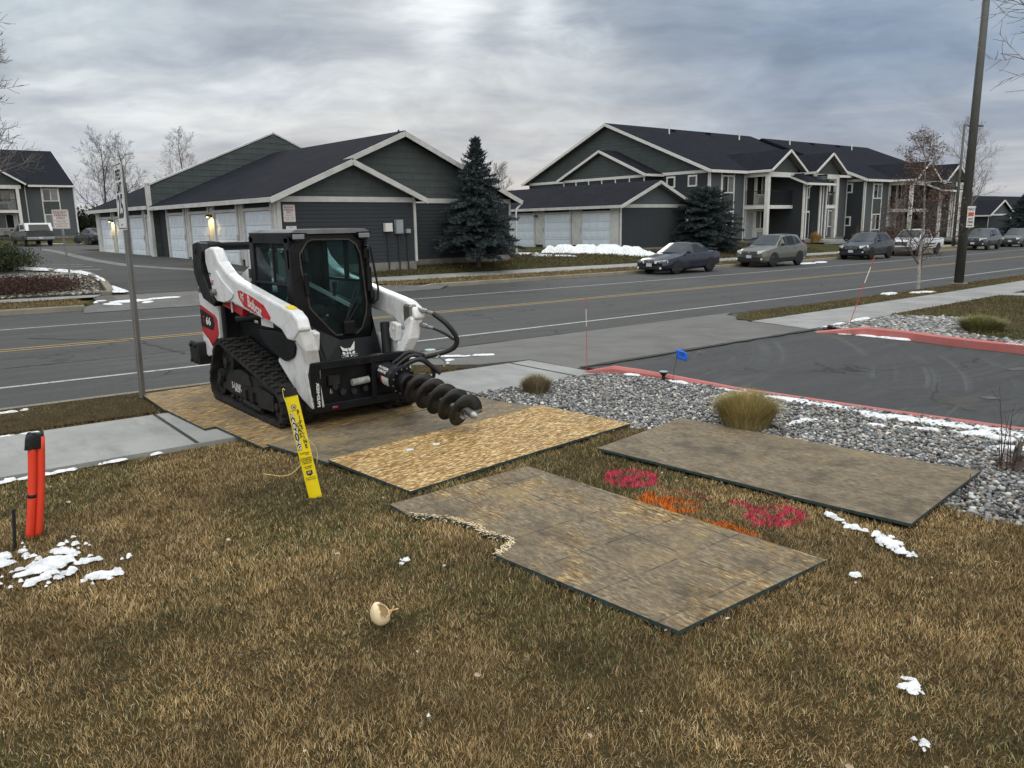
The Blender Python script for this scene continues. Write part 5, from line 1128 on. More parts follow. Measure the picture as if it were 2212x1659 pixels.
# ---- blue spruces
M_need = nmat('spruce_needles', lambda n, b: (n.put(b.inputs['Base Color'], n.new('ShaderNodeVertexColor', layer_name='Col').outputs[0]), setattr(b.inputs['Roughness'], 'default_value', .7), setattr(b.inputs['Specular IOR Level'], 'default_value', .3)))
def spruce(loc, H, Rr, label, seed=1, round_=False, skirt=.1, group='blue spruces'):
    rd = np.random.default_rng(seed); e = empty('spruce_tree', loc, rd.random()*6, label, 'spruce', group)
    t = MB(); t.smooth = True; t.tube([(0, 0, -.1), (0, 0, H*.4), (0, 0, H)], [H*.022, H*.014, .01], 8); 
    Vs = []; Cs = []; nb = 260 if not round_ else 240
    for i in range(nb):
        h = skirt+(1-skirt)*((i+rd.random())/nb)**(1.25 if not round_ else 1.0); zz = h*H*.985
        prof = (1-h)**.86*(.90+.12*math.sin(h*40))+.02 if not round_ else math.sqrt(max(0, 1-((h-.28)/.74)**2))*.98
        if not round_ and h < .2: prof *= .80+h*1.0
        L = Rr*prof*rd.uniform(.72, 1.12); a = i*2.39996+rd.uniform(-.4, .4); el = rd.uniform(-.12, .18)+.75*max(0, h-.55)/.45
        d_ = np.array([math.cos(a)*math.cos(el), math.sin(a)*math.cos(el), math.sin(el)]); side = np.array([-math.sin(a), math.cos(a), 0])
        p0 = np.array([0, 0, zz]); t.tube([tuple(p0), tuple(p0+d_*L*.97)], [.02, .006], 3, cap=False)
        ns = max(6, int(L/.075)); tone = rd.uniform(.75, 1.25)
        for k in range(ns):
            s_ = (k+.5)/ns
            if s_ < .12: continue
            wd = .34*L*(1-s_)**.6*(.5 if round_ else .55)+.07
            for sg in (-1, 1, 0):
                nd = 7
                if sg: tip = p0+d_*(L*s_+wd*.65)+side*sg*wd+np.array([0, 0, rd.uniform(-.05, .06)-.12*s_*s_*L]); bs = p0+d_*L*s_+np.array([0, 0, -.12*s_*s_*L])
                else: bs = p0+d_*L*s_+np.array([0, 0, -.12*s_*s_*L]); tip = bs+d_*.13+np.array([0, 0, rd.uniform(.0, .08)])
                ax = tip-bs; ln_ = np.linalg.norm(ax)+1e-6; axn = ax/ln_
                m_ = max(3, int(ln_/.028))
                for q in range(m_):
                    c = bs+ax*(q+rd.random())/m_; dv = rd.normal(0, 1, 3); dv[2] += .5; dv -= axn*dv@axn; dv /= np.linalg.norm(dv)+1e-6; dv = dv*.8+axn*.75
                    nl = rd.uniform(.06, .10)*1.1; w_ = np.cross(dv, rd.normal(0, 1, 3)); w_ = w_/(np.linalg.norm(w_)+1e-6)*.024
                    Vs += [c-w_, c+w_, c+dv*nl]
                    g_ = tone*rd.uniform(.6, 1.4); Cs += [(.040*g_, .055*g_, .060*g_)]*3
    t.build('trunk', M_barkd, e, fix=False)
    V = np.array(Vs); F = np.arange(len(V)).reshape(-1, 3); npmesh('crown', V, F, M_need, np.array(Cs), parent=e); return e
spruce((20.75, 28.2, .34), 5.35, 2.45, 'tall blue spruce in front of the first garage gable', 3)
spruce((40.7, 31.3, .25), 3.5, 2.25, 'low wide blue spruce behind the navy parked sedan', 5, True, .02)
spruce((107.0, 36.0, -.35), 4.7, 3.4, 'dark spruce cut by the right edge of the picture', 9)
# ---- shrubs and tufts
def tuft(loc, H, Rr, n, cols, label, seed=1, green=.0, name='ornamental_grass', cat='ornamental grass', group=None, droop=.9, wd=.004):
    rd = np.random.default_rng(seed); a = rd.random(n)*2*PI; r0 = Rr*.62*np.sqrt(rd.random(n)); t = (r0/(Rr*.62))*rd.uniform(.75, 1.15, n); L = H*rd.uniform(.6, 1.08, n)
    k = 5; V = np.zeros((n, k*2-1, 3)); dirx, diry = np.cos(a), np.sin(a)
    for i in range(k):
        s_ = i/(k-1); rad = r0+Rr*.52*t*s_**1.5*droop; z = L*(s_*(1-.10*t)-.30*t*t*s_**2.6); w_ = wd*(1-s_*.8)
        if i < k-1: V[:, 2*i] = np.stack([dirx*rad-diry*w_, diry*rad+dirx*w_, z], 1); V[:, 2*i+1] = np.stack([dirx*rad+diry*w_, diry*rad-dirx*w_, z], 1)
        else: V[:, 2*i] = np.stack([dirx*rad, diry*rad, z], 1)
    b = (np.arange(n)*(2*k-1))[:, None]; F = np.concatenate([b+q for i in range(k-2) for q in ([2*i, 2*i+1, 2*i+3], [2*i, 2*i+3, 2*i+2])]+[b+[2*k-4, 2*k-3, 2*k-2]], 0)
    pal = np.array(cols); c = pal[rd.integers(0, len(cols), n)]*rd.uniform(.6, 1.3, n)[:, None]; C = np.repeat(c[:, None], 2*k-1, 1)
    C[:, :4] *= .75
    e = empty(name, loc, 0, label, cat, group); npmesh('foliage', V.reshape(-1, 3), F, M_blade, C.reshape(-1, 3), parent=e)
    m_ = MB(); m_.ball((0, 0, .0), (Rr*.6, Rr*.6, H*.16), 10, 5); m_.build('crown_base', M_barkd, e); return e
straw = [(.42, .33, .14), (.33, .28, .11), (.52, .43, .22), (.26, .26, .09), (.40, .27, .11)]
tuft((6.08, 4.14, .22), .36, .34, 9000, straw, 'large straw green ornamental grass tuft behind the right plywood sheet', 2, wd=.0022, group='ornamental grass tufts')
tuft((5.72, 6.72, .18), .24, .22, 2600, [(.26, .21, .12), (.20, .15, .08), (.33, .28, .18)], 'small dry ornamental grass tuft behind the auger', 3, wd=.003, group='ornamental grass tufts')
tuft((15.0, 5.5, .10), .30, .46, 3000, [(.22, .22, .09), (.16, .17, .06), (.28, .26, .12)], 'low olive grass tuft in the right gravel bed', 4, wd=.006, group='ornamental grass tufts')
tuft((1.7, 27.5, .33), .75, .9, 1800, [(.42, .29, .10), (.34, .22, .08), (.5, .36, .15)], 'golden dry grass clump at the left edge of the shrub island', 5, wd=.016, group='ornamental grass tufts')
tuft((57.2, 33.4, .25), .9, .55, 500, [(.42, .25, .07), (.3, .18, .06)], 'golden dry grass clump left of the apartment entry', 6, wd=.02, group='ornamental grass tufts')
tuft((66.3, 34.6, .15), .8, .8, 500, [(.42, .25, .07), (.3, .18, .06)], 'golden dry grass clump right of the apartment entry', 7, wd=.02, group='ornamental grass tufts')
tuft((18.0, 93.5, 1.4), 1.1, 1.1, 400, [(.40, .24, .07), (.3, .18, .06)], 'golden dry clump at the corner of the far left apartments', 8, wd=.03, group='ornamental grass tufts')
def shrub(loc, r, n, cols, label, seed=1, leaf=.05, name='shrub', flat=1.0, twig=True):
    rd = np.random.default_rng(seed); e = empty(name, loc, 0, label, 'shrub'); Vs = []; Cs = []; t = MB()
    nc = max(14, n//60); cen = []
    for i in range(nc):
        a = rd.random()*2*PI; q = math.sqrt(rd.random()); h = rd.random(); c = np.array([r[0]*q*math.cos(a)*.8, r[1]*q*math.sin(a)*.8, r[2]*(.25+.65*h*math.sqrt(max(.05, 1-q*q)))*flat]); cen.append(c)
        t.tube([(c[0]*.2, c[1]*.2, 0), tuple(c*.7), tuple(c*1.1)], [.015*r[2], .01*r[2], .004], 3, cap=False)
    for i in range(n):
        c = cen[rd.integers(0, nc)]; p = c+rd.normal(0, 1, 3)*np.array([r[0], r[1], r[2]])*.17; p[2] = max(p[2], .01); dv = rd.normal(0, 1, 3); dv[2] += .7; dv /= np.linalg.norm(dv); w_ = np.cross(dv, rd.normal(0, 1, 3)); w_ /= np.linalg.norm(w_)+1e-6
        s_ = leaf*rd.uniform(.6, 1.4); Vs += [p-w_*s_*.22, p+w_*s_*.22, p+dv*s_]; k = rd.uniform(.6, 1.3); col = cols[rd.integers(0, len(cols))]; Cs += [tuple(x*k for x in col)]*3
    t.build('stems', M_barkd, e, fix=False); V = np.array(Vs); npmesh('foliage', V, np.arange(len(V)).reshape(-1, 3), M_blade, np.array(Cs), parent=e); return e
shrub((2.75, 32.5, .74), (1.75, 1.6, 1.05), 15000, [(.028, .042, .014), (.04, .056, .02), (.02, .03, .012), (.06, .07, .03)], 'rounded dark green pine shrub in the island at the left', 2, .09)
shrub((3.15, 28.7, .30), (2.3, 2.1, .42), 34000, [(.055, .026, .02), (.08, .036, .03), (.035, .018, .014), (.07, .045, .025)], 'spreading low dark maroon shrub in the island at the left', 3, .06)
shrub((70.4, 33.6, -.02), (1.3, 1.1, 1.4), 2600, [(.11, .06, .04), (.08, .045, .03)], 'rounded rusty brown shrub by the small square windows', 4, .12)
shrub((75.0, 33.2, -.05), (1.6, 1.1, 1.2), 2200, [(.11, .06, .045), (.08, .045, .03)], 'wide brown shrub behind the dark crossover roof', 5, .12)
shrub((87.0, 33.0, -.3), (1.4, 1.2, 1.5), 2200, [(.03, .04, .015), (.05, .05, .02)], 'dark green shrub beside the far lamp post', 6, .12)
shrub((64.8, 34.0, .2), (.5, .4, 1.5), 300, [(.06, .045, .04), (.05, .035, .03)], 'twiggy bare shrub beside the apartment entry', 7, .08)
shrub((19.0, 101, 1.6), (2.4, 2, 3.2), 4000, [(.014, .022, .010), (.02, .03, .013)], 'dark evergreen bush right of the far left apartments', 8, .3)
shrub((25, 112, 1.6), (9, 3, 2.8), 5000, [(.05, .04, .032), (.04, .032, .026)], 'brown thicket on the horizon between the apartments and the garages', 9, .45)
# twiggy bush at the right with a chewed stump
e = empty('twiggy_bush', (6.42, 2.08, .22), 0, 'twiggy leafless bush with a split dark stump at the right edge', 'bush')
mb = MB(); rd = random.Random(4)
for (a, b, hh, r_) in ((-.02, .03, .42, .006), (.03, .05, .62, .005), (.0, .0, .50, .005), (-.07, .02, .36, .004), (.06, .0, .30, .006), (.02, -.04, .25, .006)):
    q = Vector((a, b, 0)); pts = [q]; dd = Vector((a*2.2, b*2, 1)).normalized()
    for i in range(5): dd = (dd+Vector((rd.uniform(-.1, .1), rd.uniform(-.1, .1), .1))).normalized(); q = q+dd*hh/5; pts.append(q)
    mb.tube(pts, [r_*(1-.15*i) for i in range(6)], 5, cap=False)
    for k in range(3): p = pts[2+k]; mb.tube([p, p+Vector((rd.uniform(-.07, .07), rd.uniform(-.07, .07), rd.uniform(.04, .12)))], [r_*.5, .0015], 3, cap=False)
mb.build('twigs', mat('red_bark', (.06, .03, .028), .8), e)
mb = MB()
for (a, b, tx, ty, h_) in ((.06, -.04, .10, -.05, .20), (.10, -.02, .06, -.03, .17), (.03, -.06, .0, -.10, .13), (.12, -.06, .18, -.07, .10)): mb.tube([(a, b, -.02), (a*1.1, b, h_*.5), (tx, ty, h_)], [.028, .022, .012], 6)
mb.build('stump', M_barkd, e)
mb = MB()
for i in range(160): a = rd.random()*6.3; q = rd.random()*.16; p = Vector((q*math.cos(a), q*math.sin(a)-.02, .02+rd.random()*.06)); dd = Vector((rd.uniform(-1, 1), rd.uniform(-1, 1), rd.uniform(-.1, .5)))*.035; mb.tube([p, p+dd], [.0025, .001], 3, cap=False)
mb.build('litter', mat('mulch', (.10, .055, .035), .9), e)
# ------------------------------------------------------------ plywood (strand board) ground sheets
def osb_fn(fresh, dirt, stretch=1.0, seed=0, grid=False, wear=.3, tone=1.0):
    def fn(n, b):
        P0_ = n.mp(n.obj(), loc=(seed*3.1, seed*1.7, 0)); P = n.v('ADD', P0_, n.v('SCALE', n.ncol(P0_, 9, 2), .03)); c = None; hm = None
        for k, (rot, sx, sy) in enumerate(((.05, 15, 72), (-.42, 18, 84), (.55, 17, 78), (1.45, 24, 80), (-.95, 20, 86))):
            v = n.new('ShaderNodeTexVoronoi', feature='F1'); n.put(v.inputs['Vector'], n.mp(P, rot=(0, 0, rot), loc=(k*1.3, k*2.7, k), scale=(sx*stretch, sy, 1))); v.inputs['Scale'].default_value = 1
            s_ = n.sep(v.outputs['Color']); dist = v.outputs['Distance']
            col = n.ramp(s_[0], (0., (.13*tone, .06*tone, .018*tone)), (.2, (.29*tone, .155*tone, .052*tone)), (.5, (.47*tone, .295*tone, .11*tone)), (.8, (.64*tone, .455*tone, .20*tone)), (1., (.80*tone, .65*tone, .38*tone)))
            col = n.mix(n.ramp(dist, (.35, 0.), (.8, .8)), col, (.14*tone, .08*tone, .03*tone))
            if c is None: c, hm = col, s_[2]
            else: f = n.m('GREATER_THAN', s_[1], (.52, .58, .74, .76)[k-1]); c = n.mix(f, c, col); hm = n.mix(f, hm, s_[2])
        flake = n.new('ShaderNodeRGBToBW'); n.put(flake.inputs[0], c); flake = flake.outputs[0]
        d1 = n.noise(P, 1.4, 7, .62, .5); d2 = n.noise(P, 7, 6, .7); d3 = n.noise(n.mp(P, rot=(0, 0, .3), scale=(1, 2.2, 1)), 16, 6, .75)
        dd = n.m('ADD', n.m('MULTIPLY', d1, .66), n.m('MULTIPLY', d2, .34))
        grime = n.mix(n.ramp(d3, (.36, 0.), (.64, 1.)), (.070, .055, .038), (.25, .205, .145))
        grime = n.mix(.36, grime, n.mix(n.ramp(flake, (.1, 0.), (.32, 1.)), (.085, .066, .044), (.29, .235, .16)))
        lo = .60-dirt*.30
        f = n.m('MULTIPLY', n.ramp(dd, (lo, 0.), (lo+.12, 1.)), .25+.68*min(1, dirt+.15)); c = n.mix(f, c, grime)
        mud = n.m('MULTIPLY', n.ramp(n.m('ADD', n.m('MULTIPLY', n.noise(P, 2.6, 6, .65), .7), n.m('MULTIPLY', d3, .3)), (.50, 0.), (.62, 1.)), .10+dirt*.72); c = n.mix(mud, c, (.050, .040, .029))
        c = n.mix(n.ramp(n.noise(n.mp(P, loc=(5, 2, 1)), 1.1, 5, .6), (.56, 0.), (.68, .22+.2*dirt)), c, (.33, .235, .105))
        if grid:
            x, y, z = n.sep(n.obj()); fl = None
            for a, st, ph in ((x, .405, .08), (y, .405, .17)):
                q = n.m('FRACT', n.m('DIVIDE', n.m('ADD', a, n.m('MULTIPLY', n.noise(P, 3, 2), .02)), st)); l = n.m('LESS_THAN', n.m('ABSOLUTE', n.m('SUBTRACT', q, .5)), .018); fl = l if fl is None else n.m('MAXIMUM', fl, l)
            c = n.mix(n.m('MULTIPLY', fl, n.ramp(n.noise(P, 7, 3), (.4, 0.), (.6, .75))), c, (.04, .035, .03))
        n.put(b.inputs['Base Color'], c); b.inputs['Roughness'].default_value = .8; b.inputs['Specular IOR Level'].default_value = .25
        n.put(b.inputs['Normal'], n.bump(n.m('ADD', n.m('MULTIPLY', d2, .5), hm), .3, .003))
    return fn
M_osbN = nmat('strand_board_fresh', osb_fn(1, .14, 1, 0, tone=1.0)); M_osbD = nmat('strand_board_dirty', osb_fn(0, .74, 1, 3, True, tone=.72))
M_osbR = nmat('strand_board_grey', osb_fn(0, .93, 1, 5, tone=.68)); M_osbG = nmat('strand_board_tracked', osb_fn(0, .82, 1, 7, True, tone=.68)); M_osbY = nmat('strand_board_worn', osb_fn(0, .50, .6, 9, tone=.8))
M_edge = mat('teal_sealed_edge', (.018, .045, .048), .8, var=.5, vs_=30, dirt=.5, dcol=(.07, .05, .03), ds=20)
def panel(name, poly, zf, mat_, label, rot=0, thick=.02, group='strand board sheets laid on the ground'):
    cx = sum(p[0] for p in poly)/len(poly); cy = sum(p[1] for p in poly)/len(poly); bm = bmesh.new()
    bm.faces.new([bm.verts.new((a-cx, b-cy, 0)) for a, b in poly]); k = -2.0
    while k < 2: 
        for no in ((1, 0, 0), (0, 1, 0)): bmesh.ops.bisect_plane(bm, geom=bm.verts[:]+bm.edges[:]+bm.faces[:], plane_co=(k, k, 0), plane_no=no)
        k += .2
    r = bmesh.ops.extrude_face_region(bm, geom=bm.faces[:]); nv = set(g for g in r['geom'] if isinstance(g, bmesh.types.BMVert))
    for v_ in bm.verts: v_.co.z = zf(v_.co.x+cx, v_.co.y+cy)-(0 if v_ in nv else thick)
    bmesh.ops.recalc_face_normals(bm, faces=bm.faces)
    z0 = zf(cx, cy); c, s_ = math.cos(-rot), math.sin(-rot)
    for f in bm.faces: f.material_index = 1 if abs(f.normal.z) < .5 else 0
    for v_ in bm.verts: v_.co = (v_.co.x*c-v_.co.y*s_, v_.co.x*s_+v_.co.y*c, v_.co.z-z0)
    me = bpy.data.meshes.new(name); bm.to_mesh(me); bm.free(); me.materials.append(mat_); me.materials.append(M_edge)
    o = bpy.data.objects.new(name, me); COL.objects.link(o); o.location = (cx, cy, z0); o.rotation_euler[2] = rot
    return tag(o, label, 'wood sheet', group)
wv = lambda u, v, a: a*math.sin(u*2.1+v*1.3)
near_poly = [(2.445, 4.40)]+[(2.433, 4.147), (2.46, 4.10), (2.48, 4.071), (2.53, 4.03), (2.545, 3.97), (2.60, 3.93), (2.609, 3.871), (2.60, 3.82), (2.625, 3.777), (2.643, 3.668), (2.615, 3.62), (2.635, 3.56), (2.647, 3.484), (2.69, 3.42), (2.66, 3.375), (2.60, 3.36), (2.567, 3.322), (2.50, 3.31), (2.475, 3.269)]+[(2.59, 2.07), (3.83, 2.06), (3.68, 4.44)]
zn = lambda u, v: .305+zb(u)+wv(u, v, .004)
nb_ = panel('strand_board', near_poly, zn, M_osbD, 'dirty strand board sheet with a broken corner, nearest the camera', R(90), .022)
# splintered pale wood along the break
mb = MB(); rd = random.Random(3)
tp = near_poly[1:20]
for i in range(len(tp)-1):
    a, b = Vector((*tp[i], 0)), Vector((*tp[i+1], 0)); m_ = max(3, int((b-a).length/.0035))
    for k in range(m_):
        p = a.lerp(b, k/m_); t = (b-a).normalized(); nrm = Vector((-t.y, t.x, 0)); 
        if nrm.x > 0: nrm = -nrm
        q = p-nrm*(rd.uniform(.0, .045)**1); z = zn(q.x, q.y)+rd.uniform(.0005, .004)-(rd.uniform(0, .02) if (q-p).length < .012 else 0); dr = (nrm*rd.uniform(.4, 1)+t*rd.uniform(-1, 1)).normalized()*rd.uniform(.012, .038); w_ = Vector((-dr.y, dr.x, 0)).normalized()*rd.uniform(.0025, .007); up = Vector((0, 0, rd.uniform(-.004, .012)))
        o_ = Vector((q.x, q.y, z)); mb.add([o_-w_, o_+w_, o_+dr+up+w_*.6, o_+dr+up-w_*.6], [[0, 1, 2, 3]])
c0 = nb_.location; cr, sr = math.cos(-R(90)), math.sin(-R(90))
mb.v = [((x-c0.x)*cr-(y-c0.y)*sr, (x-c0.x)*sr+(y-c0.y)*cr, z-c0.z) for x, y, z in mb.v]
mb.build('splintered_edge', mat('raw_wood', (.66, .54, .36), .9, var=.35, vs_=60), nb_, fix=False)
panel('strand_board', S_RIGHT, lambda u, v: .315+zb(u)+wv(u, v, .004)+.02*max(0, (2.6-v)), M_osbR, 'grey brown strand board sheet lying beside the gravel at the right', R(92))
panel('strand_board', [(2.58, 5.60), (2.68, 4.52), (5.27, 4.84), (5.13, 5.98)], lambda u, v: .31+zb(u)+wv(u, v, .004), M_osbN, 'bright fresh golden strand board sheet under the auger tip', R(7))
panel('strand_board', [(2.47, 6.62), (2.56, 5.57), (5.16, 5.94), (5.08, 7.10)], lambda u, v: .297+zb(u)-.052*min(1, max(0, v-5.6)), M_osbG, 'weathered grey brown strand board sheet in front of the loader tracks', R(8))
panel('strand_board', [(2.36, 7.66), (2.42, 6.56), (5.0, 6.92), (4.95, 8.12)], lambda u, v: .207+zb(u)*0, M_osbY, 'yellow brown strand board sheet under the front of the loader tracks', R(8), .018)
panel('strand_board', [(2.20, 8.80), (2.25, 7.62), (4.85, 7.94), (4.8, 9.0)], lambda u, v: .202, M_osbY, 'strand board sheet hidden under the middle of the loader', R(5), .018)
panel('strand_board', [(2.26, 10.0), (2.19, 8.74), (4.75, 8.9), (4.8, 10.1)], lambda u, v: .198-.03*max(0, v-8.9), M_osbY, 'pale strand board sheet sticking out behind the loader towards the road', R(2), .018)
for i, (a, b) in enumerate(((3.18, 5.39), (3.44, 5.39))):
    mb = MB(); mb.add([(a, b, .298), (a+.05, b-.03, .30), (a+.075, b+.015, .299), (a+.02, b+.045, .302)], [[0, 1, 2, 3]]); zc_ = .31+zb(a)+.004-.30
    mb.v = [(x-a, y-b, z-.298) for x, y, z in mb.v]; mb.v += [(x, y, z-.0015) for x, y, z in mb.v]; mb.f.append([7, 6, 5, 4]); mb.mi.append(0); mb.sm.append(False)
    mb.build('paper_scrap', M_trimw, None, (a, b, .31+zb(a)+wv(a, b, .004)+.002), 0, ('left', 'right')[i]+' of the two small white paper scraps on the bright strand board sheet', 'litter', 'paper scraps on the bright sheet')
# ------------------------------------------------------------ yellow pipeline marker
M_yel = mat('yellow_plastic', (.80, .62, .01), .35, var=.05, dirt=.15, dcol=(.35, .25, .04), ds=6)
M_blk = mat('black_plastic', (.012, .012, .013), .45, var=.2)
def marker():
    e = empty('pipeline_marker', (2.16, 4.93, .24), 0, 'yellow warning gas pipeline marker post leaning beside the near corner of the bright sheet', 'marker post')
    # faces the camera; leans to the left in its own plane
    vdir = Vector((0-2.16, 0-4.93, 0)).normalized(); rt = Vector((0, 0, 1)).cross(vdir)*1.0; rt = Vector((-vdir.y, vdir.x, 0))
    if rt.dot(Vector((math.cos(HEAD), -math.sin(HEAD), 0))) < 0: rt = -rt
    up = (Vector((0, 0, 1))-rt*.155-vdir*.02).normalized(); face = vdir; face = (face-up*face.dot(up)).normalized(); rt = up.cross(face).normalized()
    if rt.dot(Vector((math.cos(HEAD), -math.sin(HEAD), 0))) < 0: rt = -rt
    M = Matrix((rt, up, face)).transposed().to_4x4()
    H, Wd = .80, .088
    prof = []; m_ = 14
    for i in range(m_+1): t = -1+2*i/m_; prof.append((t*Wd/2, .010*(1-t*t)-.0))
    def shell(mb, z0, z1, off=0., sc_=1.0):
        out_ = [(a*sc_, c+off) for a, c in prof]; inn = [(a*sc_*.93, c-.006-off) for a, c in prof][::-1]; ring_ = out_+inn; n = len(ring_)
        vs = [M @ Vector((a, z, c)) for z in (z0, z1) for a, c in ring_]; mb.add(vs, [[i, (i+1) % n, n+(i+1) % n, n+i] for i in range(n)]+[[i, i+1, n-2-i, n-1-i] for i in range(m_)]+[[n+i, n+i+1, 2*n-2-i, 2*n-1-i] for i in range(m_)])
    mb = MB(); shell(mb, -.12, H-.05); mb.build('post', M_yel, e)
    mb = MB(); shell(mb, H-.05, H, .003, 1.05); mb.box(M @ Vector((0, H+.001, .002)), (.05, .05, .004), M.to_3x3().copy()); mb.build('cap', M_blk, e)
    ink = MB(); wh = MB(); bl = MB(); ds_ = .0125
    ring_ = [(.017*math.cos(2*PI*i/20), .017*math.sin(2*PI*i/20)) for i in range(20)]
    c0 = Vector((-.0, H-.125, ds_)); vs = [M @ (c0+Vector((a, b, 0))) for a, b in ring_]+[M @ (c0+Vector((a*.8, b*.8, 0))) for a, b in ring_]; ink.add(vs, [[i, (i+1) % 20, 20+(i+1) % 20, 20+i] for i in range(20)])
    wv_ = [M @ (c0+Vector((a*.8, b*.8, -.001))) for a, b in ring_]; wh.add(wv_, [list(range(20))])
    ink.bar(M @ (c0+Vector((-.012, .012, .0005))), M @ (c0+Vector((.012, -.012, .0005))), .003, .0008, face); ink.bar(M @ (c0+Vector((-.006, -.008, 0))), M @ (c0+Vector((.008, .006, 0))), .005, .0008, face)
    ink.build('warning_symbol', M_ink, e); ink = MB()
    def T(mb, s_, x, y, a, b, bold=.02, dd=0): text(mb, s_, M @ Matrix.Translation((x, y, ds_+dd-.0018*(abs(x)/.03))), (a, b), .0006, bold)
    T(ink, 'DO NOT DIG', 0, H-.151, .009, .010)
    bl.box(M @ Vector((-.024, H-.30, ds_-.0028)), (.0245, .262, .003), M.to_3x3())
    for i, ch in enumerate('WARNING'): T(wh, ch, -.024, H-.186-.038*i, .034 if ch != 'W' else .026, .044, .035, .0008)
    for i, ch in enumerate('PIPELINE'): T(ink, ch, .021, H-.172-.0345*i, .031, .040, .03)
    for i, ch in enumerate('GAS'): T(ink, ch, .0015, H-.256-.038*i, .032, .044, .03)
    T(ink, 'NorthWestern', .0, H-.458, .011, .014); T(ink, 'Energy', .012, H-.470, .008, .009)
    for k, s_ in enumerate(('BEFORE DIGGING', 'OR IN EMERGENCY', 'CALL TOLL FREE', '1-888-555-0100', 'CALL BEFORE', 'YOU DIG')): T(ink, s_, 0, H-.495-.0125*k-(.012 if k > 3 else 0), .0095, .0115)
    sh_ = [(-.02, .02), (.02, .02), (.021, -.006), (0, -.021), (-.021, -.006)]; c1 = Vector((.0, H-.607, ds_-.001)); ink.add([M @ (c1+Vector((a, b, 0))) for a, b in sh_], [[0, 1, 2, 3, 4]])
    text(wh, '811', M @ Matrix.Translation((0, H-.602, ds_+.0002)), (.016, .021), .0006, .03); T(ink, 'Know what\'s below', 0, H-.637, .0085, .010); T(ink, 'Call before you dig', 0, H-.650, .0085, .010)
    ink.build('black_lettering', M_ink, e); wh.build('white_lettering', M_trimw, e); bl.build('lettering_band', M_ink, e)
    # tracer wire
    pts = [Vector((-.030, H-.0, .015)), Vector((-.04, H+.012, .0)), Vector((-.047, H-.03, .01)), Vector((-.04, H-.09, .018)), Vector((-.02, H-.16, .02)), Vector((.0, H-.24, .021)), Vector((.018, H-.30, .02)), Vector((.03, H-.36, .016)), Vector((.055, H-.39, .0)), Vector((.075, H-.44, -.02)), Vector((.078, H-.50, -.03)), Vector((.06, H-.56, -.03))]
    def cr_(P, k=5):
        o = []
        for i in range(len(P)-1):
            p0, p1, p2, p3 = P[max(i-1, 0)], P[i], P[i+1], P[min(i+2, len(P)-1)]
            for j in range(k): t = j/k; o.append(.5*((2*p1)+(p2-p0)*t+(2*p0-5*p1+4*p2-p3)*t*t+(3*p1-p0-3*p2+p3)*t**3))
        return o+[P[-1]]
    mb = MB(); mb.tube([M @ p for p in cr_(pts)], .0018, 5)
    w2 = [Vector((-.04, .27, .0)), Vector((-.07, .245, .01)), Vector((-.12, .225, .03)), Vector((-.18, .225, .03)), Vector((-.24, .245, .02)), Vector((-.27, .25, .0)), Vector((-.30, .265, .0))]
    mb.tube([M @ p for p in cr_(w2)], .0018, 5); mb.build('tracer_wire', mat('yellow_wire', (.72, .66, .20), .4), e)
    return e
CR = None
mk = marker()
# ------------------------------------------------------------ orange pipes taped together
e = empty('orange_conduit', (.51, 5.45, .24), 0, 'pair of orange plastic pipes with black taped tops standing in the grass at the left', 'pipes')
rt = Vector((math.cos(R(8)), math.sin(R(8)), 0)); M_or = mat('orange_plastic', (.78, .065, .03), .4, var=.08, vs_=2)
for k in (0, 1):
    mb = MB(); mb.smooth = True; b = rt*(-.0235 if k == 0 else .0235)+Vector((0, 0, -.05)); pts = []; rl_ = Vector((math.cos(HEAD), -math.sin(HEAD), 0))*.115
    for i in range(9): t = i/8; pts.append(b+Vector((0, 0, .70*t))+rt*(-.006*t+.012*math.sin(t*2.6))+rl_*t)
    mb.tube(pts, .0235, 14); mb.build('pipe', M_or, e)
mb = MB(); mb.smooth = True; fw_ = Vector((-rt.y, rt.x, 0)); vs = []; n = 20
for i, (z, k_) in enumerate(((.575, 1.0), (.58, 1.04), (.64, 1.02), (.668, .96), (.674, .85))):
    for j in range(n): a = 2*PI*j/n; vs.append(rt*(-.008+.051*k_*math.cos(a)*(1-.06*math.sin(a)**2))+fw_*(.0285*k_*math.sin(a)*(1-.12*(abs(math.cos(a)) < .35)))+Vector((0, 0, z+(.009*math.sin(3*a+1) if i > 2 else .002*math.sin(2*a)))))
vs = [v_+rl_*(v_.z/.65) for v_ in vs]; mb.add(vs, [[i*n+j, i*n+(j+1) % n, (i+1)*n+(j+1) % n, (i+1)*n+j] for i in range(4) for j in range(n)]+[[4*n+j for j in range(n)]])
mb.build('tape_cap', mat('black_tape', (.015, .015, .017), .5, bump=.6, bs=60), e)
mb = MB(); mb.smooth = True; mb.tube([b+Vector((0, 0, .27)) for b in (rt*-.0165+rl_*.46, rt*-.0165+rl_*.49+Vector((0, 0, .022)))], .0252, 12); mb.build('tape_band', MATS['black_tape'], e)
mb = MB()
for i in range(26):
    a = i*2.4; mb.bar(rt*.02+Vector((.05*math.cos(a), .05*math.sin(a), -.02)), rt*.02+Vector((.075*math.cos(a), .075*math.sin(a), .06)), .004, .002)
tag(mb.build('weed_tuft', mat('weed', (.05, .055, .022), .9), None, (.50, 5.40, .24), 0), 'small dark grass tuft around the foot of the orange pipes', 'grass', None, 'stuff')
e = MB(); e.box((0, 0, .12), (.018, .012, .30), Matrix.Rotation(R(6), 3, 'Y'), bev=.002); e.build('metal_stake', M_dark, None, (.405, 5.24, .24), .3, 'short dark stake in the grass left of the orange pipes', 'stake', bevel=0)
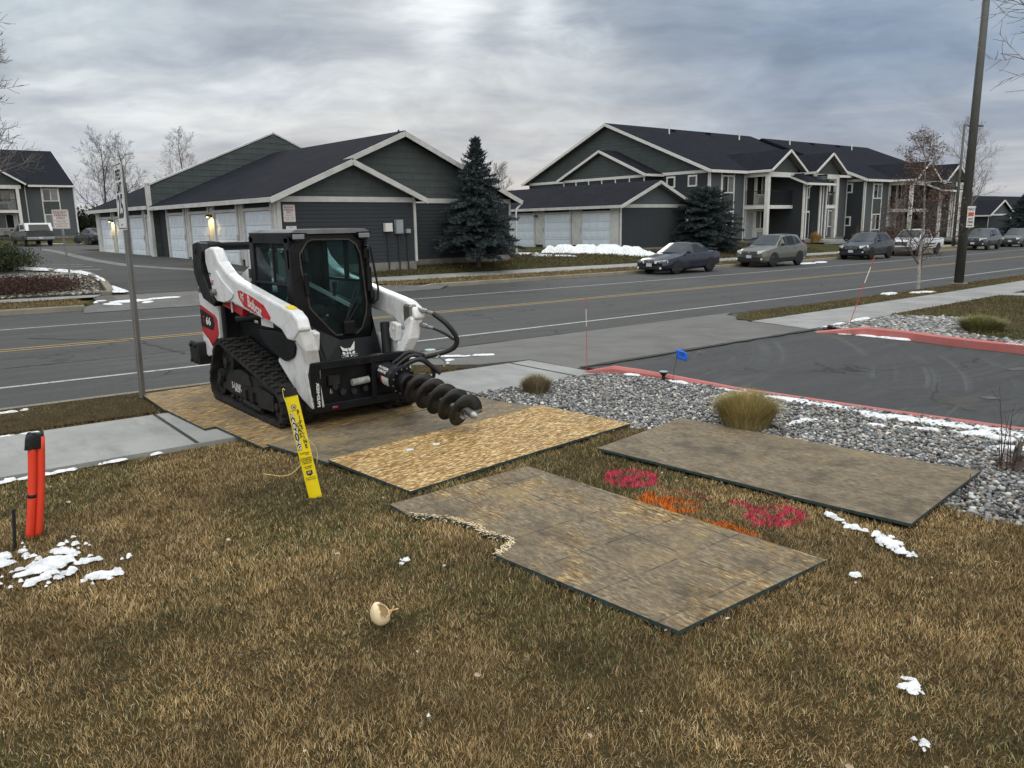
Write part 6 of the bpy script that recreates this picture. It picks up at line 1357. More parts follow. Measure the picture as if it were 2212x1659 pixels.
# ------------------------------------------------------------ broken pale gourd
e = empty('gourd_shell', (1.60, 3.02, .275), 0, 'broken pale gourd shell lying on the grass in front', 'gourd')
def gourd():
    n, m_ = 30, 18; vs = []; fs = []; rd = np.random.default_rng(5); ax = Matrix.Rotation(R(-16), 3, Vector((math.sin(HEAD), math.cos(HEAD), 0))) @ Matrix.Rotation(R(12), 3, Vector((math.cos(HEAD), -math.sin(HEAD), 0)))
    vis = Vector((-math.sin(HEAD)*.30+math.cos(HEAD)*.62, -math.cos(HEAD)*.30-math.sin(HEAD)*.62, .70)).normalized()
    idx = {}
    for i in range(m_+1):
        th = PI*i/m_
        for j in range(n):
            g = 2*PI*j/n; r = (.045 if th > PI/2 else .045*(1-.22*math.cos(th)**2))*(1+.03*math.cos(5*g)); p = ax @ Vector((r*math.sin(th)*math.cos(g), r*math.sin(th)*math.sin(g), (.074 if th < PI/2 else .05)*math.cos(th))); idx[(i, j)] = p
    keep = lambda i, j: (idx[(i, j)].normalized()).dot(vis) < .83+.07*math.sin(j*2.9+i*1.3) 
    mb = MB(); mb.smooth = True; L = []
    for i in range(m_+1):
        for j in range(n): L.append(idx[(i, j)])
    off = len(L); L += [p*.88 for p in L]; F = []
    for i in range(m_):
        for j in range(n):
            q = [(i, j), (i+1, j), (i+1, (j+1) % n), (i, (j+1) % n)]
            if all(keep(*a) for a in q):
                a = [x*n+y for x, y in q]; F.append(a); F.append([x+off for x in a][::-1])
                for (A, B), nb in (((q[0], q[1]), (i, (j-1) % n)), ((q[2], q[3]), (i, (j+1) % n)), ((q[1], q[2]), (i+1, j)), ((q[3], q[0]), (i-1, j))):
                    if 0 <= nb[0] < m_:
                        nq = [nb, (nb[0]+1, nb[1]), (nb[0]+1, (nb[1]+1) % n), (nb[0], (nb[1]+1) % n)]
                        if not all(keep(*a_) for a_ in nq): x0, x1 = A[0]*n+A[1], B[0]*n+B[1]; F.append([x0, x1, x1+off, x0+off])
    mb.add([p+Vector((0, 0, .045)) for p in L], F); mb.build('shell', mat('gourd_skin', (.78, .63, .40), .5, var=.10, vs_=14, dirt=.25, dcol=(.40, .26, .13), ds=12), e, fix=False)
    rtv = Vector((math.cos(HEAD), -math.sin(HEAD), 0)); m2 = MB(); m2.bar(rtv*.03+Vector((0, -.02, .075)), rtv*.075+Vector((0, -.02, .085)), .008, .004); m2.bar(rtv*.035+Vector((0, -.025, .065)), rtv*.055+Vector((0, -.02, .10)), .014, .003); m2.build('stringy_flesh', mat('gourd_flesh', (.60, .42, .20), .8), e)
gourd()
# ------------------------------------------------------------ speed limit sign on its perforated post
e = empty('speed_limit_sign', (2.25, 9.93, .12), 0, 'white speed limit 25 sign seen edge on atop a perforated steel post', 'road sign')
M_galv = mat('galvanised_steel', (.21, .21, .205), .45, metal=.55, var=.15, dirt=.3, dcol=(.12, .10, .08))
lean = Vector((.02*math.cos(HEAD), -.02*math.sin(HEAD), 1)).normalized()
pr = Matrix.Rotation(R(30), 3, 'Z'); px_, py_ = pr @ Vector((1, 0, 0)), pr @ Vector((0, 1, 0))
mb = MB(); HP = 2.64; W_ = .048
for sx, sy, a, b in ((1, 0, .005, W_), (-1, 0, .005, W_), (0, 1, W_, .005), (0, -1, W_, .005)):
    c = px_*sx*W_/2+py_*sy*W_/2; mb.bar(c+Vector((0, 0, -.1)), c+lean*HP, *( (a, b) if True else 0), py_ if True else None)
hl = mb; hl.cur = 1
for i in range(95):
    z = .06+i*.0254
    for dv, sd_ in ((-py_, px_), (py_, px_), (px_, py_), (-px_, py_)):
        c = lean*z+dv*(W_/2+.0035); w_ = sd_*.0055; u_ = Vector((0, 0, .0055)); k = [c-w_*.4-u_, c+w_*.4-u_, c+w_-u_*.4, c+w_+u_*.4, c+w_*.4+u_, c-w_*.4+u_, c-w_+u_*.4, c-w_-u_*.4]; hl.add(k, [list(range(8))])
hl.build('post', [M_galv, M_dark], e, fix=False)
# sign faces traffic coming from the left; we see it at a steep angle
sx_ = Vector((-.055, -1, 0)).normalized(); sn_ = Vector((-1, .055, 0)).normalized()
SW, SH2 = .50, .74; so_c = lean*2.36+sn_*.036
M = Matrix((sx_, lean, sn_)).transposed().to_4x4(); M.translation = so_c
pts = []
for cx, cy, a0 in ((SW/2-.03, SH2/2-.03, 0), (-SW/2+.03, SH2/2-.03, 90), (-SW/2+.03, -SH2/2+.03, 180), (SW/2-.03, -SH2/2+.03, 270)):
    for k in range(4): a = R(a0+30*k); pts.append((cx+.03*math.cos(a), cy+.03*math.sin(a)))
mb = MB(); mb.prism(pts, lambda a, b, t: M @ Vector((a, b, t)), -.003, 0); mb.build('sign_plate', mat('sign_white', (.66, .66, .65), .4, var=.04), e)
mb = MB(); n = len(pts); vs = [M @ Vector((a*.95, b*.97, .0008)) for a, b in pts]+[M @ Vector((a*.90, b*.94, .0008)) for a, b in pts]; mb.add(vs, [[i, (i+1) % n, n+(i+1) % n, n+i] for i in range(n)])
for s_, y, a, b in (('SPEED', .235, .125, .155), ('LIMIT', .095, .135, .155), ('25', -.12, .34, .36)): text(mb, s_, M @ Matrix.Translation((0, y, .001)), (a, b), .001, .03)
mb.build('lettering', M_ink, e)
mb = MB()
for y in (.325, -.31): mb.cyl(M @ Vector((0, y, 0)), M @ Vector((0, y, .012)), .011, 8)
mb.build('bolt', M_galv, e)
# resident parking sign on the island
e2 = resident_sign((4.98, 30.25, 2.52), R(-13), 1.02, 'white resident parking only sign with maroon letters on a thin pole in the left island')
mb = MB(); mb.tube([(.05, .02, -2.0), (.0, .035, -.4), (-.0, .035, .1)], .032, 8); mb.build('post', M_galv, e2)
# ------------------------------------------------------------ lamp posts
M_bronze = mat('bronze_paint', (.062, .062, .056), .45, var=.12, dirt=.2, dcol=(.10, .10, .09))
def pole(name, loc, H, r0, r1, label, lean=(0, 0), arm=None, base=True):
    e = empty(name, loc, 0, label, 'lamp post'); top = Vector((lean[0]*H, lean[1]*H, H)); mb = MB(); mb.smooth = True; mb.tube([Vector((0, 0, 0)), top], [r0, r1], 16); mb.build('pole', M_bronze, e)
    if base: mb = MB(); mb.box((0, 0, .015), (.42, .42, .05), bev=.01); mb.build('base_plate', M_curb, e)
    if arm:
        mb = MB(); a = Vector(arm); mb.bar(top-Vector((0, 0, .1)), top+a*.55-Vector((0, 0, .1)), .07, .07); mb.build('arm', M_bronze, e)
        for f in (.6, 1.35):
            mb = MB(); c = top+a*f-Vector((0, 0, .12)); mb.bar(c-a*.22, c+a*.22, .28, .12, bev=.02); mb.build('lamp_head', M_bronze, e)
    return e
pl_ = pole('lamp_post', (27.5, 10.9, -.10), 11.5, .145, .095, 'tall thick bronze lamp post running out of the top of the frame at the right', (.002, .0))
pole('lamp_post', (73.8, 30.0, -.58), 10.3, .13, .09, 'slimmer dark lamp post behind, with a horizontal arm at its top', (.0, 0), (1.3*math.cos(R(-20)), 1.3*math.sin(R(-20)), 0))
e = empty('parking_sign', (27.46, 10.72, 2.05), R(0), 'small white no parking sign strapped to the tall near lamp post', 'sign')
ang = R(-38); fx = Vector((math.cos(ang), math.sin(ang), 0)); 
def rs(mb, x0, x1, y0, y1, t0, t1):
    c = Vector((-.24, -.1, 0)); nrm = Vector((fx.y, -fx.x, 0)); mb.add([c+fx*x+Vector((0, 0, y))+nrm*t for t in (t0, t1) for y in (y0, y1) for x in (x0, x1)], [(0, 1, 3, 2), (4, 6, 7, 5), (0, 4, 5, 1), (2, 3, 7, 6), (0, 2, 6, 4), (1, 5, 7, 3)])
mb = MB(); rs(mb, -.12, .12, -.33, .33, 0, .004); mb.build('sign_plate', MATS['sign_white'], e)
mb = MB(); rs(mb, -.09, .09, .02, .14, .004, .006); mb.build('red_symbol', mat('sign_red', (.50, .08, .05), .5), e)
mb = MB(); nrm = Vector((fx.y, -fx.x, 0)); text(mb, 'NO', frame(Vector((-.24, -.1, .23))+nrm*.006, fx, (0, 0, 1)), (.12, .12), .001, .03)
for k, s_ in enumerate(('ANY', 'TIME')): text(mb, s_, frame(Vector((-.24, -.1, -.07-.10*k))+nrm*.006, fx, (0, 0, 1)), (.08, .10), .001, .03)
rs(mb, -.08, .08, -.28, -.25, .004, .006); mb.build('lettering', M_ink, e)
mb = MB()
for z in (.30, -.30): mb.tube([(.0, 0, z-.02), (.0, 0, z+.02)], .15, 12); 
mb.build('strap', M_galv, e)
# ------------------------------------------------------------ thin stakes, survey flag, sprinkler cap
M_str = mat('stake_red', (.45, .05, .04), .6); M_stw = mat('stake_white', (.62, .62, .60), .6)
def stake(loc, top, label, r=.0045, group='thin snow stakes'):
    e = empty('snow_stake', loc, 0, label, 'stake', group); t = Vector(top); n = 6
    mb = MB(); mb.tube([(0, 0, -.05), t*.62], r, 6); mb.build('lower_rod', M_str, e)
    mb = MB(); mb.tube([t*.62, t*.85], r*1.15, 6); mb.build('reflective_sleeve', M_stw, e); mb = MB(); mb.tube([t*.85, t], r*1.15, 6); mb.build('tip', M_str, e)
    return e
stake((7.20, 7.40, .13), (-.012, .015, 1.0), 'upright thin red and white stake at the corner of the gravel bed and the driveway', .004)
stake((14.4, 7.62, .08), (.33, -.25, 1.28), 'leaning thin red and white stake at the right end of the driveway', .007)
e = empty('marking_flag', (7.38, 6.10, .20), 0, 'small bright blue marking flag on a wire by the red kerb', 'flag')
mb = MB(); mb.tube([(0, 0, -.03), (.05, -.04, .36)], .0022, 4); mb.build('wire', M_dark, e)
rtv = Vector((math.cos(HEAD), -math.sin(HEAD), 0)); mb = MB(); mb.smooth = True; n = 8; vs = []
for i in range(n+1):
    for j in range(5): t, s_ = i/n, j/4; p = Vector((.036, -.029, .26))+rtv*(.125*t)+Vector((0, 0, .115*(1-s_)-.045*t))+Vector((.014, .012, 0))*s_*1.0*(0)+Vector((math.sin(HEAD), math.cos(HEAD), 0))*(.008*math.sin(t*5+s_)); vs.append(p)
mb.add(vs, [[i*5+j, (i+1)*5+j, (i+1)*5+j+1, i*5+j+1] for i in range(n) for j in range(4)]); fl_ = mb.build('flag', mat('blue_plastic', (.01, .13, .72), .4), e)
sol = fl_.modifiers.new('s', 'SOLIDIFY'); sol.thickness = .001
mb = MB(); nrm = -Vector((math.sin(HEAD), math.cos(HEAD), 0))
for k, s_ in enumerate(('BURIED', 'WATER')): text(mb, s_, frame(Vector((.036, -.029, .325-.03*k))+rtv*.065+nrm*.011, rtv-Vector((0, 0, .33)), (0, 0, 1)), (.022, .026), .0008, .02)
mb.build('lettering', M_ink, fl_)
e = empty('sprinkler_cap', (7.36, 6.22, .20), 0, 'small dark cap with a pale green top standing in the gravel beside the blue flag', 'cap')
mb = MB(); mb.lathe([(.022, -.02), (.022, .03), (.05, .065), (.055, .08)], (0, 0, 0), (0, 0, 1), 16); mb.build('body', M_blk, e); mb = MB(); mb.lathe([(.055, .08), (.05, .086), (0, .088)], (0, 0, 0), (0, 0, 1), 16); mb.build('lid', mat('pale_green', (.22, .36, .33), .5), e)
mb = MB(); mb.tube([(0, 0, -.05), (.004, -.003, .17)], .0028, 4); mb.build('dead_weed', mat('stem_brown', (.12, .06, .035), .8), None, (5.46, 1.98, .25), 0, 'single dry brown stem at the corner of the right hand sheet', 'stem')
mb = MB(); mb.tube([(0, 0, 0), (.18, -.22, .01), (.30, -.46, .015)], .003, 4); mb.build('dry_stick', MATS['stem_brown'], None, (4.50, 2.9, .285), R(-60), 'thin dry stalk lying by the edge of the right hand sheet', 'stick')
mb = MB(); mb.lathe([(.10, 0), (.095, .012), (0, .014)], (0, 0, 0), (0, 0, 1), 16); mb.build('valve_lid', mat('pale_lid', (.30, .42, .38), .6), None, (7.43, 11.62, -.074), 0, 'small pale green lid set in the road edge beyond the auger', 'lid')
# ------------------------------------------------------------ compact track loader with an auger
# own frame: x across (minus = the side we see), y backwards, z up; the front faces -y
LO = (3.53, 8.0, .208)
M_wht = mat('machine_white', (.66, .67, .68), .35, var=.06, dirt=.5, dcol=(.34, .31, .28), ds=7, coat=.2, chips=.8, low=.45)
M_mblk = mat('machine_black', (.0055, .0062, .0078), .40, var=.3, dirt=.28, dcol=(.022, .020, .017), ds=6, spec=.2, chips=.3, low=.12)
M_mblk2 = mat('machine_frame', (.009, .0095, .0105), .6, var=.3, dirt=.55, dcol=(.045, .040, .033), ds=7, spec=.3)
M_mred = mat('machine_red', (.42, .015, .02), .35, var=.25, dirt=.2, dcol=(.10, .02, .02), ds=4)
M_rub = mat('track_rubber', (.011, .0105, .010), .8, var=.3, vs_=12, dirt=.75, dcol=(.048, .041, .033), ds=7, bump=.3, spec=.3)
M_steel = mat('worn_steel', (.22, .21, .20), .35, metal=.7, dirt=.5, dcol=(.10, .07, .05), ds=12)
M_aug = mat('auger_steel', (.034, .033, .032), .38, metal=.55, var=.25, dirt=.45, dcol=(.075, .058, .046), ds=9)
M_tint = bpy.data.materials.new('cab_glass'); M_tint.use_nodes = True; _n = N(M_tint.node_tree); _b = _n.nn['Principled BSDF']
_b.inputs['Base Color'].default_value = (.045, .062, .068, 1); _b.inputs['Roughness'].default_value = .05; _b.inputs['Specular IOR Level'].default_value = .6
_t = _n.new('ShaderNodeBsdfTransparent'); _t.inputs[0].default_value = (.60, .76, .75, 1); _mx = _n.new('ShaderNodeMixShader')
_n.put(_mx.inputs[0], _n.ramp(_n.noise(_n.obj(), 2.2, 6, .65), (.35, .10), (.75, .34)))
_n.l.new(_t.outputs[0], _mx.inputs[1]); _n.l.new(_b.outputs[0], _mx.inputs[2]); _n.l.new(_mx.outputs[0], _n.nn['Material Output'].inputs[0])
M_seat = mat('seat_cover', (.03, .03, .034), .7); M_yst = mat('yellow_sticker', (.72, .52, .03), .5); M_wst = mat('white_sticker', (.60, .60, .58), .5, var=.1, dirt=.2)
L_ = empty('track_loader', LO, 0, 'white, black and red compact track loader carrying an auger, parked on the sheets', 'track loader')
def yz(x0, x1): return lambda a, b, t: (x0+(x1-x0)*t, a, b)
def addp(name, mat_, fn, parent=L_, bevel=0, label=None):
    mb = MB(); fn(mb); return mb.build(name, mat_, parent, bevel=bevel, label=label)
def rpoly(pts, r=.03, k=3):
    """round the corners of a 2D polygon"""
    o = []; n = len(pts)
    for i in range(n):
        p = Vector(pts[i]); a = Vector(pts[i-1])-p; b = Vector(pts[(i+1) % n])-p; ra = min(r, a.length*.4, b.length*.4); A = p+a.normalized()*ra; B = p+b.normalized()*ra
        for j in range(k+1): t = j/k; q = A*(1-t)**2+p*2*t*(1-t)+B*t*t; o.append((q.x, q.y))
    return o
# ---- tracks
def track(sg):
    x0 = sg*.75; x1 = sg*.42
    circ = [((.66, .47), .235), ((.86, .205), .19), ((-.86, .205), .19), ((-.90, .235), .17)]
    circ = [((.62, .455), .235), ((.84, .20), .185), ((-.83, .195), .18)]
    pts = []
    for (c, r) in circ: pts += [(c[0]+r*math.cos(2*PI*i/48), c[1]+r*math.sin(2*PI*i/48)) for i in range(48)]
    pts = sorted(set(pts)); 
    def cross(o, a, b): return (a[0]-o[0])*(b[1]-o[1])-(a[1]-o[1])*(b[0]-o[0])
    lo = []
    for p in pts:
        while len(lo) > 1 and cross(lo[-2], lo[-1], p) <= 0: lo.pop()
        lo.append(p)
    up = []
    for p in reversed(pts):
        while len(up) > 1 and cross(up[-2], up[-1], p) <= 0: up.pop()
        up.append(p)
    hull = lo[:-1]+up[:-1]; P = [Vector(p) for p in hull]; n = len(P); d = [0]
    for i in range(n): d.append(d[-1]+(P[(i+1) % n]-P[i]).length)
    tot = d[-1]
    def at(s):
        s %= tot; i = max(j for j in range(n) if d[j] <= s); t = (s-d[i])/max(1e-6, d[i+1]-d[i]); a, b = P[i], P[(i+1) % n]; q = a.lerp(b, t); tn = (b-a).normalized(); return q, tn, Vector((tn.y, -tn.x))
    mb = MB(); m_ = 110; vs = []
    for i in range(m_):
        q, tn, nr = at(tot*i/m_)
        for off, x in ((0, x0), (0, x1), (-.035, x1), (-.035, x0)): p = q+nr*off; vs.append((x, p.x, p.y))
    mb.add(vs, [[4*i+j, 4*((i+1) % m_)+j, 4*((i+1) % m_)+(j+1) % 4, 4*i+(j+1) % 4] for i in range(m_) for j in range(4)])
    nl = 46
    for i in range(nl):
        for j in range(5):   # zig-zag lug row
            q, tn, nr = at(tot*(i+(.22 if j % 2 else .0))/nl); xc = x0+(x1-x0)*(j+.5)/5; hw = .034
            if i % 2 == 0 and j in (1, 3): continue
            w2 = tot/nl*.30; a = q-tn*w2; b = q+tn*w2; h = .026
            c = [(xc+sx*hw*(1 if o_ == 0 else .86), p.x+nr.x*o_, p.y+nr.y*o_) for o_ in (0, h) for p in (a, b) for sx in (-1, 1)]
            mb.add(c, [(0, 1, 3, 2), (4, 6, 7, 5), (0, 4, 5, 1), (2, 3, 7, 6), (0, 2, 6, 4), (1, 5, 7, 3)])
    for i in range(nl):   # inner guide lugs
        q, tn, nr = at(tot*(i+.5)/nl); c = q-nr*.055; xm = (x0+x1)/2; mb.box((xm+.03, c.x, c.y), (.02, .03, .045)); mb.box((xm-.03, c.x, c.y), (.02, .03, .045))
    lab = None
    t = mb.build('rubber_track', M_rub, L_)
    xm = (x0+x1)/2; w_ = .26
    def wheel(nm, c, r, wd, hub=True, par=L_, teeth=0):
        m2 = MB(); m2.smooth = False; y, z = c
        m2.lathe([(r*.25, -wd/2), (r*.62, -wd/2+.01), (r*.7, -wd/2-.004), (r*.97, -wd/2), (r, -wd/2+.012), (r, wd/2-.012), (r*.97, wd/2), (r*.6, wd/2)], (xm, y, z), (1, 0, 0), 24)
        if hub: m2.lathe([(r*.30, 0), (r*.30, .03), (r*.12, .04)], (xm+sg*wd/2, y, z), (sg, 0, 0), 14)
        for k in range(teeth): a = 2*PI*k/teeth; m2.box((xm, y+math.cos(a)*r*1.03, z+math.sin(a)*r*1.03), (wd*.5, .035, .035), Matrix.Rotation(a, 3, 'X'))
        for k in range(6): a = 2*PI*k/6; m2.cyl((xm+sg*(wd/2-.002), y+math.cos(a)*r*.48, z+math.sin(a)*r*.48), (xm+sg*(wd/2+.012), y+math.cos(a)*r*.48, z+math.sin(a)*r*.48), .008, 6)
        return m2.build(nm, M_mblk2, par)
    wheel('drive_sprocket', (.62, .455), .17, .16, teeth=14); wheel('idler_wheel', (.84, .20), .145, .2); wheel('idler_wheel', (-.83, .195), .14, .22)
    for y in (.40, .155, -.09, -.335): wheel('track_roller', (y, .105), .082, .22)
    fr = MB(); fr.prism(rpoly([(.70, .25), (.55, .33), (.22, .42), (-.28, .40), (-.52, .36), (-.74, .30), (-.70, .16), (-.30, .14), (.50, .13), (.72, .16)], .03), yz(sg*.70, sg*.52), 0, 1)
    fr.prism(rpoly([(-.36, .335), (-.80, .30), (-.78, .14), (-.40, .12)], .02), yz(sg*.735, sg*.70), 0, 1)
    fr.prism(rpoly([(.30, .41), (.10, .44), (-.12, .42), (-.20, .30), (.25, .28)], .03), yz(sg*.725, sg*.70), 0, 1)
    fr.cyl((sg*.73, .70, .30), (sg*.5, .70, .30), .075, 16); fr.cyl((sg*.745, .70, .30), (sg*.73, .70, .30), .05, 12)
    for k in range(8): a = k*PI/4; fr.cyl((sg*.748, .70+.06*math.cos(a), .30+.06*math.sin(a)), (sg*.73, .70+.06*math.cos(a), .30+.06*math.sin(a)), .008, 6)
    fr.bar((sg*.735, .02, .12), (sg*.735, -.46, .10), .03, .03)
    for y in (.0, -.2): fr.box((sg*.715, y, .19), (.03, .035, .1))
    f_ = fr.build('track_frame', M_mblk2, L_, bevel=.006)
    if sg < 0:
        tx = MB(); text(tx, '5-LINK', Matrix(((0, 0, -1, -.7035), (-1, 0, 0, .295), (0, 1, 0, .225), (0, 0, 0, 1))), (.095, .10), .001, .02); text(tx, 'SUSPENSION', Matrix(((0, 0, -1, -.7035), (-1, 0, 0, .275), (0, 1, 0, .180), (0, 0, 0, 1))), (.028, .028), .001, .01)
        tx.build('frame_lettering', M_wst, f_)
for sg in (-1, 1): track(sg)
# ---- chassis
def chassis(mb):
    mb.prism([(-1.02, .24), (-1.0, .50), (-.78, .72), (-.2, .86), (.9, .95), (1.58, 1.0), (1.66, .60), (1.50, .26), (1.1, .20), (-.9, .18)], yz(-.40, .40), 0, 1)
addp('chassis', M_mblk, chassis, bevel=.015)
def engine(mb):
    mb.prism(rpoly([(.40, .9), (.38, 1.22), (.62, 1.34), (1.45, 1.18), (1.62, 1.02), (1.62, .70), (.5, .7)], .05), yz(-.33, .33), 0, 1)
    for k in range(9): mb.box((0, 1.635, .70+.035*k), (.5, .02, .015))
addp('engine_cover', M_wht, engine, bevel=.01)
for sg in (-1, 1):
    pr_ = MB(); pr_.prism([(1.622, 1.241), (1.491, 1.262), (1.311, 1.154), (1.042, 1.074), (.988, .962), (1.016, .674), (1.20, .45), (1.50, .40), (1.627, .607)], yz(sg*.60, sg*.36), 0, 1)
    pp = pr_.build('rear_side_panel', M_wht, L_, bevel=.012)
    if sg < 0:
        m2 = MB(); m2.prism([(1.612, 1.015), (1.30, .96), (1.111, .925), (1.04, .883), (1.022, .72), (1.15, .56), (1.30, .55), (1.40, .62), (1.612, .70)], yz(-.604, -.598), 0, 1); m2.build('red_graphic', M_mred, pp)
        m2 = MB(); m2.prism(rpoly([(1.61, .968), (1.176, .90), (1.13, .82), (1.20, .74), (1.61, .76)], .03), yz(-.607, -.603), 0, 1); m2.build('dark_graphic', M_mblk, pp)
        m2 = MB(); text(m2, '66', Matrix(((0, 0, -1, -.608), (-1, 0, 0, 1.34), (0, 1, 0, .835), (0, 0, 0, 1))), (.17, .125), .001, .035); m2.build('number_lettering', M_wst, pp)
        m2 = MB(); text(m2, 'T', Matrix(((0, 0, -1, -.608), (-1, 0, 0, 1.50), (0, 1, 0, .84), (0, 0, 0, 1))), (.12, .12), .001, .02); m2.build('letter', MATS['machine_red'], pp)
        m2 = MB(); m2.prism([(1.60, .62), (1.40, .60), (1.27, .50), (1.30, .44), (1.52, .42)], yz(-.606, -.60), 0, 1); m2.build('white_graphic', M_wht, pp)
        m2 = MB(); m2.cyl((-.60, 1.555, 1.19), (-.615, 1.555, 1.19), .03, 12); m2.cyl((-.612, 1.555, 1.19), (-.62, 1.555, 1.19), .017, 10); m2.build('tie_down_eye', M_steel, pp)
    up = MB(); up.box((sg*.47, .955, .86), (.20, .10, .72), bev=.02); up.build('upright', M_mblk, L_)
    wb = MB(); wb.box((sg*(.63), 1.66, .44), (.17, .30, .27), bev=.02)
    for z in (.53, .34):
        for y in (1.58, 1.74): wb.cyl((sg*.72, y, z), (sg*.735, y, z), .02, 8)
    wb.build('counterweight', M_mblk2, L_)
# ---- lift arms
armtop = [(1.044, 1.672), (.88, 1.70), (.744, 1.685), (.619, 1.552), (.39, 1.435), (.154, 1.370), (-.3, 1.296), (-.717, 1.227), (-1.01, 1.183), (-1.214, 1.148), (-1.33, 1.09)]
armlow = [(-1.38, .99), (-1.20, .875), (-1.08, .875), (-.96, .955), (-.773, .993), (-.245, 1.053), (.051, 1.092), (.312, 1.130), (.633, 1.105), (.764, 1.125), (.90, 1.208), (.985, 1.393), (1.06, 1.531)]
CATP = None
def cat_head(mb, M, s_):
    """white wild cat face, as on the machine"""
    face_ = [(-.42, .50), (-.30, .30), (-.10, .38), (.12, .36), (.34, .30), (.62, .78), (.52, .26), (.50, .06), (.42, -.10), (.30, -.22), (.18, -.40), (.05, -.48), (-.08, -.46), (-.18, -.36), (-.34, -.22), (-.46, -.06), (-.48, .14), (-.58, .56)]
    def P(pts, z): mb.add([M @ Vector((a*s_, b*s_, z)) for a, b in pts], [list(range(len(pts)))])
    # built from convex pieces with dark gaps left for eyes, nose and mouth
    P([(-.60, .58), (-.34, .40), (-.22, .34), (-.46, .18)], .001); P([(.66, .86), (.20, .36), (.34, .16), (.50, .24)], .001)
    P([(-.24, .36), (-.06, .36), (-.04, .12), (-.18, .14), (-.44, .20)], .001); P([(.0, .36), (.20, .36), (.38, .22), (.16, .12), (.02, .12)], .001)
    P([(-.50, .14), (-.30, .06), (-.28, -.12), (-.46, -.10), (-.54, .0)], .001); P([(.48, .14), (.28, .06), (.24, -.10), (.42, -.12), (.50, .0)], .001)
    P([(-.14, .08), (-.04, .06), (-.06, -.14), (-.24, -.08)], .001); P([(.02, .06), (.12, .08), (.20, -.08), (.04, -.14)], .001)
    P([(-.26, -.14), (-.10, -.20), (-.10, -.32), (-.24, -.26)], .001); P([(.06, -.20), (.22, -.14), (.20, -.26), (.08, -.32)], .001)
    P([(-.12, -.42), (.08, -.42), (.06, -.60), (-.10, -.60)], .001)
    for sg in (-1, 1):
        for k in range(3): a = M @ Vector((sg*(.22+.03*k)*s_, (-.20+.02*k)*s_, .001)); b = M @ Vector((sg*(.60+.04*k)*s_, (-.46+.16*k)*s_, .001)); mb.bar(a, b, .012*s_*1.6, .0008, M.to_3x3() @ Vector((0, 0, 1)))
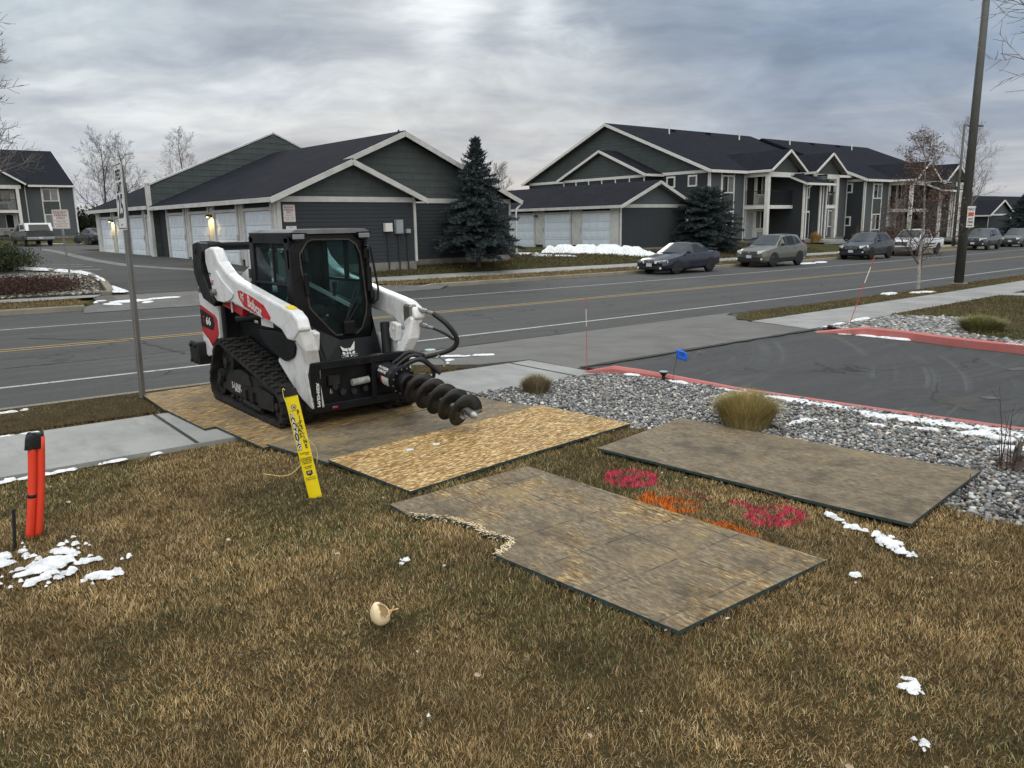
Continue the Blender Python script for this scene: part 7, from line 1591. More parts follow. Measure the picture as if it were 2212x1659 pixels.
for sg in (-1, 1):
    a = MB(); a.prism(armtop+armlow, yz(sg*.67, sg*.55), 0, 1)
    arm = a.build('lift_arm', M_wht, L_, bevel=.022)
    # lower leg of the arm sweeping forward and inward
    lg = MB(); st = [((-1.16, 1.03), .67, .18), ((-1.27, .93), .655, .17), ((-1.28, .80), .61, .13), ((-1.22, .66), .565, .11), ((-1.16, .50), .545, .11), ((-1.14, .34), .54, .12), ((-1.14, .17), .54, .12)]
    vs = []
    for (c, xo, hw) in st:
        i = st.index((c, xo, hw)); a_ = st[max(0, i-1)][0]; b_ = st[min(len(st)-1, i+1)][0]; t = Vector((b_[0]-a_[0], b_[1]-a_[1])).normalized(); nr = Vector((t.y, -t.x))
        for (sx, sn) in ((0, -1), (0, 1), (1, 1), (1, -1)): vs.append((sg*(xo-.13*sx), c[0]+nr.x*hw*.5*sn, c[1]+nr.y*hw*.5*sn))
    lg.add(vs, [[4*i+j, 4*(i+1)+j, 4*(i+1)+(j+1) % 4, 4*i+(j+1) % 4] for i in range(len(st)-1) for j in range(4)]+[[0, 1, 2, 3], [4*len(st)-4+j for j in range(4)]])
    lg.build('arm_leg', M_wht, arm, bevel=.02)
    sp = MB(); sp.prism(rpoly([(-.55, .60), (-.80, .80), (-1.18, .86), (-1.22, .55), (-1.30, .22), (-1.05, .30), (-.80, .44)], .03), yz(sg*.56, sg*.44), 0, 1); sp.build('front_side_plate', M_wht, L_, bevel=.01)
    ea = MB(); ea.prism(rpoly([(-1.24, .93), (-1.12, .95), (-1.05, .80), (-1.2, .75)], .02), yz(sg*.47, sg*.41), 0, 1); ea.cyl((sg*.475, -1.17, .88), (sg*.40, -1.17, .88), .018, 8); ea.build('cylinder_ear', M_wht, L_, bevel=.006)
    # rear link (black) and lift cylinder
    lk = MB(); lk.prism([(1.369, 1.734), (1.20, 1.755), (1.10, 1.74), (1.045, 1.653), (1.095, 1.521), (1.095, 1.389), (.97, 1.244), (.76, 1.107), (.80, 1.05), (1.16, 1.12), (1.326, 1.283), (1.41, 1.405), (1.40, 1.55)], yz(sg*.70, sg*.60), 0, 1); lk.cyl((sg*.71, 1.28, 1.66), (sg*.58, 1.28, 1.66), .045, 14); lk.build('rear_link', M_mblk, L_, bevel=.015)
    cy = MB(); cy.cyl((sg*.50, .62, .92), (sg*.50, -.25, 1.02), .045, 14); cy.build('lift_cylinder', M_mblk, L_)
    tc = MB(); tc.cyl((sg*.40, -1.02, .93), (sg*.335, -1.16, .52), .047, 14); tc.build('tilt_cylinder', M_mblk, L_); tc = MB(); tc.cyl((sg*.335, -1.16, .52), (sg*.32, -1.20, .33), .022, 10); tc.build('tilt_rod', M_steel, L_)
    if sg < 0:
        pl = MB(); pl.prism(rpoly([(.70, 1.46), (.50, 1.345), (.209, 1.231), (.244, 1.185), (.358, 1.142), (.519, 1.123), (.72, 1.12), (.86, 1.20)], .03), yz(-.685, -.67), 0, 1); p2 = pl.build('pivot_plate', M_wht, arm, bevel=.004)
        pv = MB(); pv.cyl((-.67, .738, 1.215), (-.735, .738, 1.215), .036, 14); pv.cyl((-.735, .738, 1.215), (-.745, .738, 1.215), .018, 8); pv.build('pivot_pin', M_steel, arm)
        bd = MB(); bd.prism([(.099, 1.262), (.03, 1.272), (-.30, 1.222), (-.585, 1.160), (-.737, 1.052), (-.70, 1.022), (-.40, 1.055), (-.052, 1.112), (.073, 1.187)], yz(-.6735, -.669), 0, 1); bg_ = bd.build('badge', M_mred, arm)
        sk = Matrix(((0, 0, -1, -.6745), (-1, 0, 0, -.34), (-.27, 1, 0, 1.128), (0, 0, 0, 1)))
        tx = MB(); text(tx, 'Bobcat', sk, (.125, .150), .001, .03)
        tx.build('badge_lettering', M_wst, bg_); tx = MB(); M2 = Matrix(((0, 0, -1, -.6745), (-1, 0, 0, -.02), (-.2, 1, 0, 1.205), (0, 0, 0, 1))); cat_head(tx, M2, .085); tx.build('cat_emblem', M_wst, bg_)
        st_ = MB(); st_.box((-.612, -1.10, 1.173), (.08, .11, .004), Matrix.Rotation(R(11), 3, 'X')); st_.build('yellow_sticker', M_yst, arm)
        st_ = MB(); st_.box((-.672, .86, 1.325), (.003, .10, .03)); st_.build('sticker', M_mred, arm)
        tx = MB(); text(tx, 'AUTOMATIC', Matrix(((0, 0, -1, -.675), (-1, 0, 0, .86), (0, 1, 0, 1.325), (0, 0, 0, 1))), (.018, .022), .001); tx.build('sticker_lettering', M_wst, arm)
        tx = MB(); text(tx, 'Ride Control', Matrix(((0, 0, -1, -.672), (-1, 0, 0, .86), (0, 1, 0, 1.296), (0, 0, 0, 1))), (.026, .038), .001, .02); text(tx, 'Bobcat', Matrix(((0, 0, -1, -.672), (-1, 0, 0, .93), (0, 1, 0, 1.41), (0, 0, 0, 1))), (.028, .034), .001, .03); text(tx, 'of the northwest', Matrix(((0, 0, -1, -.672), (-1, 0, 0, .93), (0, 1, 0, 1.385), (0, 0, 0, 1))), (.011, .014), .001); tx.build('arm_lettering', M_ink, arm)
        st_ = MB(); st_.box((-.672, .80, 1.245), (.003, .05, .045)); st_.build('warning_sticker', M_yst, arm)
        rs_ = MB(); rs_.prism([(.874, 1.095), (.60, 1.115), (.257, 1.05), (.285, .975), (.60, 1.02), (.88, 1.05)], yz(-.58, -.50), 0, 1); rs_.build('red_guard', M_mred, L_, bevel=.004)
        lt = MB(); lt.box((-.60, .52, 1.06), (.012, .03, .12), bev=.004); lt.build('latch', M_wht, L_)
        pod = MB(); pod.prism(rpoly([(-.15, .88), (-.55, .90), (-.90, .90), (-1.05, .80), (-1.0, .69), (-.80, .62), (-.62, .65), (-.30, .74)], .05), yz(-.585, -.40), 0, 1); pod.build('side_cover', M_mblk, L_, bevel=.012)
        dc = MB(); dc.box((-.588, -.42, .965), (.004, .30, .07)); dc.build('decal', M_wst, L_)
        tx = MB(); text(tx, '2 SPEED', Matrix(((0, 0, -1, -.592), (-1, 0, 0, -.14), (0, 1, 0, .955), (0, 0, 0, 1))), (.03, .035), .001, .02); tx.build('decal_lettering', M_wst, L_)
tb = MB(); tb.smooth = True; tb.tube([(-.66, 1.20, 1.70), (-.45, 1.20, 1.70), (-.44, 1.2, 1.70), (.44, 1.2, 1.70), (.45, 1.2, 1.7), (.66, 1.2, 1.7)], [.062, .062, .05, .05, .062, .062], 18); tb.build('cross_tube', M_mblk, L_)
# ---- cab
CX0, CX1, CF, CB = -.425, .425, -.70, .33
def cabshell(mb):
    r = .055
    # corner posts
    for sx in (CX0, CX1):
        s_ = 1 if sx > 0 else -1
        mb.prism(rpoly([(sx, CF), (sx, CF+.12), (sx-s_*.055, CF+.12), (sx-s_*.06, CF)], .012), lambda a, b, t: (a, b+t*0, .66+t*1.14), 0, 1)
        mb.prism([(CF+.115, 1.0), (CF+.115, 1.10), (CB-.08, 1.10), (CB-.08, 1.0)], yz(sx, sx-s_*.05), 0, 1)
        mb.box((sx-s_*.03, CB-.05, 1.40), (.06, .12, .82)); mb.box((sx-s_*.03, (CF+CB)/2, 1.79), (.06, CB-CF-.02, .10)); mb.box((sx-s_*.03, (CF+CB)/2, 1.335), (.055, CB-CF-.04, .03))
        mb.box((sx-s_*.03, (CF+CB)/2-.08, 1.54), (.05, .035, .42)); mb.box((sx-s_*.03, (CF+CB)/2, 1.075), (.06, CB-CF-.04, .06))
    for x in (-.30, .30): mb.box((x, CB-.02, 1.45), (.24 if False else .16, .05, .75))
    mb.box((0, CB-.02, 1.76), (.8, .06, .14)); mb.box((0, CB-.02, 1.10), (.8, .06, .22)); mb.box((0, CF+.05, 1.80), (.84, .1, .08))
cab = addp('cab', M_mblk, cabshell, bevel=.012)
sp = MB(); sp.prism(rpoly([(CF+.12, 1.07), (CB-.10, 1.07), (CB-.10, .86), (CF+.12, .80)], .02), yz(CX0, CX0+.04), 0, 1); sp.prism([(CF+.12, 1.07), (CB-.10, 1.07), (CB-.10, .86), (CF+.12, .80)], yz(CX1, CX1-.04), 0, 1); sp.build('lower_side', M_mblk, cab, each=True)
rf = MB(); rf.prism(rpoly([(CX0+.03, 1.83), (CX0+.0, 1.845), (CX0+.06, 1.875), (CX1-.06, 1.875), (CX1-.0, 1.845), (CX1-.03, 1.83)], .01), lambda a, b, t: (a, CF-.06+(CB-CF+.08)*t, b+(.012*(1-t))*0), 0, 1)
rf.build('cab_roof', mat('roof_top_grey', (.16, .165, .17), .5, var=.3, dirt=.5, dcol=(.05, .05, .05)), cab, bevel=.012)
bz = MB()   # front bezel with the big opening
DG = [(-.255, 1.765), (-.20, 1.785), (.20, 1.780), (.284, 1.728), (.327, 1.628), (.352, 1.38), (.372, 1.111), (.356, .999), (.302, .856), (.236, .806), (.002, .807), (-.065, .87), (-.27, 1.107), (-.288, 1.248), (-.335, 1.506), (-.342, 1.642)]
DO = [(-.33, 1.83), (-.20, 1.845), (.22, 1.845), (.37, 1.82), (.42, 1.66), (.425, 1.38), (.425, 1.10), (.425, .96), (.40, .80), (.32, .70), (-.02, .68), (-.16, .78), (-.42, 1.02), (-.42, 1.22), (-.425, 1.50), (-.425, 1.68)]
n = len(DG); vs = [(a, CF-.02, b) for a, b in DO]+[(a, CF-.03, b) for a, b in DG]+[(a, CF+.05, b) for a, b in DG]+[(a, CF+.05, b) for a, b in DO]
bz.add(vs, [[i, (i+1) % n, n+(i+1) % n, n+i] for i in range(n)]+[[n+i, n+(i+1) % n, 2*n+(i+1) % n, 2*n+i] for i in range(n)]+[[i, (i+1) % n, 3*n+(i+1) % n, 3*n+i] for i in range(n)])
door = bz.build('front_door', M_mblk, L_, bevel=.004)
gl_ = MB(); gl_.add([(a, CF-.004, b) for a, b in DG], [list(range(n))]); gl_.build('door_glass', M_tint, door)
rm = MB(); vs = [(a, CF-.034, b) for a, b in DG]+[(.0165+(a-.0165)*.955, CF-.034, 1.3+(b-1.3)*.965) for a, b in DG]; rm.add(vs, [[i, (i+1) % n, n+(i+1) % n, n+i] for i in range(n)]); rm.build('glass_seal', mat('rusty_seal', (.045, .036, .028), .7, var=.5, vs_=8), door)
for sx in (CX0, CX1):
    s_ = 1 if sx > 0 else -1
    gw = MB(); gw.prism([(CF+.12, 1.09), (CB-.11, 1.09), (CB-.11, 1.74), (CF+.12, 1.74)], yz(sx-s_*.02, sx-s_*.016), 0, 1); gw.build('side_glass', M_tint, cab)
g_ = MB()
for z in np.arange(1.20, 1.70, .045): g_.box((.02, CB-.02, z), (.34, .008, .007))
for x in np.arange(-.14, .19, .045): g_.box((x, CB-.02, 1.45), (.007, .008, .5))
g_.build('rear_grille', M_mblk, cab)
hl = MB(); hl.prism(rpoly([(CX0-.02, 1.845), (CX0+.17, 1.84), (CX0+.14, 1.775), (CX0+.05, 1.755)], .01), lambda a, b, t: (a, CF-.07+.11*t, b), 0, 1); hl.prism(rpoly([(CX1+.02, 1.845), (CX1-.16, 1.84), (CX1-.12, 1.775), (CX1-.04, 1.755)], .01), lambda a, b, t: (a, CF-.07+.11*t, b), 0, 1); h_ = hl.build('headlight_housing', M_mblk, cab, bevel=.005, each=True)
for x in (CX0+.075, CX1-.07):
    q = MB(); q.box((x, CF-.074, 1.805), (.12, .012, .045), bev=.004); q.build('headlight', mat('lens_grey', (.20, .22, .23), .15, dirt=.4) if 'lens_grey' not in MATS else MATS['lens_grey'], cab)
hd = MB(); hd.box((-.285, CF-.05, 1.34), (.045, .03, .22), Matrix.Rotation(R(-4), 3, 'Y'), bev=.01); hd.cyl((-.295, CF-.07, 1.43), (-.295, CF-.05, 1.43), .008, 8); hd.build('door_handle', M_mblk, door)
wp = MB(); wp.box((.14, CF-.05, .88), (.13, .05, .14), bev=.012); wp.build('wiper_motor', M_mblk, door); wp = MB(); wp.bar((.10, CF-.06, .955), (.27, CF-.045, 1.25), .012, .012); wp.bar((.12, CF-.065, .945), (.31, CF-.05, 1.18), .006, .01); wp.bar((.10, CF-.06, .955), (.24, CF-.045, 1.30), .004, .01); wp.build('wiper', M_blk, door)
gb = MB(); gb.smooth = True; gb.tube([(.34, CF-.03, 1.70), (.37, CF-.09, 1.70), (.405, CF-.10, 1.685), (.44, CF-.10, 1.45), (.47, CF-.10, 1.26), (.455, CF-.10, 1.15), (.43, CF-.09, 1.13), (.40, CF-.03, 1.135)], .011, 8); gb.build('grab_bar', M_mblk, door)
bx = MB(); bx.box((.385, CF-.04, 1.62), (.06, .05, .11), bev=.01); bx.box((.40, CF-.045, 1.36), (.05, .05, .26), bev=.012); bx.box((.425, CF-.05, 1.20), (.05, .05, .1), bev=.01); bx.bar((.37, CF-.05, 1.75), (.43, CF-.05, 1.10), .018, .03); bx.build('door_hinge', M_mblk, door)
bl = MB()
for x, z in ((-.36, .95), (-.04, 1.0*.72), (-.22, .80)): bl.cyl((x, CF-.03, z), (x, CF-.04, z), .012, 8)
bl.build('bolt', M_steel, door)
# inside the cab
se = MB(); se.box((0, .02, 1.0), (.42, .40, .14), bev=.05); se.box((0, .20, 1.28), (.40, .12, .52), Matrix.Rotation(R(-8), 3, 'X'), bev=.05); se.box((0, .24, 1.58), (.24, .08, .14), bev=.03); se.build('seat', M_seat, cab)
for x in (-.26, .26): js = MB(); js.box((x, -.05, 1.10), (.09, .36, .07), bev=.02); js.cyl((x, -.2, 1.12), (x*.97, -.24, 1.25), .015, 8); js.ball((x*.97, -.245, 1.28), (.028, .028, .045)); js.build('joystick', M_seat, cab)
wt = MB(); wt.add([(-.30, .16, 1.64), (-.22, .10, 1.70), (-.12, .12, 1.52), (-.10, .14, 1.36), (-.19, .10, 1.34), (-.26, .13, 1.48)], [[0, 1, 2, 5], [5, 2, 3, 4]]); wt.build('paper_bag', M_trimw, cab)
sb_ = MB(); sb_.bar((.10, .1, 1.30), (.36, -.40, 1.06), .05, .03); sb_.bar((-.10, .1, 1.2), (-.36, -.35, 1.06), .04, .03); sb_.build('lap_bar', M_wst, cab)
# front fascia below the door
fc = MB(); fc.add([(-.42, CF-.02, 1.02), (.425, CF-.02, .98), (.40, -1.0, .42), (-.40, -1.0, .42), (-.16, -.80, .86), (-.02, -.86, .78), (.32, -.86, .785), (.40, -.80, .88)], [[0, 4, 3], [4, 5, 3], [5, 6, 2, 3], [6, 7, 2], [7, 1, 2]])
fc.add([(-.40, -1.0, .42), (.40, -1.0, .42), (.40, -.95, .20), (-.40, -.95, .20)], [[0, 1, 2, 3]]); fc.add([(-.42, CF-.02, 1.02), (-.40, -1.0, .42), (-.40, -.6, .42), (-.42, -.5, 1.02)], [[0, 1, 2, 3]]); fc.add([(.425, CF-.02, .98), (.40, -1.0, .42), (.40, -.6, .42), (.42, -.5, 1.02)], [[0, 1, 2, 3]])
fc_ = fc.build('front_fascia', M_mblk, L_); ct = MB()
fx_ = Vector((1, 0, 0)); fu = Vector((0, .27, .27)).normalized(); M2 = frame((0, 0, 0), (1, 0, 0), Vector((0, .14, .36))); M2.translation = Vector((.03, -.918, .648))+M2.to_3x3() @ Vector((0, 0, .012)); cat_head(ct, M2, .135); ct.build('cat_emblem', M_wst, fc_)
# muffler / handle bits beside the cab, rear mirror side
mf = MB(); mf.smooth = True; mf.tube([(.0, 1.0, 1.2), (-.12, .98, 1.50), (-.12, 1.0, 1.62)], [.055, .05, .04], 12); mf.build('exhaust_stack', mat('stack_grey', (.05, .055, .06), .5), L_)
fb = MB(); fb.prism(rpoly([(.50, 1.24), (.30, 1.40), (.26, 1.52), (.36, 1.50), (.75, 1.36), (.8, 1.24)], .02), yz(-.42, -.34), 0, 1); fb.build('fuel_cover', M_wht, L_, bevel=.01); fb = MB(); fb.box((-.425, .36, 1.42), (.012, .08, .10), bev=.004); fb.build('decal', M_ink, L_); 
# right arm couplers + hoses
cp_ = MB(); cp_.box((.575, -1.24, 1.02), (.09, .15, .20), bev=.02); cp_.build('coupler_block', M_steel, L_)
for z in (1.08, .93): q = MB(); q.cyl((.60, -1.26, z), (.66, -1.42, z-.03), .024, 10); q.cyl((.66, -1.42, z-.03), (.69, -1.48, z-.045), .017, 10); q.build('coupler', M_steel, L_)
def cr3(P, k=7):
    P = [Vector(p) for p in P]; o = []
    for i in range(len(P)-1):
        p0, p1, p2, p3 = P[max(i-1, 0)], P[i], P[i+1], P[min(i+2, len(P)-1)]
        for j in range(k): t = j/k; o.append(.5*((2*p1)+(p2-p0)*t+(2*p0-5*p1+4*p2-p3)*t*t+(3*p1-p0-3*p2+p3)*t**3))
    return o+[P[-1]]
def hose(pts, r, nm='hose', parent=L_, m_=None):
    q = MB(); q.smooth = True; q.tube(cr3(pts), r, 10); return q.build(nm, m_ or M_blk, parent)
hose([(.69, -1.48, 1.035), (.78, -1.58, .93), (.86, -1.62, .80), (.86, -1.60, .70), (.78, -1.52, .64), (.60, -1.42, .60)], .026); hose([(.69, -1.48, .885), (.76, -1.55, .84), (.84, -1.62, .77)], .014)
hose([(.60, -1.42, .62), (.45, -1.38, .66), (.36, -1.34, .60), (.30, -1.3, .55)], .022); hose([(.32, -1.42, .52), (.48, -1.50, .60), (.62, -1.52, .52), (.70, -1.56, .44)], .024); hose([(.28, -1.40, .54), (.44, -1.46, .64), (.60, -1.48, .56), (.66, -1.50, .42), (.6, -1.45, .34)], .018)
hose([(.70, -1.52, .62), (.76, -1.56, .55), (.74, -1.56, .50)], .010, m_=M_steel)
# ---- attachment frame
A_ = MB()
A_.box((-.02, -1.27, .625), (1.04, .07, .075)); A_.box((-.02, -1.24, .215), (1.04, .09, .08)); A_.box((-.505, -1.27, .42), (.075, .08, .48)); A_.box((.47, -1.27, .42), (.06, .08, .46)); A_.box((0, -1.20, .42), (.95, .02, .36)); A_.box((.10, -1.27, .42), (.05, .06, .36))
A_.prism([(-1.30, .66), (-1.20, .66), (-1.10, .18), (-1.26, .18)], yz(-.55, -.53), 0, 1)
af = A_.build('mounting_frame', M_mblk, L_, bevel=.008)
q = MB(); q.cyl((-.12, -1.25, .415), (.06, -1.25, .425), .034, 14); q.build('hydraulic_barrel', mat('worn_barrel', (.30, .30, .28), .5, var=.2, dirt=.7, dcol=(.06, .05, .045), ds=16, chips=.9), af)
q = MB()
for x, z in ((-.30, .40), (-.22, .34), (-.10, .33), (.02, .34)): q.cyl((x, -1.225, z), (x, -1.26, z), .03, 12)
q.box((-.30, -1.23, .46), (.12, .04, .10), bev=.01); q.box((.12, -1.25, .47), (.09, .06, .10), bev=.008); q.build('valve_parts', M_mblk2, af, each=True)
q = MB(); q.box((-.505, -1.312, .36), (.045, .002, .26)); q.build('frame_decal', M_mblk, af); tx = MB(); text(tx, 'PREMIER', Matrix(((0, 1, 0, -.505), (0, 0, -1, -1.3140), (1, 0, 0, .36), (0, 0, 0, 1))), (.062, .04), .001, .03); tx.build('frame_lettering', M_wst, af)
q = MB(); q.box((-.33, -1.292, .215), (.055, .002, .022)); q.build('flag_decal', M_mred, af); q = MB(); q.box((-.345, -1.294, .220), (.022, .002, .012)); q.build('flag_canton', M_blueink, af)
# ---- auger drive and auger
P0 = Vector((.228, -1.20, .489)); T = Vector((.43, -2.56, .215)); ax = (T-P0).normalized(); LT = (T-P0).length
q = MB(); q.bar(P0+Vector((0, .0, .16)), P0+Vector((0, .0, -.02)), .14, .12, (0, 1, 0)); q.bar((-.05, -1.27, .645), (.12, -1.25, .60), .09, .05); q.cyl(P0+Vector((-.10, 0, .10)), P0+Vector((.16, 0, .10)), .03, 10); q.build('auger_bracket', M_mblk, L_, bevel=.01)
q = MB(); q.smooth = True; q.lathe([(0, -.05), (.10, -.05), (.113, -.03), (.115, .30), (.115, .31)], P0, ax, 28); dv_ = q.build('auger_drive', mat('drive_gloss', (.012, .016, .022), .22, coat=.4, dirt=.2), L_)
q = MB(); q.lathe([(.115, .305), (.143, .305), (.143, .345), (.132, .35), (.092, .352), (.092, .41), (.080, .44), (.045, .442)], P0, ax, 28); x1 = ax.orthogonal().normalized(); y1 = ax.cross(x1)
q.build('drive_flange', M_mblk, dv_)
q = MB()
for k in range(12): a = k*PI/6; c = P0+ax*.345+(x1*math.cos(a)+y1*math.sin(a))*.125; q.cyl(c, c+ax*.016, .009, 6)
q.build('flange_bolt', M_steel, dv_)
sv = Vector((-.75, -.35, .55)); sv = (sv-ax*sv.dot(ax)).normalized(); su = ax.cross(sv)
def onc(h, an, r=.1165): return P0+ax*h+(sv*math.cos(an)+su*math.sin(an))*r
def patch_(mb, h0, h1, a0, a1, r=.1165, k=5):
    vs = [onc(h, a0+(a1-a0)*j/k, r) for h in (h0, h1) for j in range(k+1)]; mb.add(vs, [[j, j+1, k+1+j+1, k+1+j] for j in range(k)])
vd = Vector((-.72, -.30, -.25)); vd = (vd-ax*vd.dot(ax)).normalized(); va = math.atan2(vd.dot(su), vd.dot(sv))
q = MB(); patch_(q, .16, .265, va-.35, va+.55); q.build('white_decal', M_wst, dv_); q = MB(); patch_(q, .14, .16, va-.35, va+.55, .1168); q.build('red_decal', M_mred, dv_)
q = MB(); patch_(q, .02, .06, va-1.3, va-.4, .1168); q.build('silver_decal', M_steel, dv_)
an = va-.85; c = onc(.15, an, .118); ny = (c-(P0+ax*.15)).normalized(); Mx = Matrix((ax, ny.cross(ax)*1, ny)).transposed().to_4x4(); Mx.translation = c
tx = MB(); text(tx, 'AUGER', Mx @ Matrix.Translation((0, .018, 0)), (.045, .035), .001, .03); text(tx, 'DRIVE', Mx @ Matrix.Translation((0, -.018, 0)), (.045, .035), .001, .03); tx.build('drive_lettering', M_wst, dv_)
q = MB(); q.smooth = True; q.lathe([(.030, .43), (.030, .58), (.034, .58), (.034, .50)], P0, ax, 16); q.cyl(P0+ax*.44, P0+ax*(LT-.08), .029, 16); q.build('auger_shaft', M_steel, L_)
fl = MB(); fl.smooth = True; n = 5*28; pitch = .155; s0 = .50; vs = []
for i in range(n+1):
    a = -2*PI*i/28+2.4; h = s0+pitch*i/28; R_ = .163*min(1, .45+i/7.) if i < 5 else .163
    e_ = x1*math.cos(a)+y1*math.sin(a); 
    for r, o_ in ((.028, -.004), (R_, -.004), (R_, .004), (.028, .004)): vs.append(P0+ax*(h+o_)+e_*r)
fl.add(vs, [[4*i+j, 4*(i+1)+j, 4*(i+1)+(j+1) % 4, 4*i+(j+1) % 4] for i in range(n) for j in range(4)]+[[0, 1, 2, 3], [4*n+j for j in range(4)]])
fl.build('auger_flight', M_aug, L_, fix=True)
tp_ = P0+ax*(s0+pitch*5)
a_end = -2*PI*5+2.4
for k, a in enumerate((a_end, a_end+PI)):
    e_ = x1*math.cos(a)+y1*math.sin(a); t_ = ax.cross(e_)
    q = MB(); q.bar(tp_+e_*.045, tp_+e_*.155, .07, .016, ax); q.build('cutting_blade', M_aug, L_)
    q = MB()
    for r in (.065, .11): c = tp_+e_*r; q.bar(c-t_*.0+ax*.0, c+ax*.055+t_*(.012), .032, .014, t_, bev=.003)
    q.build('tooth', M_steel, L_); q = MB()
    for r in (.065, .11): c = tp_+e_*r; q.cyl(c-t_*.012+ax*.01, c-t_*.022+ax*.01, .010, 8)
    q.build('tooth_bolt', M_steel, L_)
q = MB(); q.smooth = True; q.lathe([(.036, -.10), (.040, -.02), (.034, .04), (.04, .055), (.03, .085), (.006, .115), (0, .116)], tp_, ax, 14); q.build('pilot_bit', mat('bit_steel', (.30, .30, .29), .3, metal=.7), L_)
# ------------------------------------------------------------ vehicles (own frame: front at -x, wheels on z = 0)
M_tyre = mat('tyre', (.012, .012, .012), .85); M_rimb = mat('rim_black', (.02, .02, .022), .4, metal=.5); M_rims = mat('rim_silver', (.30, .30, .31), .35, metal=.7)
M_cglass = mat('car_glass', (.006, .008, .009), .08, var=.3, vs_=1.5, spec=.45); M_wsg = mat('windshield_glass', (.022, .030, .034), .10, var=.5, vs_=1.6, spec=.6)
M_lens = mat('lamp_lens', (.78, .80, .80), .12, spec=.8, coat=.5); M_amber = mat('amber_lens', (.55, .10, .03), .3); M_tail = mat('tail_lens', (.25, .012, .015), .2); M_chrome = mat('chrome', (.45, .46, .47), .18, metal=.85)
M_plate = mat('licence_plate', (.50, .53, .58), .5); M_plast = mat('dark_trim', (.018, .018, .02), .6)
def paint(nm, c, rough=.25): return mat(nm, c, rough, var=.05, dirt=.25, dcol=tuple(x*.6+.04 for x in c), ds=2, coat=.7)
def car(loc, rz, label, P, body, rims, group='vehicles parked along the far kerb', cat='car', name='parked_car'):
    e = empty(name, loc, rz, label, cat, group); st = P['st']; W2 = P['W']/2
    xs = sorted(set([s_[0] for s_ in st]+list(np.linspace(st[0][0], st[-1][0], 46)))); A = np.array(st); 
    def S(x): return [float(np.interp(x, A[:, 0], A[:, k])) for k in range(1, 6)]
    def sec(x):
        zl_, zbt, zt, hb, ht = S(x)
        return [(0, zl_), (hb*.84, zl_), (hb*.985, zl_+.10), (hb*1.01, zl_+(zbt-zl_)*.45), (hb*1.0, zbt-.10), (hb*.955, zbt), (ht+.02, zt-.07), (ht*.93, zt-.015), (ht*.6, zt+.008), (0, zt+.015)]
    def side_y(x, z):
        s_ = sec(x)
        for (y0, z0), (y1, z1) in zip(s_[2:8], s_[3:9]):
            if min(z0, z1)-1e-6 <= z <= max(z0, z1)+1e-6 and abs(z1-z0) > 1e-5: return y0+(y1-y0)*(z-z0)/(z1-z0)
        return s_[7][0]
    mb = MB(); mb.smooth = True; k = 10; ring_ = 2*k-2; vs = []
    for x in xs:
        s_ = sec(x); full = s_+[(-y, z) for y, z in s_[-2:0:-1]]; vs += [(x, y, z) for y, z in full]
    n = len(xs); mb.add(vs, [[i*ring_+j, (i+1)*ring_+j, (i+1)*ring_+(j+1) % ring_, i*ring_+(j+1) % ring_] for i in range(n-1) for j in range(ring_)]+[list(range(ring_)), [(n-1)*ring_+j for j in range(ring_)]])
    bo = mb.build('body', body, e); es = bo.modifiers.new('e', 'EDGE_SPLIT'); es.split_angle = R(34)
    lw = MB()
    def sidep(mb, poly, off=.008, both=True):
        for sg in (-1, 1): mb.add([(x, sg*(side_y(x, z)+off), z) for x, z in poly], [list(range(len(poly)))])
    # lower trim, sills, arches
    r = P['wr']
    for xw in P['wx']:
        pts = [(xw+r*1.22*math.cos(PI*i/14), r*.98+r*1.22*math.sin(PI*i/14)*(1 if True else 0)) for i in range(15)]
        pts = [(x, min(z, S(x)[1]-.12)) for x, z in pts]; low = S(xw)[0]-.02
        for sg in (-1, 1): lw.add([(x, sg*(side_y(x, max(z, S(x)[0]+.11))+.012), z) for x, z in [(pts[-1][0], low)]+pts[::-1]+[(pts[0][0], low)]], [list(range(17))])
    lw.build('wheel_arch', M_plast, e, each=True)
    if P.get('clad'):
        c = MB(); xa, xb = P['wx']; sidep(c, [(xa+r*1.2, S(0)[0]+.11), (xb-r*1.2, S(0)[0]+.11), (xb-r*1.2, S(0)[0]+.24), (xa+r*1.2, S(0)[0]+.24)], .014); c.build('sill_cladding', M_plast, e)
    # wheels
    for xw in P['wx']:
        for sg in (-1, 1):
            q = MB(); q.smooth = True; yc = sg*(W2-.12); q.lathe([(r*.62, -.105), (r*.93, -.105), (r, -.08), (r, .08), (r*.93, .105), (r*.62, .105)], (xw, yc, r), (0, sg, 0), 28); w_ = q.build('wheel', M_tyre, e)
            q = MB(); q.lathe([(r*.64, .09), (r*.60, .10), (r*.56, .06), (0, .055)], (xw, yc, r), (0, sg, 0), 24)
            for j in range(P.get('sp', 5)*2): a = 2*PI*(j//2)/P.get('sp', 5)+(.14 if j % 2 else -.14); q.bar((xw+r*.12*math.cos(a), yc+sg*.095, r+r*.12*math.sin(a)), (xw+r*.60*math.cos(a), yc+sg*.102, r+r*.60*math.sin(a)), .035, .02, (0, sg, 0))
            q.cyl((xw, yc+sg*.06, r), (xw, yc+sg*.108, r), r*.15, 10); q.build('rim', rims, w_)
            q = MB(); q.lathe([(r*.555, .062), (0, .062)], (xw, yc, r), (0, sg, 0), 20); q.build('wheel_disc', M_dark, w_)
    # glass
    g = MB(); 
    for poly in P['side']: sidep(g, poly, .009)
    g.build('side_window', M_cglass, e, each=True)
    x0, z0, x1, z1 = P['ws']; q = MB(); q.smooth = True; m_ = 8; vs = []
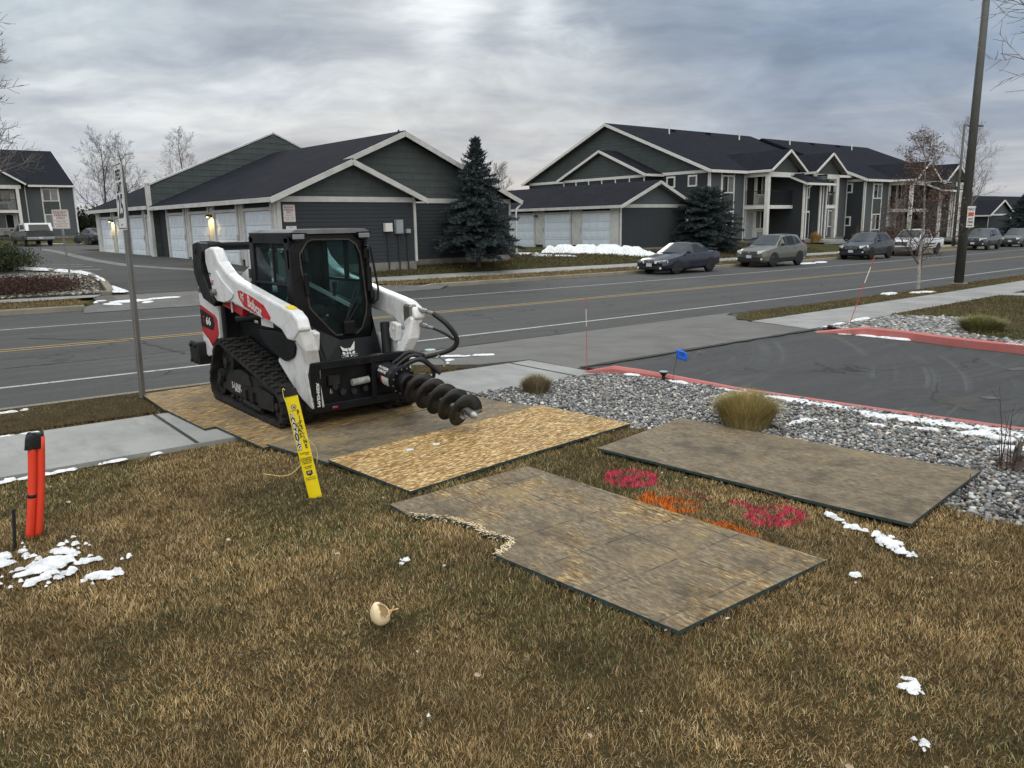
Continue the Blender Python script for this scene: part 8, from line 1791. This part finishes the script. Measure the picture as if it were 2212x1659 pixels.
    def cross(mb, x0, z0, x1, z1, k0, k1, off):
        vs = []; nrm = Vector((-(z1-z0), 0, (x1-x0))).normalized(); nrm = -nrm if nrm.z < 0 else nrm
        for t in (0, .5, 1):
            x = x0+(x1-x0)*t; z = z0+(z1-z0)*t; hw = (k0+(k1-k0)*t)
            for i in range(m_+1): s_ = -1+2*i/m_; vs.append((x+nrm.x*off+(.06*s_*s_ if x1 > x0 else -.06*s_*s_), hw*s_, z+nrm.z*off-.03*s_*s_))
        b = [[i*(m_+1)+j, (i+1)*(m_+1)+j, (i+1)*(m_+1)+j+1, i*(m_+1)+j+1] for i in range(2) for j in range(m_)]; mb.add(vs, b)
    cross(q, x0, z0, x1, z1, W2*.80, W2*.66, .035); q.build('windshield', M_wsg, e)
    if P.get('rw'): x0, z0, x1, z1 = P['rw']; q = MB(); q.smooth = True; cross(q, x0, z0, x1, z1, W2*.76, W2*.64, .03); q.build('rear_window', M_cglass, e)
    # face
    fx = st[0][0]; q = MB(); fr = P['face']
    def fp(mb, y0, y1, z0, z1, d0=.02, d1=.02, sx=0, both=False):
        for sg in ((-1, 1) if both else (1,)):
            mb.box((fx-d0/2+sx, sg*(y0+y1)/2, (z0+z1)/2), (d0+.03, abs(y1-y0), z1-z0), bev=.012)
    gy, gz0, gz1 = fr['grille']; fp(q, -gy, gy, gz0, gz1, .03); gr_ = q.build('grille', M_plast, e); q = MB()
    for j in range(fr.get('bars', 2)): z = gz0+(gz1-gz0)*(j+1)/(fr.get('bars', 2)+1); q.box((fx-.045, 0, z), (.02, 2*gy-.06, .02), bev=.004)
    if fr.get('rim', 1):
        for z in (gz0, gz1): q.box((fx-.035, 0, z), (.03, 2*gy, .022), bev=.004)
        for sg in (-1, 1): q.box((fx-.035, sg*gy, (gz0+gz1)/2), (.03, .022, gz1-gz0), bev=.004)
    q.box((fx-.05, 0, (gz0+gz1)/2), (.02, .10, .06), bev=.015); q.build('grille_chrome', M_chrome, gr_)
    ly0, ly1, lz0, lz1 = fr['lamp']
    for sg in (-1, 1):
        q = MB(); d_ = fr.get('wrap', .25)
        q.add([(fx-.03, sg*ly0, lz0), (fx-.03, sg*ly0, lz1), (fx+.03, sg*(ly0+ly1)/2, lz1+.01), (fx+d_, sg*(W2*.93), lz1+.035), (fx+d_*.9, sg*(W2*.985), lz0+.05), (fx+.04, sg*(ly0+ly1)/2, lz0-.005),
               (fx+.10, sg*ly0, lz0), (fx+.10, sg*ly0, lz1), (fx+.15, sg*(ly0+ly1)/2, lz1), (fx+d_+.05, sg*W2*.8, lz1), (fx+d_+.05, sg*W2*.8, lz0), (fx+.15, sg*(ly0+ly1)/2, lz0)], [[0, 1, 2, 5], [5, 2, 3, 4], [1, 7, 8, 2], [2, 8, 9, 3], [0, 5, 11, 6], [5, 4, 10, 11], [4, 3, 9, 10], [0, 6, 7, 1]]); q.smooth = False
        q.build('headlight', M_lens, e)
        if fr.get('amber'): q = MB(); q.box((fx+d_*.85, sg*W2*.965, lz1-.04), (.09, .06, .06), Matrix.Rotation(sg*R(-35), 3, 'Z'), bev=.01); q.build('indicator', M_amber, e)
        q = MB(); q.cyl((fx-.02, sg*ly1*.86, fr['fog']), (fx-.045, sg*ly1*.86, fr['fog']), .05, 12); q.build('fog_lamp', M_lens, e)
    q = MB(); fp(q, -W2*.72, W2*.72, fr['air'][0], fr['air'][1], .018); q.build('bumper_grille', M_plast, e)
    q = MB(); q.box((fx-.05, 0, fr['plate']), (.012, .30, .15)); pl = q.build('licence_plate', M_plate, e)
    q = MB()
    for sg in (-1, 1): q.part(); q.box((P['mir'][0], sg*(W2+.09), P['mir'][1]), (.10, .20, .13), bev=.03); q.box((P['mir'][0]+.02, sg*(W2-.0), P['mir'][1]-.05), (.06, .12, .04), bev=.01)
    q.build('mirror', P.get('mirm', M_plast), e)
    q = MB()
    for x in P['doors']: sidep(q, [(x, S(x)[0]+.2), (x+.012, S(x)[0]+.2), (x+.012, S(x)[1]), (x, S(x)[1])], .003)
    q.build('door_gap', M_dark, e); q = MB()
    for x in P['hand']:
        for sg in (-1, 1): q.box((x, sg*(side_y(x, P['hz'])+.02), P['hz']), (.16, .03, .03), bev=.01)
    q.build('door_handle', P.get('handm', body), e, each=True)
    rx = st[-1][0]; q = MB()
    for sg in (-1, 1): q.part(); q.box((rx-.12, sg*W2*.80, P['tz']-.04), (.14, .14, P.get('th', .2)*.8), bev=.02)
    q.build('tail_light', M_tail, e)
    for nm in P.get('extra', ()): nm(e, P, W2)
    return e
def mirror_st(L): return L
SEDAN = dict(W=1.72, wr=.315, wx=(-1.32, 1.28), sp=5,
    st=[(-2.25, .32, .56, .60, .72, .52), (-2.15, .22, .62, .66, .80, .64), (-1.95, .20, .68, .74, .84, .70), (-1.0, .20, .82, .90, .86, .74), (-.88, .20, .86, .95, .86, .72), (-.15, .20, .90, 1.34, .86, .60), (.15, .20, .91, 1.40, .86, .58), (.75, .20, .92, 1.38, .86, .58), (1.45, .22, .94, 1.02, .85, .66), (1.6, .24, .94, 1.00, .84, .68), (2.05, .30, .92, .97, .80, .66), (2.22, .40, .82, .88, .70, .55)],
    side=[[(-.78, .94), (.08, .95), (.08, 1.30), (-.12, 1.29), (-.55, 1.10)], [(.14, .95), (.88, .97), (.88, 1.25), (.62, 1.31), (.14, 1.31)], [(.93, .97), (1.22, .99), (.93, 1.22)]],
    ws=(-.92, .94, -.12, 1.36), rw=(1.48, 1.00, .80, 1.36), face=dict(grille=(.26, .56, .68), bars=3, lamp=(.30, .74, .52, .64), fog=.32, air=(.26, .40), plate=.46, wrap=.28), mir=(-.62, .98), doors=(-.80, .11, .95), hand=(-.05, .80), hz=.82, tz=.80)
CROSS = dict(W=1.82, wr=.36, wx=(-1.32, 1.30), sp=5, clad=1,
    st=[(-2.25, .40, .74, .80, .76, .56), (-2.16, .28, .82, .90, .82, .66), (-1.98, .24, .88, .98, .89, .72), (-1.15, .24, 1.0, 1.10, .91, .78), (-1.0, .24, 1.03, 1.14, .91, .76), (-.28, .24, 1.06, 1.58, .91, .66), (.05, .24, 1.07, 1.66, .91, .64), (.9, .24, 1.09, 1.68, .91, .63), (1.55, .26, 1.12, 1.62, .90, .60), (2.02, .32, 1.12, 1.16, .88, .62), (2.2, .36, 1.02, 1.08, .84, .60), (2.28, .5, .8, .9, .7, .5)],
    side=[[(-.90, 1.09), (.0, 1.10), (.0, 1.55), (-.25, 1.52), (-.62, 1.30)], [(.06, 1.10), (.86, 1.12), (.84, 1.58), (.06, 1.57)], [(.93, 1.13), (1.52, 1.20), (1.25, 1.50), (.92, 1.57)]],
    ws=(-1.06, 1.13, -.26, 1.61), rw=(2.02, 1.20, 1.62, 1.60), face=dict(grille=(.44, .70, .84), bars=1, lamp=(.48, .84, .72, .88), fog=.45, air=(.34, .56), plate=.58, wrap=.42, amber=1), mir=(-.70, 1.16), doors=(-.95, .03, .88), hand=(-.12, .72), hz=.98, tz=1.1, th=.4)
navy = paint('navy_paint', (.006, .008, .022)); olive = paint('olive_grey_paint', (.095, .10, .082), .3); blue_blk = paint('dark_blue_paint', (.007, .010, .017)); whitep = paint('white_paint', (.62, .64, .66)); slate = paint('slate_paint', (.026, .031, .038), .3); gry = paint('grey_paint', (.06, .066, .068), .3); greyp = paint('pickup_grey_paint', (.055, .055, .055), .35)
def cary(u): return Sh(u)+23.42
def crz(u): return math.atan((Sh(u+2)-Sh(u-2))/4)
def put(u, *a, dy=0, **k): return car((u, cary(u)+dy, zb(u)), crz(u), *a, **k)
def spoiler(e, P, W2): q = MB(); q.box((2.12, 0, 1.06), (.2, 1.2, .03), bev=.01); q.box((2.12, .5, 1.0), (.1, .06, .12)); q.box((2.12, -.5, 1.0), (.1, .06, .12)); q.build('spoiler', navy, e)
S1 = dict(SEDAN, extra=(spoiler,)); put(29.55, 'small dark navy sedan, frontmost of the cars parked across the road', S1, navy, M_rimb)
def rails(e, P, W2):
    for sg in (-1, 1): q = MB(); q.bar((-.1, sg*.60, 1.70), (1.4, sg*.58, 1.70), .04, .04, bev=.01); q.build('roof_rail', M_plast, e)
C1 = dict(CROSS); put(37.75, 'olive grey crossover parked second in the row with white headlamps', C1, olive, M_rimb)
C2 = dict(CROSS, W=1.89, extra=(rails,), face=dict(grille=(.36, .68, .90), bars=3, lamp=(.52, .86, .74, .88), fog=.50, air=(.34, .52), plate=.55, wrap=.36), mirm=blue_blk); C2['clad'] = 0; put(49.4, 'very dark blue crossover parked third in the row, right behind the small tree', C2, blue_blk, M_rimb)
SUV = dict(CROSS, W=1.91, wr=.38, wx=(-1.42, 1.38), st=[(-2.36, .45, .84, .92, .80, .62), (-2.26, .36, .92, 1.0, .92, .76), (-2.0, .32, .98, 1.07, .945, .80), (-1.2, .32, 1.06, 1.16, .95, .82), (-1.05, .32, 1.08, 1.20, .95, .78), (-.42, .32, 1.10, 1.66, .95, .68), (-.1, .32, 1.11, 1.74, .95, .66), (1.2, .32, 1.13, 1.75, .95, .66), (2.05, .34, 1.13, 1.68, .94, .64), (2.3, .40, 1.1, 1.2, .92, .64), (2.4, .45, .9, 1.0, .88, .6)],
    side=[[(-.92, 1.13), (.0, 1.14), (.0, 1.62), (-.35, 1.60), (-.66, 1.36)], [(.06, 1.14), (.92, 1.15), (.90, 1.64), (.06, 1.63)], [(1.0, 1.16), (2.0, 1.18), (1.9, 1.60), (.98, 1.64)]], ws=(-1.10, 1.18, -.42, 1.69), rw=(2.33, 1.2, 2.08, 1.66), mir=(-.74, 1.22), face=dict(grille=(.40, .80, 1.0), bars=2, lamp=(.48, .88, .80, .98), fog=.55, air=(.46, .64), plate=.60, wrap=.30), extra=(rails,))
put(72.3, 'dark slate off-roader parked behind the foot of the lamp posts at the right', SUV, slate, M_rimb)
put(83.2, 'grey wagon half cut off by the right edge of the picture', dict(CROSS, extra=(rails,)), gry, M_rimb)
# white extended cab pickup
PICK = dict(CROSS, W=1.98, wr=.385, wx=(-1.85, 1.75), st=[(-2.85, .50, .86, .94, .85, .68), (-2.76, .40, .95, 1.04, .95, .80), (-2.5, .38, 1.03, 1.12, .985, .86), (-1.55, .38, 1.12, 1.22, .99, .88), (-1.40, .38, 1.14, 1.26, .99, .82), (-.82, .38, 1.16, 1.70, .99, .72), (-.55, .38, 1.16, 1.80, .99, .70), (.40, .38, 1.17, 1.81, .99, .70), (.62, .38, 1.17, 1.74, .99, .69), (.66, .38, 1.16, 1.20, .99, .93), (.7, .40, 1.14, 1.17, .99, .93), (2.75, .42, 1.14, 1.17, .98, .93), (2.83, .55, 1.12, 1.15, .96, .9)],
    side=[[(-1.25, 1.20), (-.28, 1.21), (-.28, 1.68), (-.72, 1.66), (-1.0, 1.44)], [(-.2, 1.21), (.48, 1.21), (.36, 1.68), (-.2, 1.68)]], ws=(-1.46, 1.23, -.84, 1.72), rw=(.64, 1.26, .60, 1.70), mir=(-1.08, 1.30), doors=(-1.30, -.24, .62), hand=(-.42, .1), hz=1.05, tz=1.0, th=.35,
    face=dict(grille=(.52, .78, .98), bars=1, lamp=(.56, .92, .80, .98), fog=.56, air=(.50, .66), plate=.62, wrap=.10, amber=1))
def bed_(e, P, W2):
    q = MB(); q.box((1.72, 0, 1.182), (1.95, 1.66, .03)); q.build('bed_opening', M_dark, e); q = MB(); q.box((-2.92, 0, .60), (.16, 1.9, .2), bev=.03); q.build('bumper', M_chrome, e); q = MB(); q.box((0, 1.0, .78), (2.0, .015, .10)); q.box((0, -1.0, .78), (2.0, .015, .10)); q.build('side_moulding', M_plast, e)
put(57.6, 'white extended cab pickup truck parked behind the small brown leaved tree', dict(PICK, extra=(bed_,)), whitep, M_rims, cat='pickup truck', dy=.1)
# left parking lot, seen from behind (front away from us)
def topper(e, P, W2):
    q = MB(); q.prism(rpoly([(.72, 1.17), (.74, 1.78), (2.5, 1.80), (2.83, 1.20)], .04), lambda a, b, t: (a, -.93+1.86*t+(.12 if t < .5 else -.12)*max(0, b-1.3)*1.5*0, b), 0, 1); tp = q.build('canopy', whitep, e, bevel=.05)
    q = MB(); q.add([(2.88, -.74, 1.24), (2.88, .74, 1.24), (2.60, .68, 1.68), (2.60, -.68, 1.68)], [[0, 1, 2, 3]]); q.build('rear_window', M_cglass, tp); q = MB()
    for sg in (-1, 1): q.add([(.95, sg*.94, 1.32), (2.3, sg*.94, 1.32), (2.2, sg*.94, 1.66), (.95, sg*.94, 1.66)], [[0, 1, 2, 3]])
    q.build('side_window', M_cglass, tp); q = MB(); q.box((2.92, 0, .62), (.16, 1.9, .22), bev=.03); q.build('bumper', M_gray, e); q = MB(); q.box((3.01, 0, .66), (.01, .3, .15)); q.build('licence_plate', M_plate, e); q = MB(); q.box((2.86, 0, .95), (.03, 1.5, .40), bev=.015); q.build('tailgate', greyp, e)
d_ = R(38.6)
def lot(u, v, ang, label, P, m_, rims, cat='car'): return car((u, v, zg(u, v)+.02), ang, label, P, m_, rims, 'vehicles in the far left parking lot', cat)
lot(10.0, 74.6, R(-85), 'grey pickup with a white topper seen from behind in the left parking lot', dict(PICK, extra=(topper,)), greyp, M_rims, 'pickup truck')
lot(14.7, 75.6, R(-78), 'dark sedan seen from behind beside the far end of the garages', SEDAN, paint('charcoal_paint', (.035, .035, .038)), M_rims)
lot(4.0, 68.0, R(-75), 'white vehicle cut off by the left edge of the picture', CROSS, whitep, M_rims)
